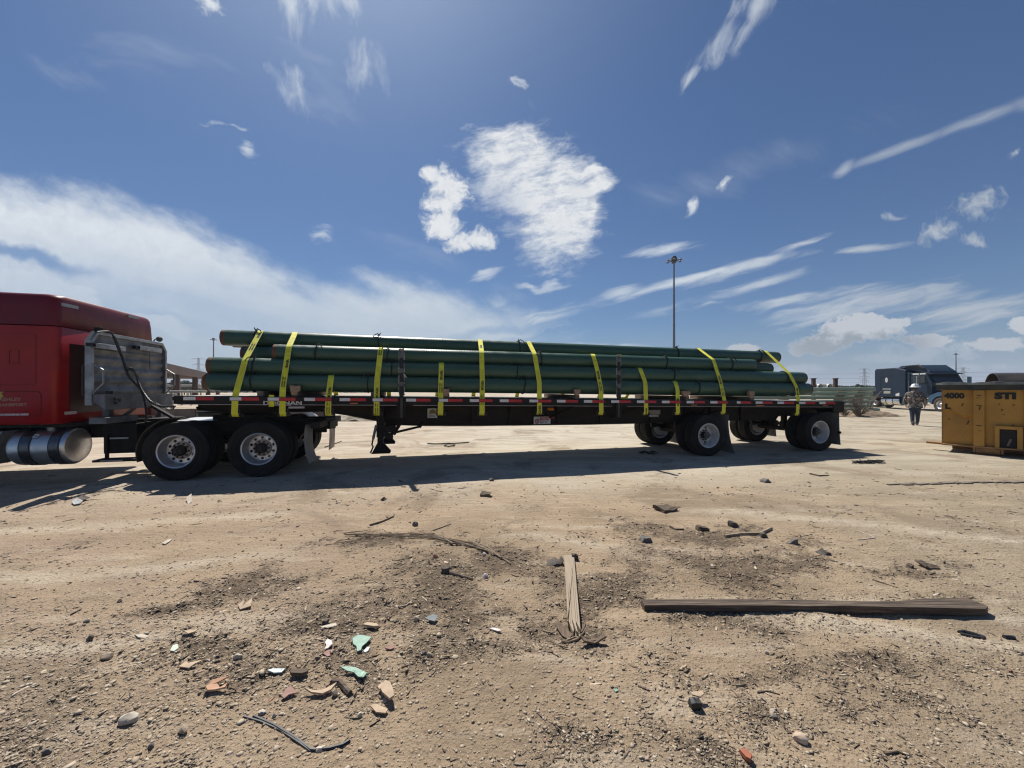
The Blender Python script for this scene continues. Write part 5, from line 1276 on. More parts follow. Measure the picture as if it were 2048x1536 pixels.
    MB().tube([loc(t_r + 0.09, w_at(299, t_r + .09), z_at(693, t_r, w_at(299, t_r))), loc(t_r + 0.09, w_at(299.5, t_r + .09), z_at(739, t_r, w_at(299, t_r)))], [0.004, 0.004], 5).build('hanging_cord', hosem, rk, (-1 - t_r, 0, 0))
    return tk
build_truck()
# ------------------------------------------------------------------ things beyond the trailer
def gx(px, D): return (px - 1024.0) / F * D
def gz(py, D): return H - (py - HY) / F * D
steelg = mat('galvanised_pole', (0.16, 0.18, 0.21), (0.12, 0.135, 0.16), 2, 0.5, metal=0.4)
darkfix = mat('dark_lamp_housing', (0.02, 0.022, 0.026), None, rough=0.6)
def mast(px, top, hgt, label, rt=None, foot=0.32):
    D = hgt * F / (HY - top); s = D / 85.0
    x = gx(px, D); o = empty('light_mast', (x, D, 0)); tag(o, label, 'light mast', 'high light masts')
    z = hgt + H
    MB().tube([(0, 0, 0), (0, 0, z * 0.5), (0, 0, z - 0.4)], [foot, foot * 0.75, foot * 0.45], 12).build('pole', steelg, o)
    MB().lathe([(0.0005, 0.9), (0.45, 0.85), (0.65, 0.4), (0.6, -0.3), (0.35, -0.6), (0.0005, -0.6)], 16, 'z', Matrix.Translation((0, 0, z - 0.3))).build('head_frame', darkfix, o)
    rg = MB(); rg.lathe([(1.0, -0.05), (1.06, 0.0), (1.0, 0.05), (0.94, 0)], 24, 'z', Matrix.Translation((0, 0, z - 0.3)), closed=True); rg.build('lamp_ring', darkfix, o)
    for i in range(6):
        a = 2 * math.pi * i / 6 + 0.2
        MB().tube([(0.5, 0, 0.05), (1.1, 0, 0)], 0.05, 6).lathe([(0.0005, 0.18), (0.2, 0.12), (0.36, -0.05), (0.30, -0.14), (0.0005, -0.16)], 12, 'z', Matrix.Translation((1.45, 0, -0.1))).build('lamp', darkfix, o, (0, 0, z - 0.3), (0, 0, a))
    return o
mast(1348, 518, 29.0, 'tall slender light mast rising behind the pipes near the middle of the trailer')
mast(427, 678, 28.0, 'light mast left of the topmost pipe end, beside the pylon above the brown roof', foot=0.5)
mast(1912, 708, 28.0, 'light mast behind the yellow dumpster, beside a lattice pylon', foot=0.6)

pylm = mat('pylon_steel', (0.22, 0.24, 0.26), None, rough=0.6, metal=0.3)
def pylon(px, top, bot_py, D, label, arms=4, wide=1.0):
    x = gx(px, D); zt = gz(top, D); o = empty('power_pylon', (x, D, 0), 0.12); tag(o, label, 'pylon', 'lattice power pylons on the horizon')
    bw = 6.0 * wide; tw = 1.5 * wide; n = 7; mb = MB(); th = 0.00055 * D
    def half(z): return (bw + (tw - bw) * min(1, (z / zt) ** 0.7)) / 2
    zs = [zt * i / n for i in range(n + 1)]
    for sx in (-1, 1):
        for sy in (-1, 1):
            for i in range(n): mb.bar((sx * half(zs[i]), sy * half(zs[i]), zs[i]), (sx * half(zs[i + 1]), sy * half(zs[i + 1]), zs[i + 1]), th, th)
    for i in range(n):
        a, b = zs[i], zs[i + 1]; ha, hb = half(a), half(b)
        for sy in (-1, 1):
            mb.bar((-ha, sy * ha, a), (hb, sy * hb, b), th * .7, th * .7).bar((ha, sy * ha, a), (-hb, sy * hb, b), th * .7, th * .7).bar((-hb, sy * hb, b), (hb, sy * hb, b), th * .7, th * .7)
    mb.build('lattice_tower', pylm, o, smooth=False)
    ins_ = MB()
    for k in range(arms):
        z = zt - zt * (0.03 + 0.17 * k); L = (9.5 if k % 2 == 0 else 8.0) * wide
        am = MB()
        for s in (-1, 1):
            am.bar((0, 0, z), (s * L, 0, z), th, th).bar((0, 0, z + 2.2 if k else z + 1.2), (s * L, 0, z), th * .7, th * .7).bar((s * L * .5, 0, z), (s * L * .25, 0, z + 1.2), th * .6, th * .6)
            ins_.tube([(s * L, 0, z), (s * L, 0, z - 2.0)], th * 0.6, 5)
        am.build('cross_arm', pylm, o, smooth=False)
    ins_.build('insulators', pylm, o)
    o['_arms'] = 0; del o['_arms']
    return o, x, zt
pylon(397, 716, 746, 560, 'lattice power pylon above the brown roof at the left', 4, 0.95)
pylon(1729, 737, 775, 640, 'lattice power pylon over the scrub left of the blue truck', 4, 1.0)
pylon(1926, 735, 768, 620, 'lattice power pylon above the yellow dumpster, beside a light mast', 4, 1.15)
cabm = mat('power_cable', (0.10, 0.11, 0.12), None, rough=0.6)
for i, (ya, yb, yc) in enumerate(((747.5, 746, 745), (757, 756, 754), (765.5, 764, 762))):
    pts = []
    for px, D in [(1400 + 20 * k, 640 + 0.0 * k) for k in range(0, 33)]:
        if px < 1729: q = (px - 1400) / 329.0; py = ya + 1.6 - 1.6 * q * q + (0 if q < 1 else 0)
        else: q = (px - 1729) / 197.0; py = (yb + (yc - yb) * q) + 1.5 * math.sin(math.pi * min(1, q))
        pts.append((gx(px, D), D, gz(py, D)))
    c = Vector(pts[0]); o = MB().tube([Vector(p) - c for p in pts], 0.16, 4).build('power_line', cabm, None, c)
    tag(o, ['uppermost power line strung between the pylons on the right', 'middle power line strung between the pylons on the right', 'lowest power line strung between the pylons on the right'][i], 'power line', 'power lines on the horizon')

# ---- trees, scrub
leafm = mat('far_foliage', (0.055, 0.075, 0.035), (0.09, 0.105, 0.055), 0.25, 0.9, c3=(0.03, 0.042, 0.022), s3=0.7, t3=(0.5, 0.7))
leafm2 = mat('olive_foliage', (0.10, 0.115, 0.045), (0.065, 0.085, 0.04), 0.3, 0.9)
bark = mat('bark', (0.09, 0.07, 0.055), (0.06, 0.05, 0.04), 4, 0.9)
def leaf_cloud(mb, c, rx, ry, rz, n, size, rnd):
    for _ in range(n):
        while True:
            p = Vector((rnd.uniform(-1, 1), rnd.uniform(-1, 1), rnd.uniform(-1, 1)))
            if p.length < 1: break
        p = Vector((p.x * rx, p.y * ry, p.z * rz)) + Vector(c)
        d = Vector((rnd.uniform(-1, 1), rnd.uniform(-1, 1), rnd.uniform(-.5, 1))).normalized(); e = d.cross(Vector((rnd.random(), rnd.random(), rnd.random()))).normalized(); f = d.cross(e)
        s = size * rnd.uniform(0.6, 1.3)
        mb.add([p - e * s, p + f * s * 0.7, p + e * s, p - f * s * 0.7], [(0, 1, 2, 3)])
def tree(px, D, hgt, wid, label, m=leafm, seed=0, base=0.0, shape='round'):
    rnd = random.Random(seed); x = gx(px, D); o = empty('tree', (x, D, base)); tag(o, label, 'tree', 'trees on the horizon')
    mb = MB(); mb.tube([(0, 0, 0), (rnd.uniform(-.2, .2), 0, hgt * 0.4), (rnd.uniform(-.5, .5), 0, hgt * 0.75)], [hgt * 0.035, hgt * 0.025, hgt * 0.012], 6)
    for i in range(5):
        a = rnd.uniform(0, 6.3); z = hgt * rnd.uniform(0.35, 0.6); mb.tube([(0, 0, z), (wid * 0.35 * math.cos(a), wid * 0.35 * math.sin(a), z + hgt * 0.2)], [hgt * 0.014, hgt * 0.006], 5)
    mb.build('trunk', bark, o)
    cr = MB()
    for i in range(9):
        a = rnd.uniform(0, 6.3); rr_ = wid * 0.5 * rnd.uniform(0.15, 0.75); z = hgt * rnd.uniform(0.5, 0.86)
        leaf_cloud(cr, (rr_ * math.cos(a), rr_ * math.sin(a), z), wid * rnd.uniform(0.16, 0.28), wid * rnd.uniform(0.16, 0.28), hgt * rnd.uniform(0.08, 0.16), 90, hgt * 0.035, rnd)
    cr.build('crown', m, o, smooth=False); return o
TL = [(1653, 260, 'round tree on the horizon above the pale pipe bores'), (1664, 250, 'second round tree above the pale pipe bores, closer to the right post'), (1640, 270, 'small tree on the horizon by the left rack post'), (1706, 260, 'tree bump on the horizon just left of the power pylon'),
      (1724, 240, 'tree bump at the foot of the power pylon'), (1741, 235, 'round tree on the horizon touching the rear of the blue truck')]
for i, (px, D, lab) in enumerate(TL):
    tp = {1653: 768.5, 1664: 768.5, 1640: 771, 1706: 773.5, 1724: 772, 1741: 769.5}[px]
    tree(px, D, gz(tp, D), gz(tp, D) * 0.9, lab, seed=i + 3)
TL2 = [(342, 120, 758, 'dark tree seen under the brown roof, left of its wide column'), (369, 125, 757, 'tall dark tree seen between the columns of the brown roof'), (381, 130, 762, 'lower dark tree seen beside the slim column under the brown roof'), (391, 128, 764, 'small dark tree at the far end under the brown roof')]
for i, (px, D, tp, lab) in enumerate(TL2): tree(px, D, gz(tp, D), 4.5, lab, seed=30 + i)
rnd = random.Random(5)
def treeline(p0, p1, D0, D1, ytop, lab, m, seed, n=2600, yt2=None):
    r_ = random.Random(seed); mb = MB(); c = Vector((gx((p0 + p1) / 2, (D0 + D1) / 2), (D0 + D1) / 2, 0))
    for i in range(n):
        D = r_.uniform(D0, D1); px = r_.uniform(p0, p1)
        q = float(fbm(np.array([px * 0.05]), np.array([D * 0.02 + seed]), 3, seed)[0])
        z = gz(ytop + (0.5 - q) * 9, D) * r_.uniform(0.05, 1.0)
        leaf_cloud(mb, (gx(px, D) - c.x, D - c.y, z), 1.2, 1.2, 0.8, 5, 0.9 * D / 200, r_)
    o = mb.build('treeline', m, None, c, smooth=False); tag(o, lab, None, None, 'stuff'); return o
treeline(1560, 1790, 210, 300, 775.5, 'dark green far woods along the horizon on the right', leafm, 3)
treeline(1640, 1770, 95, 150, 778, 'olive scrub in front of the far woods', leafm2, 4, 1500)
treeline(1780, 2300, 260, 380, 776.5, 'far woods on the horizon behind the dumpster', leafm, 9, 1500)
treeline(250, 760, 220, 330, 775, 'far woods along the horizon on the left', leafm, 6, 2200)
treeline(760, 1560, 300, 420, 777, 'far woods along the horizon behind the trailer', leafm, 8, 2200)

# ---- brown open-sided roof at the left
brn = mat('brown_painted_steel', (0.075, 0.042, 0.032), (0.11, 0.065, 0.05), 0.6, 0.7)
brn2 = mat('brown_roof_top', (0.11, 0.07, 0.055), (0.15, 0.1, 0.08), 0.5, 0.7)
A = Vector((gx(300, 36), 36, 0)); B = Vector((gx(420, 66), 66, 0)); dv = (B - A); LL = dv.length; dn = dv.normalized()
zc = 4.35
cp = empty('open_roof_shed', A, math.atan2(dv.y, dv.x)); tag(cp, 'long brown open-sided shed roof on columns behind the red truck', 'shed')
MB().prism([(-0.3, zc - 0.9), (7.0, zc - 0.9), (7.0, zc - 0.55), (3.4, zc + 0.15), (-0.3, zc)], 'x', -14, LL).build('roof', brn2, cp, smooth=False)
MB().box(-14, LL, -0.42, -0.301, zc - 0.98, zc + 0.02).build('fascia', brn, cp, smooth=False)
for i in range(6):
    MB().box(-12 + i * 11.2, -11.4 + i * 11.2, -0.28, 0.3, 0, zc - 0.9).build('column', brn, cp, smooth=False); MB().box(-12 + i * 11.2, -11.6 + i * 11.2, 6.4, 6.8, 0, zc - 0.9).build('column', brn, cp, smooth=False)
# pale rails and racks in the yard beyond the roof
palem = mat('pale_yard_steel', (0.42, 0.43, 0.41), (0.3, 0.3, 0.28), 1, 0.7)
for i, (p0, p1, py, D) in enumerate(((330, 405, 771, 70), (330, 400, 776.5, 55), (335, 410, 783, 40), (300, 350, 789, 34), (300, 348, 794, 30))):
    x0, x1 = gx(p0, D), gx(p1, D); z = gz(py, D)
    mb = MB().tube([(0, 0, z), (x1 - x0, 0.2, z)], 0.10 * D / 40, 8)
    k = 4
    for j in range(k): mb.box((x1 - x0) * (j + .5) / k - .05, (x1 - x0) * (j + .5) / k + .05, 0.0, 0.1, 0, z)
    o = mb.build('pipe_rail', palem, None, (x0, D, 0)); tag(o, ['farthest pale rail under the brown roof', 'second farthest pale rail under the brown roof', 'pale rail low under the brown roof, above the trailer nose', 'upper pale rail beside the headache rack tray', 'lower pale rail beside the headache rack tray'][i], 'rail', 'pale rails under the brown roof')
# low concrete barrier behind the tractor wheels
conc = mat('dusty_concrete', (0.20, 0.165, 0.135), (0.15, 0.12, 0.095), 0.8, 0.9, c3=(0.10, 0.08, 0.065), s3=2.5, bump=0.01, bscale=8)
x0, y0, x1, y1 = gx(180, 19), 19, gx(662, 21.5), 21.5
for i in range(5):
    ax_ = x0 + (x1 - x0) * i / 5; ay_ = y0 + (y1 - y0) * i / 5; Ls = math.hypot(x1 - x0, y1 - y0) / 5 - 0.05
    o = MB().prism([(0, 0), (0.6, 0), (0.42, 0.25), (0.38, 0.62), (0.22, 0.62), (0.18, 0.25)], 'x', 0, Ls).build('concrete_barrier', conc, None, (ax_, ay_, 0), (0, 0, math.atan2(y1 - y0, x1 - x0)), bevel=0.02)
    tag(o, ['concrete barrier behind the fuel tank of the red truck', 'concrete barrier seen between the fuel tank and the front drive wheel', 'concrete barrier seen under the trailer nose', 'concrete barrier behind the second drive wheel of the truck', 'last concrete barrier, ending by the truck mud flaps'][i], 'barrier', 'concrete barriers behind the truck')
o = MB().box(0, 1.0, -0.05, 0.0, 0, 0.22).build('dark_panel', blkd, None, (gx(398, 18.6), 18.6, 0.28), (0, 0, 0.1)); tag(o, 'dark rectangular panel leaning on the concrete barrier above the front drive wheel', 'panel')
# low heaps of dirt
def mound(px, D, rx, ry, hh, label, seed, m=None):
    n = 44; mb = MB(); vs = []; fs = []
    for i in range(n + 1):
        for j in range(n + 1):
            u, v = -1 + 2 * i / n, -1 + 2 * j / n; r2 = math.sqrt(u * u + v * v)
            vs.append((u * rx, v * ry, hh * max(-0.05, (1 - r2) ** 1.0 if r2 < 1 else -0.05)))
    a = np.array(vs); nz = fbm(a[:, 0] * 2.2 + seed, a[:, 1] * 2.2, 4, seed); a[:, 2] += (nz - 0.5) * hh * 0.9 * (a[:, 2] > 0) - 0.02
    for i in range(n):
        for j in range(n): b = i * (n + 1) + j; fs.append((b, b + n + 1, b + n + 2, b + 1))
    o = mb.add([tuple(p) for p in a], fs).build('dirt_mound', m or mat('mound_dirt', (0.30, 0.225, 0.15), (0.20, 0.15, 0.10), 1.5, 0.95, bump=0.02, bscale=14), None, (gx(px, D), D, 0)); tag(o, label, 'mound'); return o
mound(705, 20.5, 2.3, 1.0, 0.36, 'low heap of pale dirt at the end of the concrete barriers', 3, mat('pale_heap', (0.42, 0.36, 0.28), (0.14, 0.11, 0.08), 1.3, 0.95, bump=0.02, bscale=12))
mound(1725, 23.6, 3.0, 0.9, 0.42, 'low brown dirt mound under the bare bush, right of the trailer tail', 5)
# bare bush
twig = mat('dry_twigs', (0.17, 0.14, 0.11), (0.11, 0.09, 0.07), 6, 0.9)
def bush(px, D, hh, label, seed, n=70, lean=0.0):
    r_ = random.Random(seed); o = empty('bare_bush', (gx(px, D), D, 0.1)); tag(o, label, 'bush'); mb = MB(); lf = MB()
    for i in range(n):
        a = r_.uniform(0, 6.3); sp = r_.uniform(0.1, 0.75) * hh; h1 = hh * r_.uniform(0.35, 1.0)
        p = [Vector((0.1 * math.cos(a), 0.1 * math.sin(a), 0)), Vector((sp * 0.5 * math.cos(a), sp * 0.5 * math.sin(a), h1 * 0.55)), Vector((sp * math.cos(a) + lean, sp * math.sin(a), h1))]
        mb.tube(p, [0.016, 0.011, 0.004], 4)
        for k in range(3):
            q = p[1] + (p[2] - p[1]) * r_.uniform(0.0, 0.8); mb.tube([q, q + Vector((r_.uniform(-.22, .22), r_.uniform(-.2, .2), r_.uniform(0.05, .25)))], [0.007, 0.003], 3)
        if r_.random() < 0.7: leaf_cloud(lf, p[1] * r_.uniform(0.3, 0.9), 0.25, 0.25, 0.12, 6, 0.035, r_)
    mb.build('stems', twig, o); lf.build('dry_leaves', mat('dry_leaf', (0.11, 0.10, 0.06), (0.16, 0.13, 0.08), 5, 0.9), o, smooth=False)
bush(1716, 22.9, 1.35, 'bare grey bush on the mound behind the trailer tail', 4, 60)
bush(1690, 22.8, 0.5, 'low dry weeds beside the bare bush', 5, 24)
o = MB().tube([(0, 0, 0), (0.35, 0.1, 0.7), (0.95, 0.1, 1.45), (1.25, 0.1, 1.5)], [0.03, 0.03, 0.025, 0.012], 6).build('leaning_stick', twig, None, (gx(1736, 25.5), 25.5, 0.05)); tag(o, 'leaning pale stick rising behind the bare bush, in front of the blue truck', 'stick')

# ---- stacked light green pipes beyond the trailer tail
pgm = mat('pale_green_pipe', (0.19, 0.26, 0.20), (0.24, 0.30, 0.24), 0.7, 0.5, c3=(0.30, 0.32, 0.26), s3=4)
GL = ['topmost pale green pipe of the stack beyond the trailer tail', 'second pale green pipe from the top beyond the trailer tail', 'third pale green pipe from the top beyond the trailer tail', 'fourth pale green pipe from the top, just above the trailer tail rail', 'fifth pale green pipe from the top, right of the tail', 'lowest pale green pipe of the stack beyond the trailer tail']
for i, (py, pr, rr_) in enumerate(((778.5, 1749, .115), (787, 1744, .125), (795, 1740, .12), (803, 1743, .12), (811.3, 1744, .12), (819.5, 1757, .125))):
    D = 27.0 - 0.15 * (5 - i); x1 = gx(pr, D); x0 = gx(1395, D)
    o = empty('green_pipe', (x0, D, gz(py, D))); tag(o, GL[i], 'pipe', 'pale green pipes stacked beyond the trailer')
    MB().lathe([(rr_ - 0.012, 0.0), (rr_, 0.0), (rr_, x1 - x0), (rr_ - 0.012, x1 - x0)], 20, 'x', closed=True).build('pipe_wall', pgm, o)
    for q in (0.18, 0.5, 0.82, 0.93):
        if i < 5: MB().box((x1 - x0) * q - 0.3, (x1 - x0) * q + 0.3, -0.1, 0.1, -rr_ - 0.045, -rr_ - 0.004).build('spacer', lum, o)
o = MB().box(0, gx(1752, 26.6) - gx(1420, 26.6), 0, 0.25, 0, 0.10).build('ground_beam', lum, None, (gx(1420, 26.6), 26.9, 0.0)); tag(o, 'timber beam on the ground under the pale green pipe stack', 'lumber')
# pale pipes seen end-on between two rack posts
whp = mat('pale_coated_pipe', (0.62, 0.64, 0.62), None, rough=0.5)
for i, px in enumerate((1629.5, 1641.5, 1660.5, 1671)):
    D = 34.0; r_ = 0.24 if i in (1, 2) else 0.17
    o = empty('pale_pipe', (gx(px, D), D, gz(773.0, D))); o.rotation_euler = (0, 0, 0.0)
    MB().lathe([(r_ - 0.03, 0), (r_, 0), (r_, 6), (r_ - 0.03, 6)], 20, 'y', closed=True).build('pipe_wall', whp, o); MB().disc((0, 5.9, 0), r_ - 0.03, 20).build('dark_bore', pblack, o)
    tag(o, ['pale pipe end beside the left rack post', 'pale pipe with a dark bore, second from the left rack post', 'pale pipe with a dark bore, nearer the right rack post', 'pale pipe end beside the right rack post'][i], 'pipe', 'pale pipes seen end-on in the rack')
o = MB().box(0, gx(1674, 34) - gx(1625, 34), 0, 5.5, 0, 0.12).build('white_rack_bed', whp, None, (gx(1625, 34), 34.2, gz(771.0, 34)),); tag(o, 'white slab lying over the pale pipes between the rack posts', 'slab')
for i, px in enumerate((1627, 1671)):
    o = MB().box(-0.13, 0.13, -0.1, 0.1, 0, gz(758, 33.8)).box(-0.18, 0.18, -0.12, 0.12, gz(758, 33.8), gz(756.3, 33.8)).build('rack_post', mat('dark_rusty_post', (0.05, 0.03, 0.028), (0.09, 0.05, 0.04), 3, 0.8), None, (gx(px, 33.8), 33.8, 0), smooth=False)
    tag(o, ['dark rack post at the left of the pale pipe ends', 'dark rack post at the right of the pale pipe ends'][i], 'post', 'rack posts beyond the trailer tail')
# dark rusty pipes and clutter by the blue truck
rustd = mat('dark_rusty_steel', (0.045, 0.032, 0.026), (0.09, 0.06, 0.045), 1.5, 0.8)
DL = ['highest dark rusty pipe behind the bare bush', 'second dark rusty pipe behind the bare bush', 'third dark rusty pipe behind the bare bush', 'fourth dark rusty pipe behind the bare bush', 'lowest dark rusty pipe on the ground behind the blue truck rear']
for i, (p0, p1, py, r_) in enumerate(((1700, 1748, 787, .28), (1704, 1752, 794, .30), (1690, 1750, 801, .30), (1708, 1756, 807.5, .28), (1700, 1770, 813.2, .26))):
    D = 37.5; x0, x1 = gx(p0, D), gx(p1, D)
    o = MB().lathe([(r_ - 0.02, 0), (r_, 0), (r_, x1 - x0), (r_ - 0.02, x1 - x0)], 18, 'x', closed=True).build('rusty_pipe', rustd, None, (x0, D, gz(py, D)), (0, 0, 0.05)); tag(o, DL[i], 'pipe', 'dark rusty pipes behind the bush')
o = MB().box(0, gx(1733, 33) - gx(1706, 33), 0, 0.3, 0, 0.12).box(0.6, 0.75, 0.05, 0.2, -1.4, 0).box(0.1, 0.25, 0.05, 0.2, -1.4, 0).build('rusty_table', mat('rusty_top', (0.30, 0.16, 0.09), (0.2, 0.1, 0.06), 2, 0.8), None, (gx(1706, 33), 33, gz(781, 33))); tag(o, 'rusty steel table with an orange-brown top right of the green pipe stack', 'table')
mbx = MB()
for i in range(5): mbx.lathe([(0.10, -0.3), (0.16, -0.3), (0.16, 0.3), (0.10, 0.3)], 14, 'y', Matrix.Translation((random.uniform(-.3, .3), random.uniform(-.3, .3), 0.15 + 0.28 * i)), closed=True)
o = mbx.build('pipe_fittings', palem, None, (gx(1709, 28), 28, 0)); tag(o, 'pale pipe fittings piled at the right end of the green pipe stack', 'fittings')

# ---- the blue sleeper truck
blu = mat('dark_blue_truck_paint', (0.008, 0.024, 0.05), (0.007, 0.02, 0.042), 0.8, 0.5, 0.6, spec=0.3, c3=(0.04, 0.055, 0.08), s3=3, t3=(0.62, 0.85))
blu2 = mat('light_blue_fender_paint', (0.035, 0.09, 0.16), None, rough=0.3, coat=0.25)
glass = mat('dark_window_glass', (0.02, 0.03, 0.03), None, rough=0.06, spec=0.8)
def build_blue():
    Rr = Vector((gx(1749, 34.0), 34.0, 0)); ang = math.atan2(-0.97, -0.10)
    bt = empty('blue_truck', Rr, ang); tag(bt, 'dark blue sleeper truck parked beyond the walking person, facing right', 'truck')
    # local: x forward, y to its left (away from us = +y?), z up ; near side is y = 0
    S = -1      # near side towards -y or +y
    fwd = Vector((math.cos(ang), math.sin(ang), 0)); left = Vector((-math.sin(ang), math.cos(ang), 0))
    tocam = -Rr.normalized(); s = 1 if left.dot(tocam) > 0 else -1      # near side lies towards s*left
    N = lambda y: -s * y                                                # depth y away from the near face
    def pr(name, poly, y0, y1, m, bevel=0.03, par=bt): return MB().prism(poly, 'y', N(y0), N(y1)).build(name, m, par, bevel=bevel)
    zr = gz(737.5, 33.5)
    pr('sleeper', [(0, 1.0), (0, zr - 0.15), (0.12, zr), (2.0, zr), (3.0, zr - 0.25), (3.0, 1.0)], 0.0, 2.4, blu, 0.06)
    pr('side_fairing', [(3.01, 1.0), (3.01, zr - 0.35), (3.25, zr - 0.55), (3.25, 1.0)], 0.08, 2.32, blu, 0.02)
    pr('roof_cap', [(2.0, zr + 0.01), (2.3, zr + 0.13), (3.9, zr + 0.10), (4.7, zr - 0.45), (4.7, zr - 0.62), (3.0, zr - 0.26), (2.6, zr - 0.02)], 0.25, 2.15, blu, 0.05)
    pr('roof_hatch', [(2.5, zr + 0.12), (3.9, zr + 0.14), (4.4, zr - 0.17), (4.35, zr - 0.2), (3.8, zr + 0.04)], 0.12, 0.24, mat('dark_roof_vent', (0.03, 0.02, 0.02), None, rough=0.4), 0.01)
    pr('cab', [(3.26, 1.0), (3.26, 2.95), (4.6, 2.92), (5.05, 2.15), (5.05, 1.0)], 0.12, 2.28, blu, 0.05)
    pr('door_window', [(3.5, 2.15), (3.5, 2.72), (4.5, 2.72), (4.75, 2.15)], 0.10, 0.13, glass, 0.0)
    pr('sun_visor', [(4.4, 2.80), (4.4, 2.97), (5.0, 2.86), (5.0, 2.80)], 0.15, 2.25, blu, 0.01)
    MB().add([(4.66, N(0.3), 2.86), (4.66, N(2.1), 2.86), (5.085, N(2.1), 2.18), (5.085, N(0.3), 2.18)], [(0, 1, 2, 3)]).build('windscreen', mat('windscreen_glass', (0.03, 0.045, 0.05), None, rough=0.15), bt)
    pr('hood', [(5.06, 0.95), (5.06, 2.1), (6.6, 1.95), (7.0, 1.75), (7.05, 0.75)], 0.40, 2.0, blu, 0.08)
    # front fender arch
    cx_, cz_ = 5.75, 0.52
    for (y0, y1) in ((0.0, 0.45), (1.95, 2.4)):
        poly = [(cx_ + 0.62 * math.cos(R(a)), cz_ + 0.62 * math.sin(R(a))) for a in range(0, 181, 15)]
        poly += [(cx_ - 0.95, 0.75), (cx_ - 0.85, 1.15), (cx_ - 0.2, 1.42), (cx_ + 0.7, 1.40), (cx_ + 1.1, 1.05), (cx_ + 1.15, 0.6)]
        pr('fender', poly, y0, y1, blu2, 0.02)
    pr('bumper', [(6.9, 0.35), (7.2, 0.35), (7.2, 0.75), (6.9, 0.75)], 0.0, 2.4, alu, 0.04)
    wl = empty('wheel', (cx_, N(0.15), cz_), parent=bt)
    mb = MB(); mb.lathe([(r, v) for r, v in tyre_profile(0.52, 0.28, 0.29)], 40, 'y', closed=True); mb.build('tyre', mat('dusty_brown_tyre', (0.07, 0.055, 0.045), (0.045, 0.038, 0.033), 4, 0.85), wl)
    mb = MB(); q = -1 if N(1) > 0 else 1
    mb.lathe([(0.30, q * 0.13), (0.27, q * 0.10), (0.24, q * 0.02)], 36, 'y'); holed_ring(mb, 0.13, 0.24, 8, 0.033, 0.19, q * 0.02, -q * 0.04, 16); mb.lathe([(0.13, q * 0.02), (0.12, q * 0.08), (0.07, q * 0.12), (0.0005, q * 0.13)], 24, 'y'); mb.build('rim', rimal, wl)
    for (x_, y_) in ((cx_, 2.2), (-1.2, 0.2), (-1.2, 2.1), (-2.5, 0.2), (-2.5, 2.1)):
        c = wl.copy(); COL.objects.link(c); c.parent = bt; c.location = (x_, N(y_), cz_)
        for ch in wl.children: d = ch.copy(); COL.objects.link(d); d.parent = c
    # tank, mirror, chassis
    tk_ = MB(); tk_.lathe([(0.0005, 0), (0.30, 0.02), (0.34, 0.08), (0.34, 1.75), (0.30, 1.8), (0.0005, 1.82)], 28, 'x'); t_ = tk_.build('fuel_tank', polal, bt, (0.55, N(0.36), 0.66))
    for q_ in (0.55, 1.2): MB().lathe([(0.341, q_ - .03), (0.349, q_ - .03), (0.349, q_ + .03), (0.341, q_ + .03)], 28, 'x', closed=True).build('tank_strap', chrm, t_)
    pr('battery_box', [(2.5, 0.42), (2.5, 0.95), (3.2, 0.95), (3.2, 0.42)], 0.12, 0.6, mat('blue_skirt', (0.03, 0.05, 0.09), None, rough=0.5), 0.01)
    pr('step', [(3.3, 0.42), (3.3, 0.48), (4.6, 0.48), (4.6, 0.42)], 0.02, 0.4, alu, 0.0)
    MB().box(-3.3, 6.9, min(N(0.8), N(0.9)), max(N(0.8), N(0.9)), 0.65, 0.9).box(-3.3, 6.9, min(N(1.5), N(1.6)), max(N(1.5), N(1.6)), 0.65, 0.9).box(-1.8, 0, min(N(0.6), N(1.8)), max(N(0.6), N(1.8)), 0.95, 1.1).build('chassis', blkd, bt)
    MB().tube([(4.35, N(-0.02), 1.9), (4.35, N(-0.2), 2.0), (4.35, N(-0.2), 2.75), (4.35, N(0.05), 2.8)], 0.02, 6).box(4.28, 4.36, min(N(-0.32), N(-0.08)), max(N(-0.32), N(-0.08)), 2.05, 2.7).build('mirror', alu, bt)
    MB().tube([(5.0, N(2.45), 1.9), (5.0, N(2.65), 2.0), (5.0, N(2.65), 2.6)], 0.02, 6).box(4.95, 5.03, min(N(2.55), N(2.8)), max(N(2.55), N(2.8)), 2.0, 2.6).build('mirror', mat('blue_mirror', (0.10, 0.16, 0.2), None, rough=0.3), bt)
    MB().tube([(3.3, N(-0.01), 1.1), (3.3, N(-0.01), 2.35)], 0.02, 6).build('grab_handle', alu, bt)
    pr('white_visor_strip', [(3.5, 2.80), (3.5, 2.90), (4.0, 2.90), (4.0, 2.80)], 0.095, 0.12, whp, 0.0); pr('white_visor_strip', [(4.1, 2.80), (4.1, 2.90), (4.55, 2.90), (4.55, 2.80)], 0.095, 0.12, whp, 0.0)
    # markings on the sleeper side
    y = -0.006
    MB().lathe([(0.0005, N(y)), (0.17, N(y)), (0.17, N(y + 0.008)), (0.0005, N(y + 0.008))], 20, 'y', Matrix.Translation((1.22, 0, 2.45)) @ Matrix.Diagonal((0.75, 1, 1.25, 1))).build('logo', whp, bt)
    pr('logo_line', [(1.19, 2.34), (1.19, 2.56), (1.215, 2.56), (1.215, 2.34)], y - 0.004, y, blu, 0.0)
    for (x0_, x1_, z0_, z1_) in ((0.85, 1.65, 1.72, 1.74), (0.85, 1.65, 1.63, 1.65)): pr('print_line', [(x0_, z0_), (x0_, z1_), (x1_, z1_), (x1_, z0_)], y, 0.001, whp, 0.0)
    Xd = Vector((1, 0, 0)) if s < 0 else Vector((1, 0, 0))
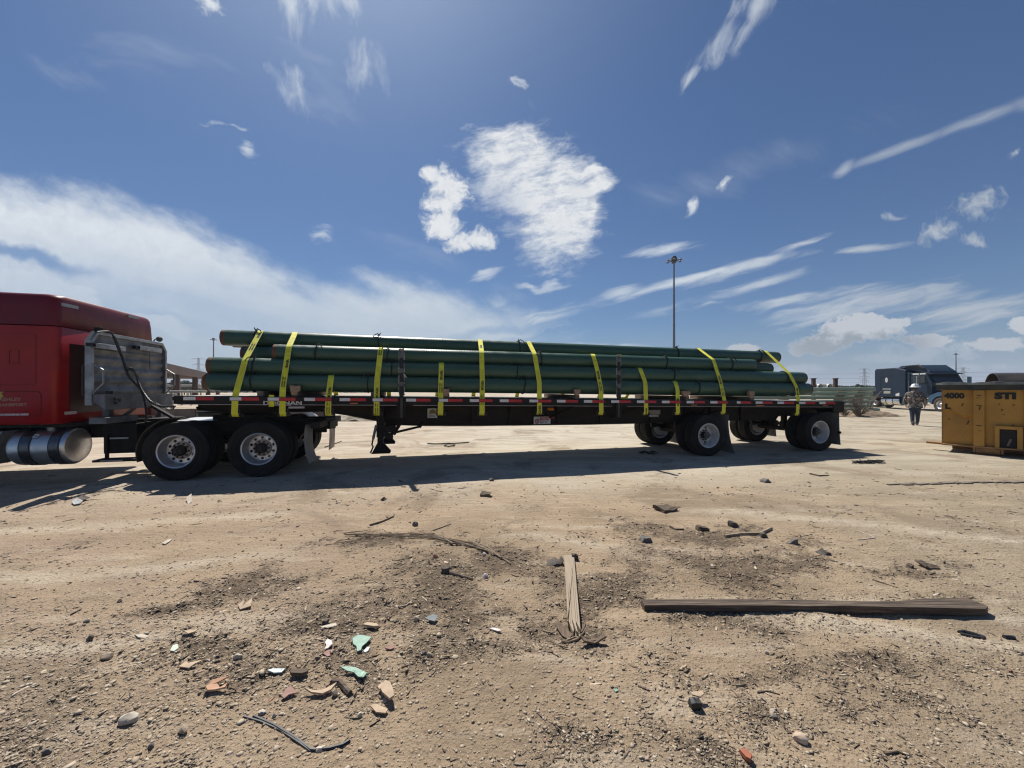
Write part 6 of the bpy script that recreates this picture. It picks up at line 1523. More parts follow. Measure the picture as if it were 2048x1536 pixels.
    m4 = mtx((1, 0, 0), (0, 0, 1), (0, -1, 0), (1.25, N(y), 1.95)) if N(1) > 0 else mtx((1, 0, 0), (0, 0, 1), (0, -1, 0), (1.25, N(y), 1.95))
    # lettering must read from the near side: mirror x when the near face looks along +y
    if N(1) < 0: m4 = mtx((-1, 0, 0), (0, 0, 1), (0, 1, 0), (1.25, N(y), 1.95))
    pr('cream_panel', [(0.95, 1.30), (0.95, 1.52), (1.6, 1.52), (1.6, 1.30)], y, 0.001, mat('cream_panel', (0.35, 0.36, 0.30), None, rough=0.6), 0.0)
    pr('white_label', [(2.1, 1.10), (2.1, 1.28), (2.45, 1.38), (2.45, 1.10)], y, 0.001, whp, 0.0)
    for a, b in (((0.62, 1.2), (0.62, 2.7)), ((0.62, 2.7), (1.75, 2.7)), ((1.75, 2.7), (1.75, 1.2)), ((0.0, 2.82), (2.95, 2.82))):
        MB().bar((a[0], N(-0.003), a[1]), (b[0], N(-0.003), b[1]), 0.012, 0.012).build('seam_line', pblack, bt)
    MB().add([(-0.9, N(0.1), 0.55), (-0.75, N(0.1), 1.05), (-0.75, N(0.75), 1.05), (-0.9, N(0.75), 0.55)], [(0, 1, 2, 3)]).build('mud_flap', whp, bt)
    return bt
build_blue()

# ---- the yellow roll-off dumpster with a large black pipe in it
yel = mat('faded_yellow_paint', (0.52, 0.27, 0.045), (0.40, 0.20, 0.035), 1.2, 0.6, c3=(0.24, 0.11, 0.04), s3=6, t3=(0.60, 0.76), bump=0.006, bscale=7)
yel2 = mat('rusty_yellow_steel', (0.36, 0.20, 0.075), (0.22, 0.12, 0.06), 5, 0.75)
tarp = mat('black_tarp', (0.012, 0.014, 0.013), (0.03, 0.034, 0.03), 3, 0.5, bump=0.01, bscale=10)
def build_dumpster():
    C0 = Vector((gx(1884, 10.05), 10.05, 0)); u = Vector((0.62, -0.785, 0)).normalized(); ang = math.atan2(u.y, u.x)
    d = empty('roll_off_dumpster', C0, ang); tag(d, 'faded yellow roll-off dumpster with dented side and black tarp edge at the right', 'dumpster')
    # local x along the side towards us, local y: to the left of u = away from the camera
    L, Wd, z0, z1 = 5.6, 2.35, 0.21, 1.60
    # side wall with dents
    nx, nz_ = 120, 40; vs = []; fs = []
    for i in range(nx + 1):
        for j in range(nz_ + 1):
            x = L * i / nx; z = z0 + (z1 - z0) * j / nz_
            y = 0.0
            if x < 0.52:
                zl = 1.13 - 0.42 * x + 0.05 * math.sin(x * 14)
                if z < zl: y = 0.075 * max(0.0, min(1.0, (z - z0) / (zl - z0))) ** 1.4 * min(1, (0.52 - x) / 0.10) * min(1, x / 0.06)
                y -= 0.02 * math.exp(-(((x - 0.27) / 0.18) ** 2 + ((z - 0.62) / 0.2) ** 2))
            y += 0.010 * float(mnoise.noise(Vector((x * 4, z * 4, 2))))
            if i == 0: y = 0.0
            vs.append((x, y, z))
    for i in range(nx):
        for j in range(nz_): b = i * (nz_ + 1) + j; fs.append((b, b + nz_ + 1, b + nz_ + 2, b + 1))
    MB().add(vs, fs).build('dented_side', yel, d)
    MB().box(0, L, Wd - 0.01, Wd, z0, z1).build('far_side', yel, d); MB().box(0, 0.02, 0.012, Wd - 0.011, z0, z1).build('end_wall', yel, d); MB().box(L - 0.02, L, 0.03, Wd - 0.011, z0, z1).build('end_wall', yel, d)
    MB().box(0.021, L - 0.021, 0.02, Wd - 0.012, z0 + 0.06, z0 + 0.08).build('floor_plate', yel2, d)
    MB().prism([(0.51, 0.0), (0.53, -0.10), (0.70, -0.10), (0.73, 0.0)], 'z', z0, z1 - 0.005).build('rib', yel, d, bevel=0.006)
    for x in (1.28, 2.05, 2.8, 3.6, 4.4): MB().prism([(x, 0.0), (x + 0.03, -0.10), (x + 0.2, -0.10), (x + 0.23, 0.0)], 'z', z0, z1 - 0.005).build('rib', yel, d, bevel=0.006)
    MB().box(-0.005, 0.012, -0.012, 0.02, z0, z1).build('corner_edge', yel2, d)
    # recess frame low on the second panel
    MB().box(0.86, 0.93, -0.10, -0.016, z0, z0 + 0.52).box(1.19, 1.27, -0.10, -0.016, z0, z0 + 0.52).box(0.931, 1.189, -0.10, -0.016, z0 + 0.45, z0 + 0.52).build('patch_frame', yel, d)
    MB().box(0.931, 1.189, -0.03, -0.016, z0 + 0.0, z0 + 0.449).build('pocket_shade_plate', pblack, d)  # black plate, painted shade in place of a real hollow
    MB().tube([(1.05, -0.07, z0 + 0.05), (1.10, -0.06, z0 + 0.22)], 0.022, 8).build('pocket_rod', conc, d)
    # bottom rail, long skid, rollers
    MB().box(0.0, L, -0.11, -0.02, z0 - 0.035, z0 - 0.001).build('bottom_flange', yel2, d, bevel=0.004)
    MB().bar((-0.28, 0.25, z0 - 0.02), (0.9, -0.02, z0 - 0.03), 0.16, 0.05).build('skid_plate', yel2, d, bevel=0.004)
    MB().box(0.15, L, 0.5, 0.62, 0.05, z0 - 0.04).box(0.15, L, 1.7, 1.82, 0.05, z0 - 0.04).build('long_rails', yel2, d)
    for x in (0.72, 2.2):
        MB().tube([(x - 0.15, 0.02, 0.11), (x + 0.22, 0.02, 0.11)], 0.108, 20).box(x - 0.2, x - 0.16, -0.08, 0.12, 0.05, z0 - 0.036).box(x + 0.23, x + 0.27, -0.08, 0.12, 0.05, z0 - 0.036).build('roller', yel2, d)
    # black tarp edge, wavy
    n = 90; vs = []; fs = []
    loop = [(-0.04, -0.14), (L, -0.14)]
    for i in range(n + 1):
        x = -0.10 + (L + 0.1) * i / n; q = 0.012 * math.sin(x * 9) + 0.008 * math.sin(x * 23)
        for (y, z) in ((0.05, z1 + 0.20 + q), (-0.10, z1 + 0.19 + q), (-0.15, z1 + 0.13), (-0.13 + q, z1 + 0.01 + q * 0.5), (-0.02, z1 - 0.0)):
            vs.append((x, y, z))
    for i in range(n):
        for j in range(4): b = i * 5 + j; fs.append((b, b + 5, b + 6, b + 1))
    MB().add(vs, fs).build('tarp_edge', tarp, d)
    MB().add([(-0.10, 0.05, z1 + 0.20), (-0.22, -0.02, z1 + 0.17), (-0.02, -0.12, z1 + 0.02), (0.0, 0.0, z1 - 0.005), (-0.02, Wd, z1), (-0.22, Wd, z1 + 0.18)], [(0, 1, 2, 3), (1, 5, 4, 3)]).build('tarp_edge', tarp, d)
    MB().box(0.0, L, 0.0, 0.05, z1 + 0.0, z1 + 0.18).box(0.0, 0.06, 0.05, Wd, z1 + 0.0, z1 + 0.18).box(0, L, Wd - 0.05, Wd + 0.03, z1, z1 + 0.18).build('tarp_edge', tarp, d)
    # stencilled lettering
    Fm = lambda x, z, y=-0.014: mtx((1, 0, 0), (0, 0, 1), (0, -1, 0), (x, y, z))
    text('stencil', '4000', 0.185, pblack, d, Fm(0.045, z1 - 0.155, -0.016), 0.010, 0.001, 'LEFT', 0.90)
    text('stencil', 'L', 0.17, pblack, d, Fm(0.055, z1 - 0.43, -0.012), 0.012, 0.001, 'LEFT', 1.0)
    text('stencil', 'STI', 0.20, pblack, d, Fm(0.86, z1 - 0.15), 0.014, 0.001, 'LEFT', 1.2)
    rnd_ = random.Random(3)
    rs = mat('rust_scar', (0.06, 0.025, 0.012), None, rough=0.9)
    for (x, z, a, L_) in ((0.62, 1.46, 0.1, .09), (0.60, 1.40, 0.1, .05), (0.62, 1.22, 0.0, .10), (0.63, 1.10, 1.4, .12), (0.62, 0.72, 0.0, .10), (0.35, 1.18, 1.3, .10), (0.12, 0.84, 0.3, .05), (0.44, 0.72, 1.3, .13), (1.14, 1.22, 0.8, .05), (0.93, 1.24, 0.8, .04), (0.97, 1.10, 0.8, .05), (1.0, 1.0, 0.2, .03), (1.13, 0.75, 0.4, .06), (0.08, 0.4, 0.2, .05)):
        y = -0.104 if 0.53 < x < 0.70 else -0.014
        if x < 0.5 and z < 1.1: y = 0.012
        pts = [(x + q * L_ * math.cos(a) - L_ / 2 * math.cos(a) , z + q * L_ * math.sin(a)) for q in (0, 0.3, 0.7, 1)]
        w_ = [0.003, 0.010, 0.008, 0.002]
        up = [(p[0] - math.sin(a) * w, p[1] + math.cos(a) * w) for p, w in zip(pts, w_)]; dn_ = [(p[0] + math.sin(a) * w, p[1] - math.cos(a) * w) for p, w in zip(pts, w_)]
        MB().prism(up + dn_[::-1], 'y', y, y + 0.003).build('rust_scar', rs, d, smooth=False)
    # big pipe lying in it
    pb = Matrix.Rotation(ang, 3, 'Z')
    P0 = Vector((gx(1984, 11.4), 11.4, 1.60)); o = empty('large_black_pipe', P0, math.radians(-33)); tag(o, 'large black pipe sticking up out of the yellow dumpster', 'pipe')
    rr_ = 0.50; MB().lathe([(rr_ - 0.02, 0), (rr_, 0), (rr_, 4.2), (rr_ - 0.02, 4.2)], 56, 'x', closed=True).build('pipe_wall', mat('scuffed_black_pipe', (0.02, 0.018, 0.017), (0.07, 0.058, 0.05), 2.0, 0.5, stretch=(0.6, 3, 3), c3=(0.30, 0.27, 0.24), s3=3, t3=(0.64, 0.8)), o)
    return d
build_dumpster()

# ---- the person in camouflage jacket and white hard hat, walking away
skin = mat('skin', (0.30, 0.17, 0.11), None, rough=0.6)
camo = bpy.data.materials.new('camouflage_cloth'); camo.use_nodes = True
def _camo():
    b = NB(camo.node_tree); bs = camo.node_tree.nodes['Principled BSDF']; tcn = b.n('ShaderNodeTexCoord'); ob = tcn.outputs['Object']
    a = b.mr(b.noise(ob, 6, 3, 0.6, 0.8), 0.50, 0.53); c = b.mr(b.noise(ob, 9, 3, 0.6, 1.0), 0.54, 0.56); e = b.mr(b.noise(ob, 14, 3, 0.6, 0.8), 0.57, 0.60)
    col_ = b.mix(a, (0.085, 0.072, 0.058, 1), (0.22, 0.19, 0.165, 1)); col_ = b.mix(c, col_, (0.035, 0.030, 0.026, 1)); col_ = b.mix(e, col_, (0.38, 0.34, 0.31, 1))
    b.link(col_, bs.inputs['Base Color']); bs.inputs['Roughness'].default_value = 0.9
_camo()
jean = mat('dark_blue_jeans', (0.02, 0.03, 0.055), (0.035, 0.048, 0.075), 9, 0.9)
bootm = mat('grey_boots', (0.06, 0.07, 0.08), (0.12, 0.12, 0.12), 9, 0.8)
hatm = mat('white_hard_hat', (0.78, 0.78, 0.78), None, rough=0.3)
def skinned(name, nodes, edges, m, parent, root=0, sub=2):
    me = bpy.data.meshes.new(name); me.from_pydata([n[0] for n in nodes], edges, []); me.update()
    o = bpy.data.objects.new(name, me); COL.objects.link(o)
    if parent: o.parent = parent
    sk = o.modifiers.new('skin', 'SKIN'); sv = me.skin_vertices[0].data
    for i, n in enumerate(nodes):
        r = n[1]; sv[i].radius = r if isinstance(r, tuple) else (r, r); sv[i].use_root = (i == root)
    sk.use_smooth_shade = True
    sb = o.modifiers.new('sub', 'SUBSURF'); sb.levels = sub; sb.render_levels = sub
    me.materials.append(m); return o
def build_person():
    D = 17.3; x = gx(1830, D); o = empty('person', (x, D, 0)); tag(o, 'person in camouflage jacket, jeans and white hard hat walking away', 'person')
    # local: +y is away from the camera (walking direction slightly right), z up
    ro = math.atan2(-(x), D); o.rotation_euler = (0, 0, ro)
    V_ = Vector
    # body: pelvis, spine, head, arms, hands, legs
    N_ = [(V_((0, 0, 0.96)), (0.155, 0.11)), (V_((0, 0.0, 1.18)), (0.16, 0.11)), (V_((0, -0.01, 1.42)), (0.17, 0.11)), (V_((0, 0.0, 1.53)), (0.065, 0.065)), (V_((0, 0.03, 1.62)), (0.075, 0.085)), (V_((0, 0.04, 1.74)), (0.08, 0.095)),
          (V_((-0.19, 0, 1.44)), 0.065), (V_((-0.30, 0.02, 1.20)), 0.052), (V_((-0.295, 0.10, 0.96)), 0.040), (V_((-0.29, 0.13, 0.87)), 0.034),
          (V_((0.19, 0, 1.44)), 0.065), (V_((0.31, -0.03, 1.20)), 0.052), (V_((0.315, 0.02, 0.96)), 0.040), (V_((0.31, 0.05, 0.87)), 0.034),
          (V_((-0.09, 0.0, 0.88)), 0.095), (V_((-0.075, -0.08, 0.49)), 0.065), (V_((-0.06, -0.20, 0.10)), 0.048),
          (V_((0.10, 0.0, 0.88)), 0.095), (V_((0.075, 0.12, 0.49)), 0.065), (V_((0.06, 0.20, 0.10)), 0.048)]
    E = [(0, 1), (1, 2), (2, 3), (3, 4), (4, 5), (2, 6), (6, 7), (7, 8), (8, 9), (2, 10), (10, 11), (11, 12), (12, 13), (0, 14), (14, 15), (15, 16), (0, 17), (17, 18), (18, 19)]
    skinned('body', N_, E, skin, o)
    for s, (hx, hy) in ((-1, (-0.29, 0.13)), (1, (0.31, 0.05))):
        for f in range(5):
            oy = (f - 1.5) * 0.018; ln = (0.065, 0.08, 0.085, 0.08, 0.05)[f]
            b = V_((hx, hy + oy, 0.85)) if f < 4 else V_((hx - s * 0.01, hy + 0.035, 0.88))
            t = b + V_((-s * 0.012, 0.0, -ln * 0.55)); e = t + V_((-s * 0.020, 0.002, -ln * 0.4)) if f < 4 else b + V_((-s * 0.02, 0.03, -0.06))
            MB().tube([b + V_((0, 0, 0.03)), b, t, e], [0.011, 0.010, 0.009, 0.007], 6).build('finger', skin, o)
    # loose jacket with hood collar
    J = [(V_((0, 0, 0.86)), (0.235, 0.165)), (V_((0, -0.01, 1.02)), (0.25, 0.175)), (V_((0, -0.01, 1.22)), (0.235, 0.17)), (V_((0, -0.015, 1.42)), (0.21, 0.15)), (V_((0, -0.01, 1.53)), (0.12, 0.105)), (V_((0, 0.0, 1.57)), (0.10, 0.095)),
         (V_((-0.22, 0, 1.43)), 0.095), (V_((-0.295, 0.02, 1.20)), 0.088), (V_((-0.30, 0.085, 0.99)), 0.075), (V_((-0.295, 0.115, 0.91)), 0.06),
         (V_((0.22, 0, 1.43)), 0.095), (V_((0.305, -0.03, 1.20)), 0.088), (V_((0.32, 0.01, 0.99)), 0.075), (V_((0.315, 0.035, 0.91)), 0.06)]
    skinned('camouflage_jacket', J, [(0, 1), (1, 2), (2, 3), (3, 4), (4, 5), (3, 6), (6, 7), (7, 8), (8, 9), (3, 10), (10, 11), (11, 12), (12, 13)], camo, o, 1)
    T = [(V_((0, 0, 0.90)), (0.17, 0.13)), (V_((-0.095, 0.0, 0.80)), 0.120), (V_((-0.082, -0.08, 0.49)), 0.086), (V_((-0.075, -0.195, 0.10)), 0.066), (V_((0.095, 0.0, 0.80)), 0.120), (V_((0.082, 0.12, 0.49)), 0.086), (V_((0.075, 0.195, 0.10)), 0.066)]
    skinned('jeans', T, [(0, 1), (1, 2), (2, 3), (0, 4), (4, 5), (5, 6)], jean, o)
    for (bx, by, hz_) in ((-0.06, -0.21, 0.0), (0.06, 0.20, 0.0)):
        skinned('boot', [(V_((bx, by, 0.20)), 0.066), (V_((bx, by, 0.07)), 0.062), (V_((bx, by + 0.10, 0.045)), (0.05, 0.042)), (V_((bx, by + 0.18, 0.04)), (0.045, 0.035))], [(0, 1), (1, 2), (2, 3)], bootm, o)
    # hair, ears and face
    MB().lathe([(0.0005, -0.11), (0.075, -0.09), (0.098, -0.02), (0.095, 0.06), (0.0005, 0.1)], 16, 'z', Matrix.Translation((0, 0.025, 1.71))).build('hair', pblack, o)
    for s in (-1, 1): MB().lathe([(0.0005, -0.012), (0.02, -0.008), (0.028, 0), (0.02, 0.008), (0.0005, 0.012)], 10, 'x', Matrix.Translation((s * 0.085, 0.04, 1.69))).build('ear', skin, o)
    MB().tube([(0, 0.115, 1.71), (0, 0.15, 1.675)], [0.012, 0.018], 8).build('nose', skin, o)
    for s in (-1, 1): MB().lathe([(0.0005, -0.006), (0.012, 0), (0.0005, 0.006)], 8, 'y', Matrix.Translation((s * 0.03, 0.125, 1.715))).build('eye', pblack, o)
    MB().box(-0.025, 0.025, 0.125, 0.135, 1.635, 1.645).build('mouth', mat('lips', (0.25, 0.09, 0.07), None), o)
    hp = [(0.175, -0.012), (0.178, 0.0), (0.135, 0.012), (0.128, 0.05), (0.108, 0.10), (0.065, 0.135), (0.0005, 0.145)]
    mbh = MB(); mbh.lathe(hp, 32, 'z', Matrix.Translation((0, 0.02, 1.745)) @ Matrix.Rotation(R(4), 4, 'X') @ Matrix.Diagonal((1, 1.15, 1, 1)))
    mbh.box(-0.012, 0.012, -0.11, 0.14, 1.855, 1.885)
    mbh.build('hard_hat', hatm, o)
    MB().lathe([(0.0005, -0.02), (0.02, -0.015), (0.02, 0.015), (0.0005, 0.02)], 10, 'y', Matrix.Translation((-0.29, -0.08, 1.18))).build('white_badge', whp, o)
build_person()
# ------------------------------------------------------------------ litter on the ground
def G(px, py): return gpt(px, py)
def stone_mesh(name, m, sx, sy, sz, seed, flat=0.0, sub=2):
    bm = bmesh.new(); bmesh.ops.create_icosphere(bm, subdivisions=sub, radius=1.0)
    rnd_ = random.Random(seed); off = Vector((rnd_.uniform(0, 50), rnd_.uniform(0, 50), 0))
    planes = [(Vector((rnd_.uniform(-1, 1), rnd_.uniform(-1, 1), rnd_.uniform(-.8, 1))).normalized(), rnd_.uniform(0.45, 0.8)) for _ in range(7)]
    for v in bm.verts:
        p = v.co * (1 + 0.18 * mnoise.noise(v.co * 1.6 + off))
        for n, d in planes:
            e = p.dot(n) - d
            if e > 0: p -= n * e * 0.92
        v.co = Vector((p.x * sx, p.y * sy, p.z * sz))
    me = bpy.data.meshes.new(name); bm.to_mesh(me); bm.free(); me.materials.append(m); me.shade_smooth(); me.set_sharp_from_angle(angle=R(28)); return me
def rock(px, py, wpx, hpx, m, label, seed, cat='stone', name='stone', group=None, rz=None):
    x, y = G(px, py); D = y; sx = wpx / F * D / 2; sz = hpx / F * D * 0.5 / 0.75
    me = stone_mesh(name, m, sx, sx * 0.75, sz, seed)
    o = bpy.data.objects.new(name, me); COL.objects.link(o); o.location = (x, y + sx * 0.4, zg(x, y) + sz * 0.35); o.rotation_euler = (0, 0, rz if rz is not None else (seed * 1.3) % 0.8 - 0.4)
    tag(o, label, cat, group); return o
def shard(poly, m, label, cat='shard', name='shard', th=0.006, lift=0.004, tilt=(0, 0), curl=0.0, group=None):
    """flat broken piece: poly is its outline as seen, laid back onto the ground"""
    P_ = [G(a, b) for a, b in poly]; cx = sum(p[0] for p in P_) / len(P_); cy = sum(p[1] for p in P_) / len(P_)
    zb = zg(cx, cy) + lift; rad = max(math.hypot(p[0] - cx, p[1] - cy) for p in P_) + 1e-4
    vs = []; n = len(P_)
    ring = []
    for (f, zz) in ((1.0, 0), (1.0, 1), (0.45, 1), (0.45, 0)):
        for p in P_:
            u, v = (p[0] - cx) * f, (p[1] - cy) * f; rr_ = math.hypot(u, v) / rad
            ring.append((u, v, zz * th + tilt[0] * u + tilt[1] * v + curl * rr_ * rr_))
    fs = []
    for i in range(n):
        j = (i + 1) % n; fs += [(i, j, n + j, n + i), (n + i, n + j, 2 * n + j, 2 * n + i), (3 * n + i, 3 * n + j, j, i)]
    fs += [tuple(2 * n + i for i in range(n)), tuple(3 * n + i for i in reversed(range(n)))]
    zmin = min(p[2] for p in ring)
    o = MB().add(ring, fs).build(name, m, None, (cx, cy, zb - min(0, zmin) * 0.6), smooth=False); tag(o, label, cat, group); return o
def stick(pts, r, m, label, cat='stick', name='stick', taper=0.5, lift=None, n=6, flat=1.0):
    P_ = [Vector((*G(a, b), 0)) for a, b in pts]
    for p in P_: p.z = zg(p.x, p.y) + r * 0.6
    if lift: 
        for p, l in zip(P_, lift): p.z += l
    c = P_[0].copy(); rr_ = [r * (1 - (1 - taper) * i / (len(P_) - 1)) for i in range(len(P_))]
    o = MB().tube([p - c for p in P_], rr_, n).build(name, m, None, c); tag(o, label, cat); return o
def wedge(px, py, wpx, hpx, m, label, prof, cat='chunk', name='broken_chunk', depth=0.7, rz=0.0):
    x, y = G(px, py); s = 1 / F * y; w, h = wpx * s, hpx * s
    poly = [(-w / 2 + w * a, h * b) for a, b in prof]
    o = MB().prism(poly, 'y', 0, w * depth).build(name, m, None, (x, y, zg(x, y) - 0.006), (random.uniform(-.15, .15), 0, rz), smooth=False)
    bm = bmesh.new(); bm.from_mesh(o.data); bmesh.ops.triangulate(bm, faces=bm.faces); bmesh.ops.subdivide_edges(bm, edges=bm.edges, cuts=2, use_grid_fill=True)
    off = Vector((x * 7, y * 5, 0))
    for v in bm.verts: v.co += Vector((mnoise.noise(v.co * (2.2 / w) + off), mnoise.noise(v.co * (2.2 / w) + off * 2), mnoise.noise(v.co * (2.6 / w) - off))) * w * 0.13
    bm.to_mesh(o.data); bm.free(); tag(o, label, cat); return o
sttan = mat('tan_stone', (0.42, 0.34, 0.25), (0.32, 0.26, 0.19), 20, 0.9, bump=0.003, bscale=60)
stpale = mat('pale_stone', (0.56, 0.50, 0.41), (0.42, 0.36, 0.29), 18, 0.9, bump=0.003, bscale=60)
stgrey = mat('grey_stone', (0.16, 0.15, 0.14), (0.11, 0.10, 0.09), 20, 0.85, bump=0.003, bscale=60)
stdark = mat('dark_stone', (0.07, 0.06, 0.052), (0.11, 0.09, 0.075), 20, 0.85, bump=0.003, bscale=60)
stpink = mat('pinkish_stone', (0.45, 0.33, 0.25), (0.52, 0.44, 0.34), 14, 0.9, bump=0.003, bscale=50)
wdk = mat('dark_weathered_wood', (0.125, 0.088, 0.062), (0.055, 0.040, 0.030), 3, 0.85, stretch=(1.0, 20, 20), bump=0.004, bscale=10, lo=0.4, hi=0.6, c3=(0.22, 0.175, 0.13), s3=2.5, t3=(0.52, 0.7))
wlt = mat('sun_bleached_wood', (0.36, 0.29, 0.21), (0.27, 0.215, 0.155), 2, 0.9, stretch=(14, 1.2, 14), lo=0.3, hi=0.8, c3=(0.22, 0.17, 0.12), s3=1.2, t3=(0.62, 0.80))
wsp = mat('splintered_bark', (0.20, 0.145, 0.10), (0.11, 0.078, 0.055), 10, 0.9, stretch=(20, 2, 6), bump=0.003, bscale=20)
drys = mat('dry_stalk', (0.36, 0.28, 0.19), (0.22, 0.165, 0.115), 30, 0.9, bump=0.002, bscale=80)
shg = mat('sea_green_painted_shard', (0.17, 0.31, 0.235), (0.22, 0.37, 0.28), 25, 0.55, c3=(0.60, 0.62, 0.56), s3=30, t3=(0.62, 0.68))
shw = mat('white_pink_shard', (0.72, 0.70, 0.68), (0.55, 0.42, 0.38), 30, 0.6)
shm = mat('maroon_shard', (0.23, 0.11, 0.09), (0.30, 0.17, 0.13), 25, 0.7)
sho = mat('orange_brown_shard', (0.44, 0.24, 0.14), (0.50, 0.33, 0.22), 14, 0.8)
sht = mat('tan_shard', (0.50, 0.38, 0.26), (0.40, 0.30, 0.21), 14, 0.85, bump=0.002, bscale=50)
shb = mat('pale_blue_shard', (0.50, 0.62, 0.63), (0.66, 0.72, 0.70), 30, 0.5)
blkp = mat('black_plastic', (0.014, 0.014, 0.015), (0.03, 0.03, 0.03), 20, 0.5)
brk = mat('brick_red', (0.38, 0.13, 0.07), (0.28, 0.10, 0.06), 25, 0.85)

# long plank
top = 0.052
def PZ(px, py, z):
    D = (H - z) * F / (py - HY); return ((px - 1024.0) / F * D, D)
back = [(1282, 1195), (1460, 1194.5), (1600, 1196), (1740, 1199), (1795, 1198.5), (1845, 1193.5), (1935, 1192)]
frnt = [(1976, 1209), (1972, 1214), (1700, 1208.5), (1400, 1207), (1289, 1207)]
ol = [PZ(a, b, top) for a, b in back + frnt]
cx, cy = ol[0]
zpl = max(zg(cx + q * 2.5, cy - 0.05) for q in (0.02, 0.25, 0.5, 0.75, 0.98)) * 0.35
o = MB().prism([(p[0] - cx, p[1] - cy) for p in ol], 'z', 0.0, top).build('long_plank', wdk, None, (cx, cy, -0.012), bevel=0.003, smooth=False)
tag(o, 'long dark weathered plank lying across the dirt on the right', 'plank')
for (u0, v0, u1, v1) in ((0.35, 0.03, 1.15, 0.025), (1.0, -0.012, 1.9, -0.02), (1.75, 0.0, 2.35, 0.005), (0.0, 0.012, 0.32, 0.018), (2.05, -0.03, 2.40, -0.035)):
    MB().bar((u0, v0 - 0.042, top + 0.0003), ((u0 + u1) / 2, (v0 + v1) / 2 - 0.039, top + 0.0003), 0.0030, 0.001).bar(((u0 + u1) / 2, (v0 + v1) / 2 - 0.039, top + 0.0003), (u1, v1 - 0.042, top + 0.0003), 0.0022, 0.001).build('split_line', pblack, o, smooth=False)
# short pale board with a splintered end
za = 0.035
tl, trr = PZ(1128, 1110, za), PZ(1148, 1110, za); bl, br = PZ(1136, 1248, za), PZ(1160, 1248, za)
def lerp(a, b, q): return (a[0] + (b[0] - a[0]) * q, a[1] + (b[1] - a[1]) * q)
end = []
for i, dyy in enumerate((-0.01, 0.06, -0.02, -0.085, -0.06, 0.06, -0.07, -0.085, 0.05, -0.02, -0.06, 0.0)):
    p = lerp(bl, br, i / 11.0); end.append((p[0], p[1] + dyy))
ol = [tl] + end + [trr]
cx, cy = tl
o = MB().prism([(p[0] - cx, p[1] - cy) for p in ol], 'z', 0.0, za - 0.004).build('short_board', wlt, None, (cx, cy, 0.004), bevel=0.0015, smooth=False)
tag(o, 'short sun-bleached board with a splintered near end, left of the long plank', 'board')
for i, (q0, q1, x_) in enumerate(((0.25, 1.02, 0.66), (0.5, 1.0, 0.35), (0.55, 0.98, 0.82), (0.62, 1.0, 0.18))):
    a = lerp(lerp(tl, trr, x_), lerp(bl, br, x_), q0); b_ = lerp(lerp(tl, trr, x_ + 0.03), lerp(bl, br, x_ + 0.02), q1)
    MB().bar((a[0] - cx, a[1] - cy, za - 0.0035), (b_[0] - cx, b_[1] - cy, za - 0.0035), 0.0022, 0.001).build('split_line', wdk, o, smooth=False)
shard([(1109, 1252), (1118, 1248), (1131, 1259), (1145, 1272), (1136, 1280), (1124, 1271)], wsp, 'grey bark splinter left of the splintered board end', 'splinter', 'splinter', 0.005, 0.004, (0.05, 0.12), 0.01)
stick([(1124, 1283), (1138, 1288), (1154, 1285), (1167, 1270), (1176, 1246)], 0.010, wsp, 'curved bark splinter cupping the splintered board end', 'splinter', 'splinter', 0.4)
stick([(1162, 1270), (1168, 1256), (1170, 1244), (1166, 1238)], 0.009, wsp, 'short upright brown splinter right of the splintered board end', 'splinter', 'splinter', 0.5)
stick([(1133, 1281), (1150, 1277), (1162, 1264)], 0.006, drys, 'thin pale splinter inside the curved one at the board end', 'splinter', 'splinter', 0.4)
shard([(1162, 1290), (1180, 1284), (1205, 1285), (1213, 1291), (1190, 1296), (1168, 1297)], wsp, 'wrinkled bark strip right of the curved splinter', 'splinter', 'splinter', 0.012, 0.008, (0, 0.1), 0.03)
wedge(1112, 1132, 30, 12, stdark, 'dark curled chunk just left of the far end of the short board', [(0, 0), (1, 0), (0.98, 1.0), (0.8, 0.35), (0.45, 0.5), (0.1, 0.3)])
wedge(1151, 1121, 13, 13, wdk, 'brown wood block behind the far end of the short board', [(0, 0), (1, 0), (0.9, 0.8), (0.5, 1.0), (0, 0.9)])

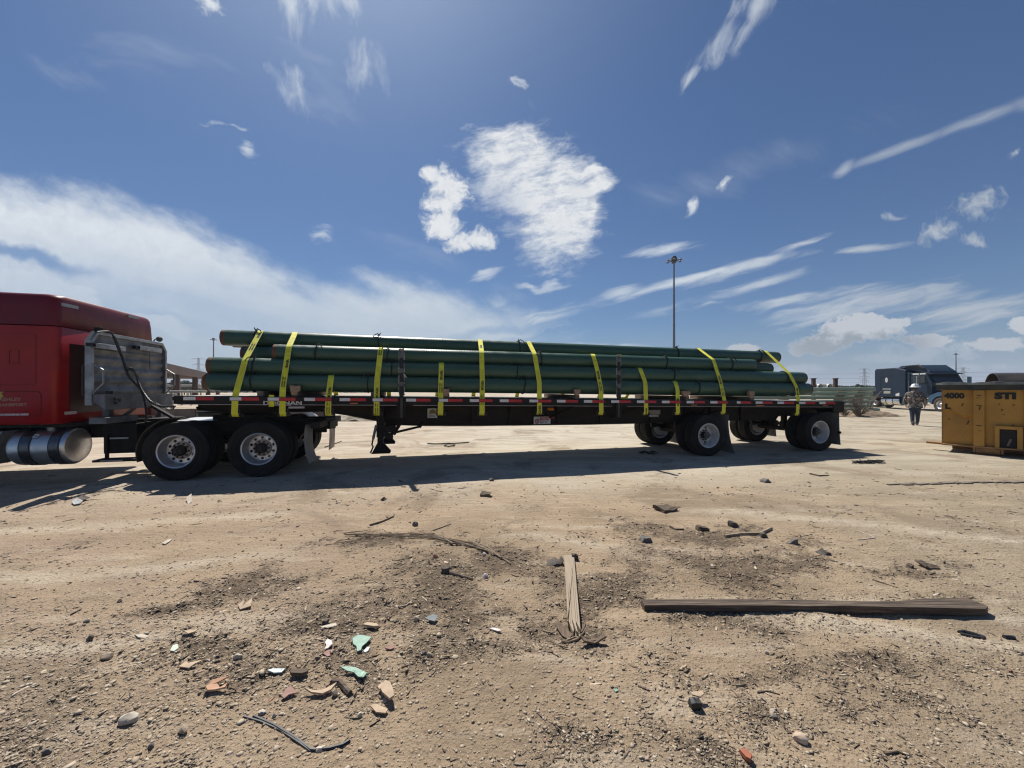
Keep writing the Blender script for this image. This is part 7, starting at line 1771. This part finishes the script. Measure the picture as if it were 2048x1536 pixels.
# wedges and chunks in the middle distance
WED = [(1536, 967, 20, 10, 'grey wedge-shaped chunk near the trailer tail shadow, farthest of the chunks', [(0, 0), (1, 0), (0.8, 0.5), (0.5, 1), (0.2, 0.6)], stgrey),
 (971, 992, 24, 9, 'brown wood chunk with an upturned end just below the shadow edge', [(0, 0), (0.75, 0), (1, 1.0), (0.7, 0.7), (0, 0.75)], wdk),
 (1341, 1022, 44, 9, 'flat dark wooden block, broadest of the chunks beyond the long plank', [(0, 0.2), (0.1, 0), (0.97, 0.0), (1, 0.75), (0.05, 1.0)], wdk),
 (1471, 1053, 20, 13, 'dark upright wedge right of the flat wooden block', [(0.05, 0), (0.9, 0), (1, 0.35), (0.5, 0.9), (0, 1)], stdark),
 (1409, 1060, 26, 12, 'dark split chunk between the flat block and the upright wedge', [(0, 0.3), (0.4, 0), (0.9, 0.1), (1, 0.45), (0.6, 0.8), (0.1, 1)], wdk),
 (1293, 1083, 26, 12, 'dark slate chunk left of the others beyond the long plank', [(0, 0), (1, 0), (0.9, 0.95), (0.25, 1.0)], stgrey),
 (1585, 1087, 22, 14, 'brown wedge stone rising to a point beyond the middle of the long plank', [(0, 0), (0.95, 0), (1, 1.0), (0.75, 0.9), (0.35, 0.4)], stgrey),
 (1531, 1074, 16, 11, 'small squarish dark chunk beside a broken branch', [(0, 0), (1, 0), (0.7, 0.6), (0.5, 1), (0, 0.9)], stdark),
 (1655, 1108, 26, 9, 'dark crumpled chunk beyond the long plank, left of a flat wedge', [(0, 0), (1, 0), (0.8, 0.6), (0.4, 1), (0.2, 0.4)], stdark),
 (1866, 1135, 36, 11, 'dark flat wooden wedge farthest right in the dirt', [(0, 0.8), (0.1, 0.3), (1, 0), (0.98, 0.3), (0.1, 1)], wdk),
 (1824, 1133, 14, 9, 'brown nub of wood just left of the farthest right wedge', [(0, 0), (1, 0), (0.9, 1), (0.3, 0.8)], wdk),
 (889, 1149, 18, 15, 'dark slate-grey block standing in the mulch', [(0, 0.1), (0.5, 0), (1, 0.2), (0.95, 1), (0.1, 0.95)], stdark),
 (648, 1252, 13, 12, 'small dark block above the sea-green shard', [(0, 0), (0.9, 0.1), (1, 1), (0.2, 0.85)], stdark),
 (764, 1001, 14, 8, 'dark tuft-like chunk below the shadow edge on the left', [(0, 0), (1, 0), (0.8, 0.5), (0.6, 1), (0.3, 0.5)], stdark),
 (984, 962, 12, 6, 'little dark chip right at the shadow edge', [(0, 0.5), (1, 0), (0.5, 1)], stdark)]
for a in WED: wedge(a[0], a[1], a[2] * 0.88, a[3] * 0.85, a[6], a[4], a[5], rz=random.uniform(-.4, .4))
# slate, shards
shard([(849, 1243), (866, 1238), (876, 1240), (870, 1248), (857, 1246)], mat('blue_grey_slate', (0.15, 0.18, 0.19), (0.2, 0.22, 0.22), 20, 0.7), 'blue-grey triangular slate chip in the mulch', lift=0.012, tilt=(0, 0.25))
shard([(705, 1282), (716, 1276), (728, 1278), (743, 1282), (733, 1292), (724, 1299), (722, 1306), (714, 1308), (713, 1298), (706, 1293)], shg, 'sea-green heart-shaped shard with white scratches', lift=0.008, tilt=(0.05, 0.05))
shard([(727, 1304), (734, 1297), (740, 1296), (736, 1304), (730, 1307)], shb, 'small pale shard under the heart-shaped green one', lift=0.003)
shard([(681, 1345), (697, 1342), (712, 1343), (722, 1348), (734, 1356), (727, 1365), (716, 1362), (708, 1352), (694, 1350)], shg, 'sea-green boomerang-shaped shard below the heart-shaped one', lift=0.012, curl=0.012)
shard([(650, 1290), (655, 1283), (663, 1287), (665, 1293), (656, 1302), (649, 1304), (653, 1296)], shw, 'white chip with a green tip left of the heart-shaped shard', lift=0.008)
shard([(646, 1310), (655, 1303), (668, 1302), (664, 1313), (655, 1316)], shm, 'maroon chip with white streaks under the white chip', lift=0.005)
shard([(770, 1301), (786, 1292), (789, 1300), (781, 1303)], shm, 'small maroon chip right of the heart-shaped green shard', lift=0.005)
shard([(535, 1345), (545, 1342), (570, 1342), (563, 1349), (548, 1350)], shb, 'pale blue and white sliver lying in the gravel', lift=0.01)
shard([(562, 1396), (575, 1380), (583, 1378), (587, 1387), (595, 1390), (578, 1394), (568, 1402)], shm, 'maroon crescent shard left of the tan one', lift=0.006)
shard([(609, 1388), (640, 1388), (652, 1384), (674, 1375), (662, 1388), (645, 1395), (622, 1393)], sht, 'tan curved shard beside a little round stone', lift=0.012, curl=0.015, th=0.01)
shard([(412, 1380), (425, 1369), (448, 1365), (458, 1364), (440, 1371), (424, 1376)], sho, 'upper orange-brown shard of the pair at the left', lift=0.014, tilt=(0, 0.3))
shard([(411, 1384), (433, 1379), (441, 1386), (455, 1377), (450, 1386), (430, 1391), (415, 1392)], sho, 'lower orange-brown shard of the pair at the left', lift=0.014, th=0.01)
shard([(760, 1392), (770, 1379), (780, 1384), (787, 1402), (788, 1413), (779, 1417), (765, 1402)], sht, 'tan leaf-shaped shard standing on edge near the bottom centre', lift=0.03, tilt=(0.2, 0.1), th=0.012)
shard([(755, 1388), (764, 1379), (768, 1385), (763, 1397)], sht, 'narrow tan splinter beside the leaf-shaped shard', lift=0.02)
shard([(741, 1421), (752, 1417), (776, 1428), (771, 1436), (752, 1434)], sht, 'oval tan shard below the leaf-shaped one', lift=0.012)
shard([(580, 1353), (584, 1349), (617, 1348), (615, 1354), (604, 1358), (582, 1357)], wdk, 'dark flat chip of wood left of the boomerang shard', lift=0.01, th=0.02)
stick([(663, 1366), (680, 1368), (700, 1391)], 0.016, wdk, 'dark split branch piece between the green and tan shards', 'branch', 'branch_piece', 0.9)
shard([(977, 1261), (985, 1260), (999, 1263), (1004, 1266), (995, 1267), (987, 1264)], shw, 'white bone-like chip left of the splintered board', lift=0.006)
shard([(725, 1258), (735, 1254), (753, 1256), (758, 1261), (748, 1262), (737, 1260)], sht, 'tan chip just above the heart-shaped green shard', lift=0.012, th=0.015)
shard([(640, 1258), (655, 1254), (672, 1250), (674, 1256), (655, 1260)], stpale, 'cream sliver above the white chip', lift=0.008)
shard([(270, 1270), (283, 1268), (299, 1273), (290, 1277), (277, 1275)], stpale, 'cream flake at the left, above the rounded stone', lift=0.006)
shard([(368, 1270), (380, 1266), (397, 1264), (390, 1270), (376, 1274)], sht, 'curled tan flake left of the centre gravel', lift=0.012, curl=0.01)
shard([(358, 1339), (372, 1328), (377, 1332), (408, 1325), (390, 1333), (378, 1342)], sht, 'forked tan splinter above the orange-brown pair', lift=0.01)
shard([(340, 1303), (346, 1292), (355, 1290), (357, 1298), (348, 1304)], mat('pale_mint_chip', (0.50, 0.56, 0.46), None, rough=0.7), 'pale mint chip at the left of the gravel', lift=0.004)
shard([(324, 1086), (335, 1079), (344, 1077), (340, 1082), (330, 1088)], stpale, 'thin white splinter alone on the smooth dirt at the left', lift=0.008)
shard([(476, 1212), (489, 1205), (484, 1215), (496, 1208), (505, 1202), (502, 1216), (480, 1220)], sht, 'broken tan flake in the left mulch', lift=0.012, tilt=(0.1, 0.2))
shard([(1227, 1386), (1233, 1383), (1237, 1387), (1231, 1390)], shg, 'tiny green flake alone below the dark mulch', lift=0.003, th=0.003)
shard([(1479, 1514), (1490, 1512), (1504, 1524), (1501, 1534), (1492, 1529)], brk, 'brick-red chip at the bottom edge right of centre', lift=0.01, th=0.018)
shard([(372, 1002), (383, 998), (384, 1006), (376, 1009)], stpale, 'cream paper scrap just below the truck shadow', 'paper', 'paper_scrap', 0.003, 0.01, (0, 0.3))
shard([(143, 1008), (155, 1004), (166, 1006), (160, 1012), (148, 1013)], mat('grey_foil', (0.35, 0.36, 0.38), None, rough=0.5), 'lower grey crumpled scrap below the cab shadow', 'scrap', 'crumpled_scrap', 0.006, 0.012, (0, 0.1), 0.02)
shard([(155, 1002), (165, 998), (180, 1001), (170, 1004), (160, 1006)], stdark, 'upper dark crumpled scrap below the cab shadow', 'scrap', 'crumpled_scrap', 0.008, 0.02, (0, 0.1), 0.02)
shard([(1382, 1404), (1405, 1402), (1408, 1407), (1400, 1412), (1384, 1408)], sht, 'top flap of a torn dark box at the lower right', 'flap', 'torn_flap', 0.006, 0.035, (0.0, 0.2))
wedge(1394, 1425, 22, 18, blkp, 'torn black box half buried in the dirt at the lower right', [(0, 0.3), (0.5, 0), (0.9, 0.3), (1, 1), (0.05, 0.95)], 'box', 'torn_box')
# stones
RK = [(208, 1318, 26, 13, sttan, 'rounded grey-tan stone at the left, shaded on its near side'), (250, 1453, 38, 20, stpale, 'largest pale stone in the lower left gravel'), (361, 1470, 26, 16, sttan, 'squarish pale stone right of the largest one'),
 (177, 1280, 14, 11, stdark, 'dark pointed stone at the left'), (236, 1201, 11, 7, stdark, 'small dark stone on the smooth dirt at the left'), (170, 1246, 12, 6, stgrey, 'flat grey stone above the dark pointed one'),
 (473, 1321, 17, 14, stpale, 'cream angular stone above the orange-brown pair'), (830, 1052, 14, 10, stgrey, 'lone grey stone near the dry stalks'), (668, 1394, 14, 12, sttan, 'little round stone touching the tan curved shard'),
 (1608, 1490, 32, 18, stpink, 'pinkish rounded rock at the lower right'), (1549, 1430, 17, 10, stpale, 'pale oblong stone above the pinkish rock'), (1552, 1441, 15, 9, stgrey, 'grey stone tucked under the pale oblong one'),
 (1535, 1308, 9, 7, stpale, 'small pale stone below the long plank'), (969, 1156, 15, 10, shw, 'white crumpled lump in the mulch left of the short board'), (968, 1113, 10, 7, shw, 'small white lump at the end of the dry stalks'),
 (871, 1117, 12, 8, mat('coral_lump', (0.55, 0.25, 0.16), None, rough=0.8), 'coral-orange lump above the dark slate block'), (848, 1312, 12, 10, stgrey, 'left of two grey stones at the mulch edge'), (858, 1318, 13, 10, sttan, 'right of two grey stones at the mulch edge'),
 (890, 1308, 9, 9, stgrey, 'single grey stone right of the pair at the mulch edge'), (719, 1437, 14, 10, stpale, 'smooth pale stone left of the oval tan shard'), (522, 1428, 16, 9, stpale, 'pale stone above the black cord'), (547, 1434, 8, 10, stpale, 'small hooked white stone by the end of the black cord'),
 (640, 1504, 22, 8, stpale, 'pale flat stone under the black cord bend'), (300, 1500, 16, 12, stgrey, 'dark grey stone in the lowest left gravel'), (1868, 1308, 10, 8, sttan, 'small tan stone right of the long plank end'), (832, 1244, 12, 9, stpale, 'pale stone left of the blue-grey slate chip'), (90, 1512, 20, 12, stgrey, 'grey stone at the bottom left corner')]
for i, (a, b, c, d, m_, lab) in enumerate(RK): rock(a, b, c, d, m_, lab, i + 11)
# sticks, stalks, cords
stick([(740, 1051), (765, 1043), (787, 1034)], 0.012, wdk, 'straight dark stick above the dry stalks', taper=0.8)
stick([(866, 1062), (885, 1055), (902, 1048)], 0.009, drys, 'thin straight twig right of the lone grey stone')
stick([(797, 1218), (812, 1212), (825, 1205)], 0.011, drys, 'short pale stick in the mulch left of the slate chip', taper=0.9)
stick([(898, 1148), (922, 1154), (945, 1161)], 0.013, wdk, 'brown stick right of the dark slate block', taper=0.8)
stick([(1620, 949), (1638, 953), (1658, 952)], 0.020, wdk, 'dark bent stick near the trailer tail shadow', taper=0.4)
stick([(1340, 1052), (1352, 1058), (1368, 1058)], 0.014, wdk, 'dark twig beside the split chunk beyond the plank')
stick([(1450, 1072), (1480, 1068), (1520, 1068), (1542, 1058)], 0.018, drys, 'knobbly broken branch among the chunks beyond the plank', 'branch', 'branch', 1.1)
stick([(1710, 1060), (1735, 1068), (1750, 1074), (1728, 1077), (1715, 1078)], 0.006, stpale, 'thin bent white cord on the dirt at the right', 'cord', 'cord', 1.0)
stick([(1745, 1157), (1770, 1165), (1796, 1173)], 0.006, wdk, 'long thin twig right of the long plank back edge')
stick([(1455, 1446), (1475, 1462), (1497, 1478), (1512, 1492)], 0.004, drys, 'long straw leading to the brick-red chip', 'straw', 'straw')
stick([(650, 895), (665, 890), (683, 883)], 0.02, wdk, 'stick poking out of the shadow right of the truck mud flaps')
stick([(487, 1433), (520, 1441), (560, 1459), (600, 1489), (621, 1504)], 0.0055, blkp, 'long black doubled cord curving across the gravel', 'cord', 'cord', 1.0)
stick([(507, 1431), (548, 1449), (590, 1476), (622, 1502), (630, 1502), (660, 1500), (686, 1494), (700, 1485)], 0.0075, blkp, 'black cord bending to a knotted end at the bottom left', 'cord', 'cord', 1.0)
stick([(1918, 1258), (1928, 1256), (1950, 1262), (1968, 1269), (1960, 1272), (1940, 1268), (1922, 1262)], 0.011, blkp, 'black looped strap right below the long plank', 'strap', 'looped_strap', 1.0)
stick([(2008, 1270), (2020, 1271), (2030, 1273)], 0.014, blkp, 'short black rod at the right edge below the plank', 'rod', 'rod', 1.0)
stick([(1515, 1388), (1535, 1385), (1560, 1392)], 0.005, wdk, 'curved dark twig below the plank')
stick([(1770, 1512), (1795, 1508), (1815, 1515), (1808, 1520)], 0.006, wdk, 'hooked dark twig at the bottom right')
stick([(1440, 1500), (1460, 1506), (1472, 1518)], 0.005, wdk, 'small forked twig left of the brick-red chip')
# dry stalk bundle: strands running from the left to the mulch
r_ = random.Random(12)
bun = MB(); x0, y0 = G(760, 1078)
base_path = [(690, 1070), (760, 1073), (820, 1074), (870, 1077), (905, 1086), (945, 1092), (975, 1102), (1000, 1115), (1022, 1125)]
for k in range(9):
    st_, en = r_.randint(0, 3), r_.randint(5, 8); pts = []
    for (a, b) in base_path[st_:en + 1]:
        gxx, gyy = G(a, b + r_.uniform(-6, 6)); pts.append(Vector((gxx - x0, gyy - y0, zg(gxx, gyy) + 0.006 + r_.uniform(0, .02))))
    bun.tube(pts, [r_.uniform(0.004, 0.009)] * len(pts), 5)
o = bun.build('dry_stalks', drys, None, (x0, y0, 0)); tag(o, 'bundle of long dry stalks snaking across the dirt above the mulch', 'stalks')
bun = MB(); x1, y1 = G(700, 1090)
for k in range(14):
    a = r_.uniform(630, 770); b = r_.uniform(1060, 1096); L_ = r_.uniform(14, 50); pts = []
    for q in (0, 0.5, 1): gxx, gyy = G(a + L_ * q, b + r_.uniform(-3, 3)); pts.append(Vector((gxx - x1, gyy - y1, zg(gxx, gyy) + 0.01 + 0.01 * q)))
    bun.tube(pts, [0.005, 0.004, 0.002], 5)
o = bun.build('straw_litter', drys, None, (x1, y1, 0)); tag(o, 'loose straw litter left of the stalk bundle', kind='stuff')
# cable coil far on the pale ground, rag in the shadow, black webbing by the tail
xc, yc = G(897, 890)
ropeg = mat('grey_green_rope', (0.10, 0.10, 0.08), (0.07, 0.07, 0.06), 20, 0.9)
pts = [Vector((*G(a, b), 0.025)) - Vector((xc, yc, 0)) for a, b in ((855, 888.5), (868, 889.5), (885, 889), (897, 888), (910, 889.5), (907, 893), (897, 894.5), (889, 893), (892, 889.5), (905, 888.5), (922, 887.5), (938, 886))]
o = MB().tube(pts, 0.018, 6).build('coiled_rope', ropeg, None, (xc, yc, 0)); tag(o, 'grey rope with a loop lying on the pale ground under the trailer', 'rope')
xc, yc = G(1298, 907); mb = MB()
for k in range(7):
    a = r_.uniform(0, 6.3); mb.tube([(0, 0, 0.01), (0.12 * math.cos(a), 0.1 * math.sin(a), 0.05), (0.26 * math.cos(a), 0.2 * math.sin(a), 0.015)], [0.025, 0.02, 0.008], 5)
o = mb.build('black_rag', blkp, None, (xc, yc, 0)); tag(o, 'black rag lying in the trailer shadow before the rear wheels', 'rag')
for (cx_, n_, sp, lab) in ((1725, 11, 22, 'left heap of tangled black webbing on the dirt right of the tail shadow'), (1752, 11, 20, 'right heap of tangled black webbing on the dirt right of the tail shadow')):
    xc, yc = G(cx_, 926); mb = MB()
    for k in range(n_):
        pts = []
        for q in range(5): a, b = G(cx_ + r_.uniform(-sp, sp), 926 + r_.uniform(-2.5, 2.5)); pts.append(Vector((a - xc, b - yc, r_.uniform(0.01, 0.06))))
        mb.tube(pts, 0.007, 4)
    o = mb.build('webbing_heap', blkp, None, (xc, yc, 0)); tag(o, lab, 'webbing')
# broken edge of the hard standing at the right
xc, yc = G(1880, 967); vs = []
mb = MB(); a = 1775
while a < 2120:
    L_ = r_.uniform(8, 26); p, q = G(a, 970 - (a - 1775) * 0.018 + r_.uniform(-1, 1)), G(a + L_, 969 - (a - 1775) * 0.018 + r_.uniform(-1, 1))
    mb.bar((p[0] - xc, p[1] - yc, zg(*p) + 0.004), (q[0] - xc, q[1] - yc, zg(*q) + 0.004), r_.uniform(0.03, 0.09), 0.03); a += L_ * r_.uniform(0.8, 1.3)
o = mb.build('broken_edge_gravel', mat('dark_crumbs', (0.13, 0.11, 0.09), (0.2, 0.17, 0.13), 9, 0.95), None, (xc, yc, 0), smooth=False); tag(o, 'crumbled dark edge of the hard standing at the right', kind='stuff')

# ---- scattered pebbles, clods and mulch flakes: uncountable, joined
def tone_mat(name, stops, rough=0.92):
    m = bpy.data.materials.new(name); m.use_nodes = True; b = NB(m.node_tree); bs = m.node_tree.nodes['Principled BSDF']
    at = b.n('ShaderNodeAttribute'); at.attribute_name = 'tone'; cr = b.n('ShaderNodeValToRGB'); e = cr.color_ramp.elements
    e[0].position, e[0].color = stops[0][0], stops[0][1] + (1,); e[1].position, e[1].color = stops[-1][0], stops[-1][1] + (1,)
    for p, c in stops[1:-1]: k = e.new(p); k.color = c + (1,)
    b.link(at.outputs['Fac'], cr.inputs[0])
    tcn = b.n('ShaderNodeTexCoord'); nz = b.noise(tcn.outputs['Object'], 120, 3, 0.6)
    b.link(b.mix(b.mr(nz, 0.35, 0.7, 0, 0.35), cr.outputs[0], (0.20, 0.155, 0.11, 1)), bs.inputs['Base Color']); bs.inputs['Roughness'].default_value = rough; bs.inputs['Specular IOR Level'].default_value = 0.2
    return m
def scatter(name, label, n, m, proto_v, proto_f, sizes, flat, seed, wfun, Dmax=10.0, aspect=None, sink=0.25, tone_fn=None, Dmin=1.15, xb=(-1.5, 1.5)):
    g = np.random.default_rng(seed)
    N = n * 6
    inv = g.uniform(1 / Dmax, 1 / Dmin, N); D = 1 / inv
    X = g.uniform(xb[0], xb[1], N) * (D + 0.2)
    keep = g.random(N) < wfun(X, D); X = X[keep][:n]; D = D[keep][:n]; n = len(X)
    s = sizes[0] * (sizes[1] / sizes[0]) ** (g.random(n) ** sizes[2]) * (0.6 + 0.28 * D)
    Z = terrain(X, D)
    pv = np.array(proto_v, dtype=float); k = len(pv)
    ax_ = g.uniform(0.6, 1.5, n); az = flat * g.uniform(0.5, 1.4, n)
    if aspect: ax_ *= g.uniform(aspect[0], aspect[1], n)
    jit = 1 + g.uniform(-0.42, 0.38, (n, k, 3))
    V_ = pv[None] * jit
    V_[:, :, 0] *= (s * ax_)[:, None]; V_[:, :, 1] *= s[:, None]; V_[:, :, 2] *= (s * az)[:, None]
    tx = g.normal(0, 0.25, n)
    c, q = np.cos(tx)[:, None], np.sin(tx)[:, None]
    y1, z1 = V_[:, :, 1] * c - V_[:, :, 2] * q, V_[:, :, 1] * q + V_[:, :, 2] * c; V_[:, :, 1], V_[:, :, 2] = y1, z1
    a = g.uniform(0, 2 * np.pi, n); c, q = np.cos(a)[:, None], np.sin(a)[:, None]
    x1, y1 = V_[:, :, 0] * c - V_[:, :, 1] * q, V_[:, :, 0] * q + V_[:, :, 1] * c
    co = np.stack([x1 + X[:, None], y1 + D[:, None], V_[:, :, 2] + (Z + s * az * (1 - 2 * sink) * 0.8)[:, None]], -1).reshape(-1, 3).astype(np.float32)
    pf = np.array(proto_f, dtype=np.int32); nf = len(pf)
    F_ = (pf[None] + (np.arange(n) * k)[:, None, None]).reshape(-1, 3).astype(np.int32)
    me = bpy.data.meshes.new(name); me.vertices.add(len(co)); me.vertices.foreach_set('co', co.ravel()); me.loops.add(len(F_) * 3); me.polygons.add(len(F_))
    me.loops.foreach_set('vertex_index', F_.ravel()); me.polygons.foreach_set('loop_start', np.arange(len(F_), dtype=np.int32) * 3); me.polygons.foreach_set('loop_total', np.full(len(F_), 3, dtype=np.int32)); me.update(calc_edges=True)
    tn = g.random(n) if tone_fn is None else tone_fn(X, D, g)
    at = me.attributes.new('tone', 'FLOAT', 'POINT'); at.data.foreach_set('value', np.repeat(tn, k).astype(np.float32))
    me.materials.append(m); o = bpy.data.objects.new(name, me); COL.objects.link(o); tag(o, label, kind='stuff'); return o
bm = bmesh.new(); bmesh.ops.create_icosphere(bm, subdivisions=1, radius=1.0); ICO = ([tuple(v.co) for v in bm.verts], [tuple(v.index for v in f.verts) for f in bm.faces]); bm.free()
OCT = ([(1, 0, 0), (-1, 0, 0), (0, 1, 0), (0, -1, 0), (0, 0, 1), (0, 0, -1), (0.7, 0.7, 0.3), (-0.7, -0.6, 0.4)], [(0, 6, 4), (6, 2, 4), (2, 1, 4), (1, 7, 4), (7, 3, 4), (3, 0, 4), (0, 5, 6), (6, 5, 2), (2, 5, 1), (1, 5, 7), (7, 5, 3), (3, 5, 0)])
CHIP = ([(-1, -.35, 0), (1, -.3, 0), (1.1, .3, 0), (-.9, .4, 0), (-1, -.35, .25), (1, -.3, .25), (1.1, .3, .25), (-.9, .4, .25)], [(0, 1, 5), (0, 5, 4), (1, 2, 6), (1, 6, 5), (2, 3, 7), (2, 7, 6), (3, 0, 4), (3, 4, 7), (4, 5, 6), (4, 6, 7), (0, 2, 1), (0, 3, 2)])
peb = tone_mat('mixed_pebbles', [(0.0, (0.36, 0.29, 0.205)), (0.35, (0.44, 0.36, 0.265)), (0.70, (0.46, 0.385, 0.29)), (0.94, (0.55, 0.48, 0.38)), (0.97, (0.30, 0.25, 0.2)), (1.0, (0.15, 0.12, 0.10))])
mul = tone_mat('mulch_flakes', [(0.0, (0.12, 0.092, 0.068)), (0.4, (0.20, 0.155, 0.112)), (0.75, (0.32, 0.255, 0.185)), (1.0, (0.50, 0.41, 0.31))])
dirtc = tone_mat('dirt_clods', [(0.0, (0.26, 0.205, 0.145)), (0.5, (0.36, 0.29, 0.205)), (1.0, (0.46, 0.375, 0.27))])
scatter('gravel', 'coarse gravel strewn over the lower left of the dirt', 11000, peb, *ICO, (0.0026, 0.0105, 2.4), 0.38, 1, lambda x, y: np.clip(gravel(x, y) * 1.3 + 0.04, 0, 1), 4.5)
scatter('pebbles', 'small pebbles strewn over the dirt', 20000, peb, *OCT, (0.0012, 0.0065, 2.8), 0.45, 2, lambda x, y: np.clip(0.12 + 0.5 * mulch(x, y) + 0.5 * gravel(x, y), 0, 1), 9.0)
scatter('dirt_clods', 'crumbled dirt clods', 34000, dirtc, *OCT, (0.0018, 0.010, 2.8), 0.42, 3, lambda x, y: np.clip(0.22 + 1.1 * mulch(x, y) + 0.4 * gravel(x, y), 0, 1), 7.5)
scatter('mulch_flakes', 'dark wood mulch and bark flakes', 36000, mul, *CHIP, (0.0016, 0.012, 2.8), 0.30, 4, lambda x, y: np.clip(1.3 * mulch(x, y) - 0.08, 0.012, 1), 8.0, (0.6, 1.8), 0.25)

chipm = tone_mat('wood_and_shell_chips', [(0.0, (0.09, 0.065, 0.048)), (0.4, (0.22, 0.165, 0.115)), (0.7, (0.46, 0.36, 0.26)), (0.9, (0.60, 0.51, 0.40)), (1.0, (0.36, 0.18, 0.13))])
scatter('wood_chips', 'larger loose chips and splinters of wood strewn over the dirt', 1300, chipm, *CHIP, (0.005, 0.020, 2.0), 0.14, 8, lambda x, y: np.clip(0.05 + 0.9 * mulch(x, y) + 0.35 * gravel(x, y), 0, 1), 7.5, (0.5, 1.5), 0.1)
scatter('flat_stones', 'flat pale stones bedded in the dirt', 420, peb, *ICO, (0.006, 0.018, 2.4), 0.32, 9, lambda x, y: np.clip(0.03 + 1.2 * gravel(x, y), 0, 1), 5.0)
# ---- the air: thin haze round the whole scene
hz_m = bpy.data.materials.new('haze_air'); hz_m.use_nodes = True; ht = hz_m.node_tree
for n_ in list(ht.nodes):
    if n_.type != 'OUTPUT_MATERIAL': ht.nodes.remove(n_)
pv_ = ht.nodes.new('ShaderNodeVolumePrincipled'); pv_.inputs['Color'].default_value = (0.80, 0.88, 1.0, 1); pv_.inputs['Density'].default_value = 0.0004
ht.links.new(pv_.outputs[0], [n_ for n_ in ht.nodes if n_.type == 'OUTPUT_MATERIAL'][0].inputs['Volume'])
hb_ = MB().box(-5500, 5500, -120, 5600, -1.2, 75).build('haze', hz_m, None, smooth=False); tag(hb_, 'thin pale haze over the yard', kind='stuff')
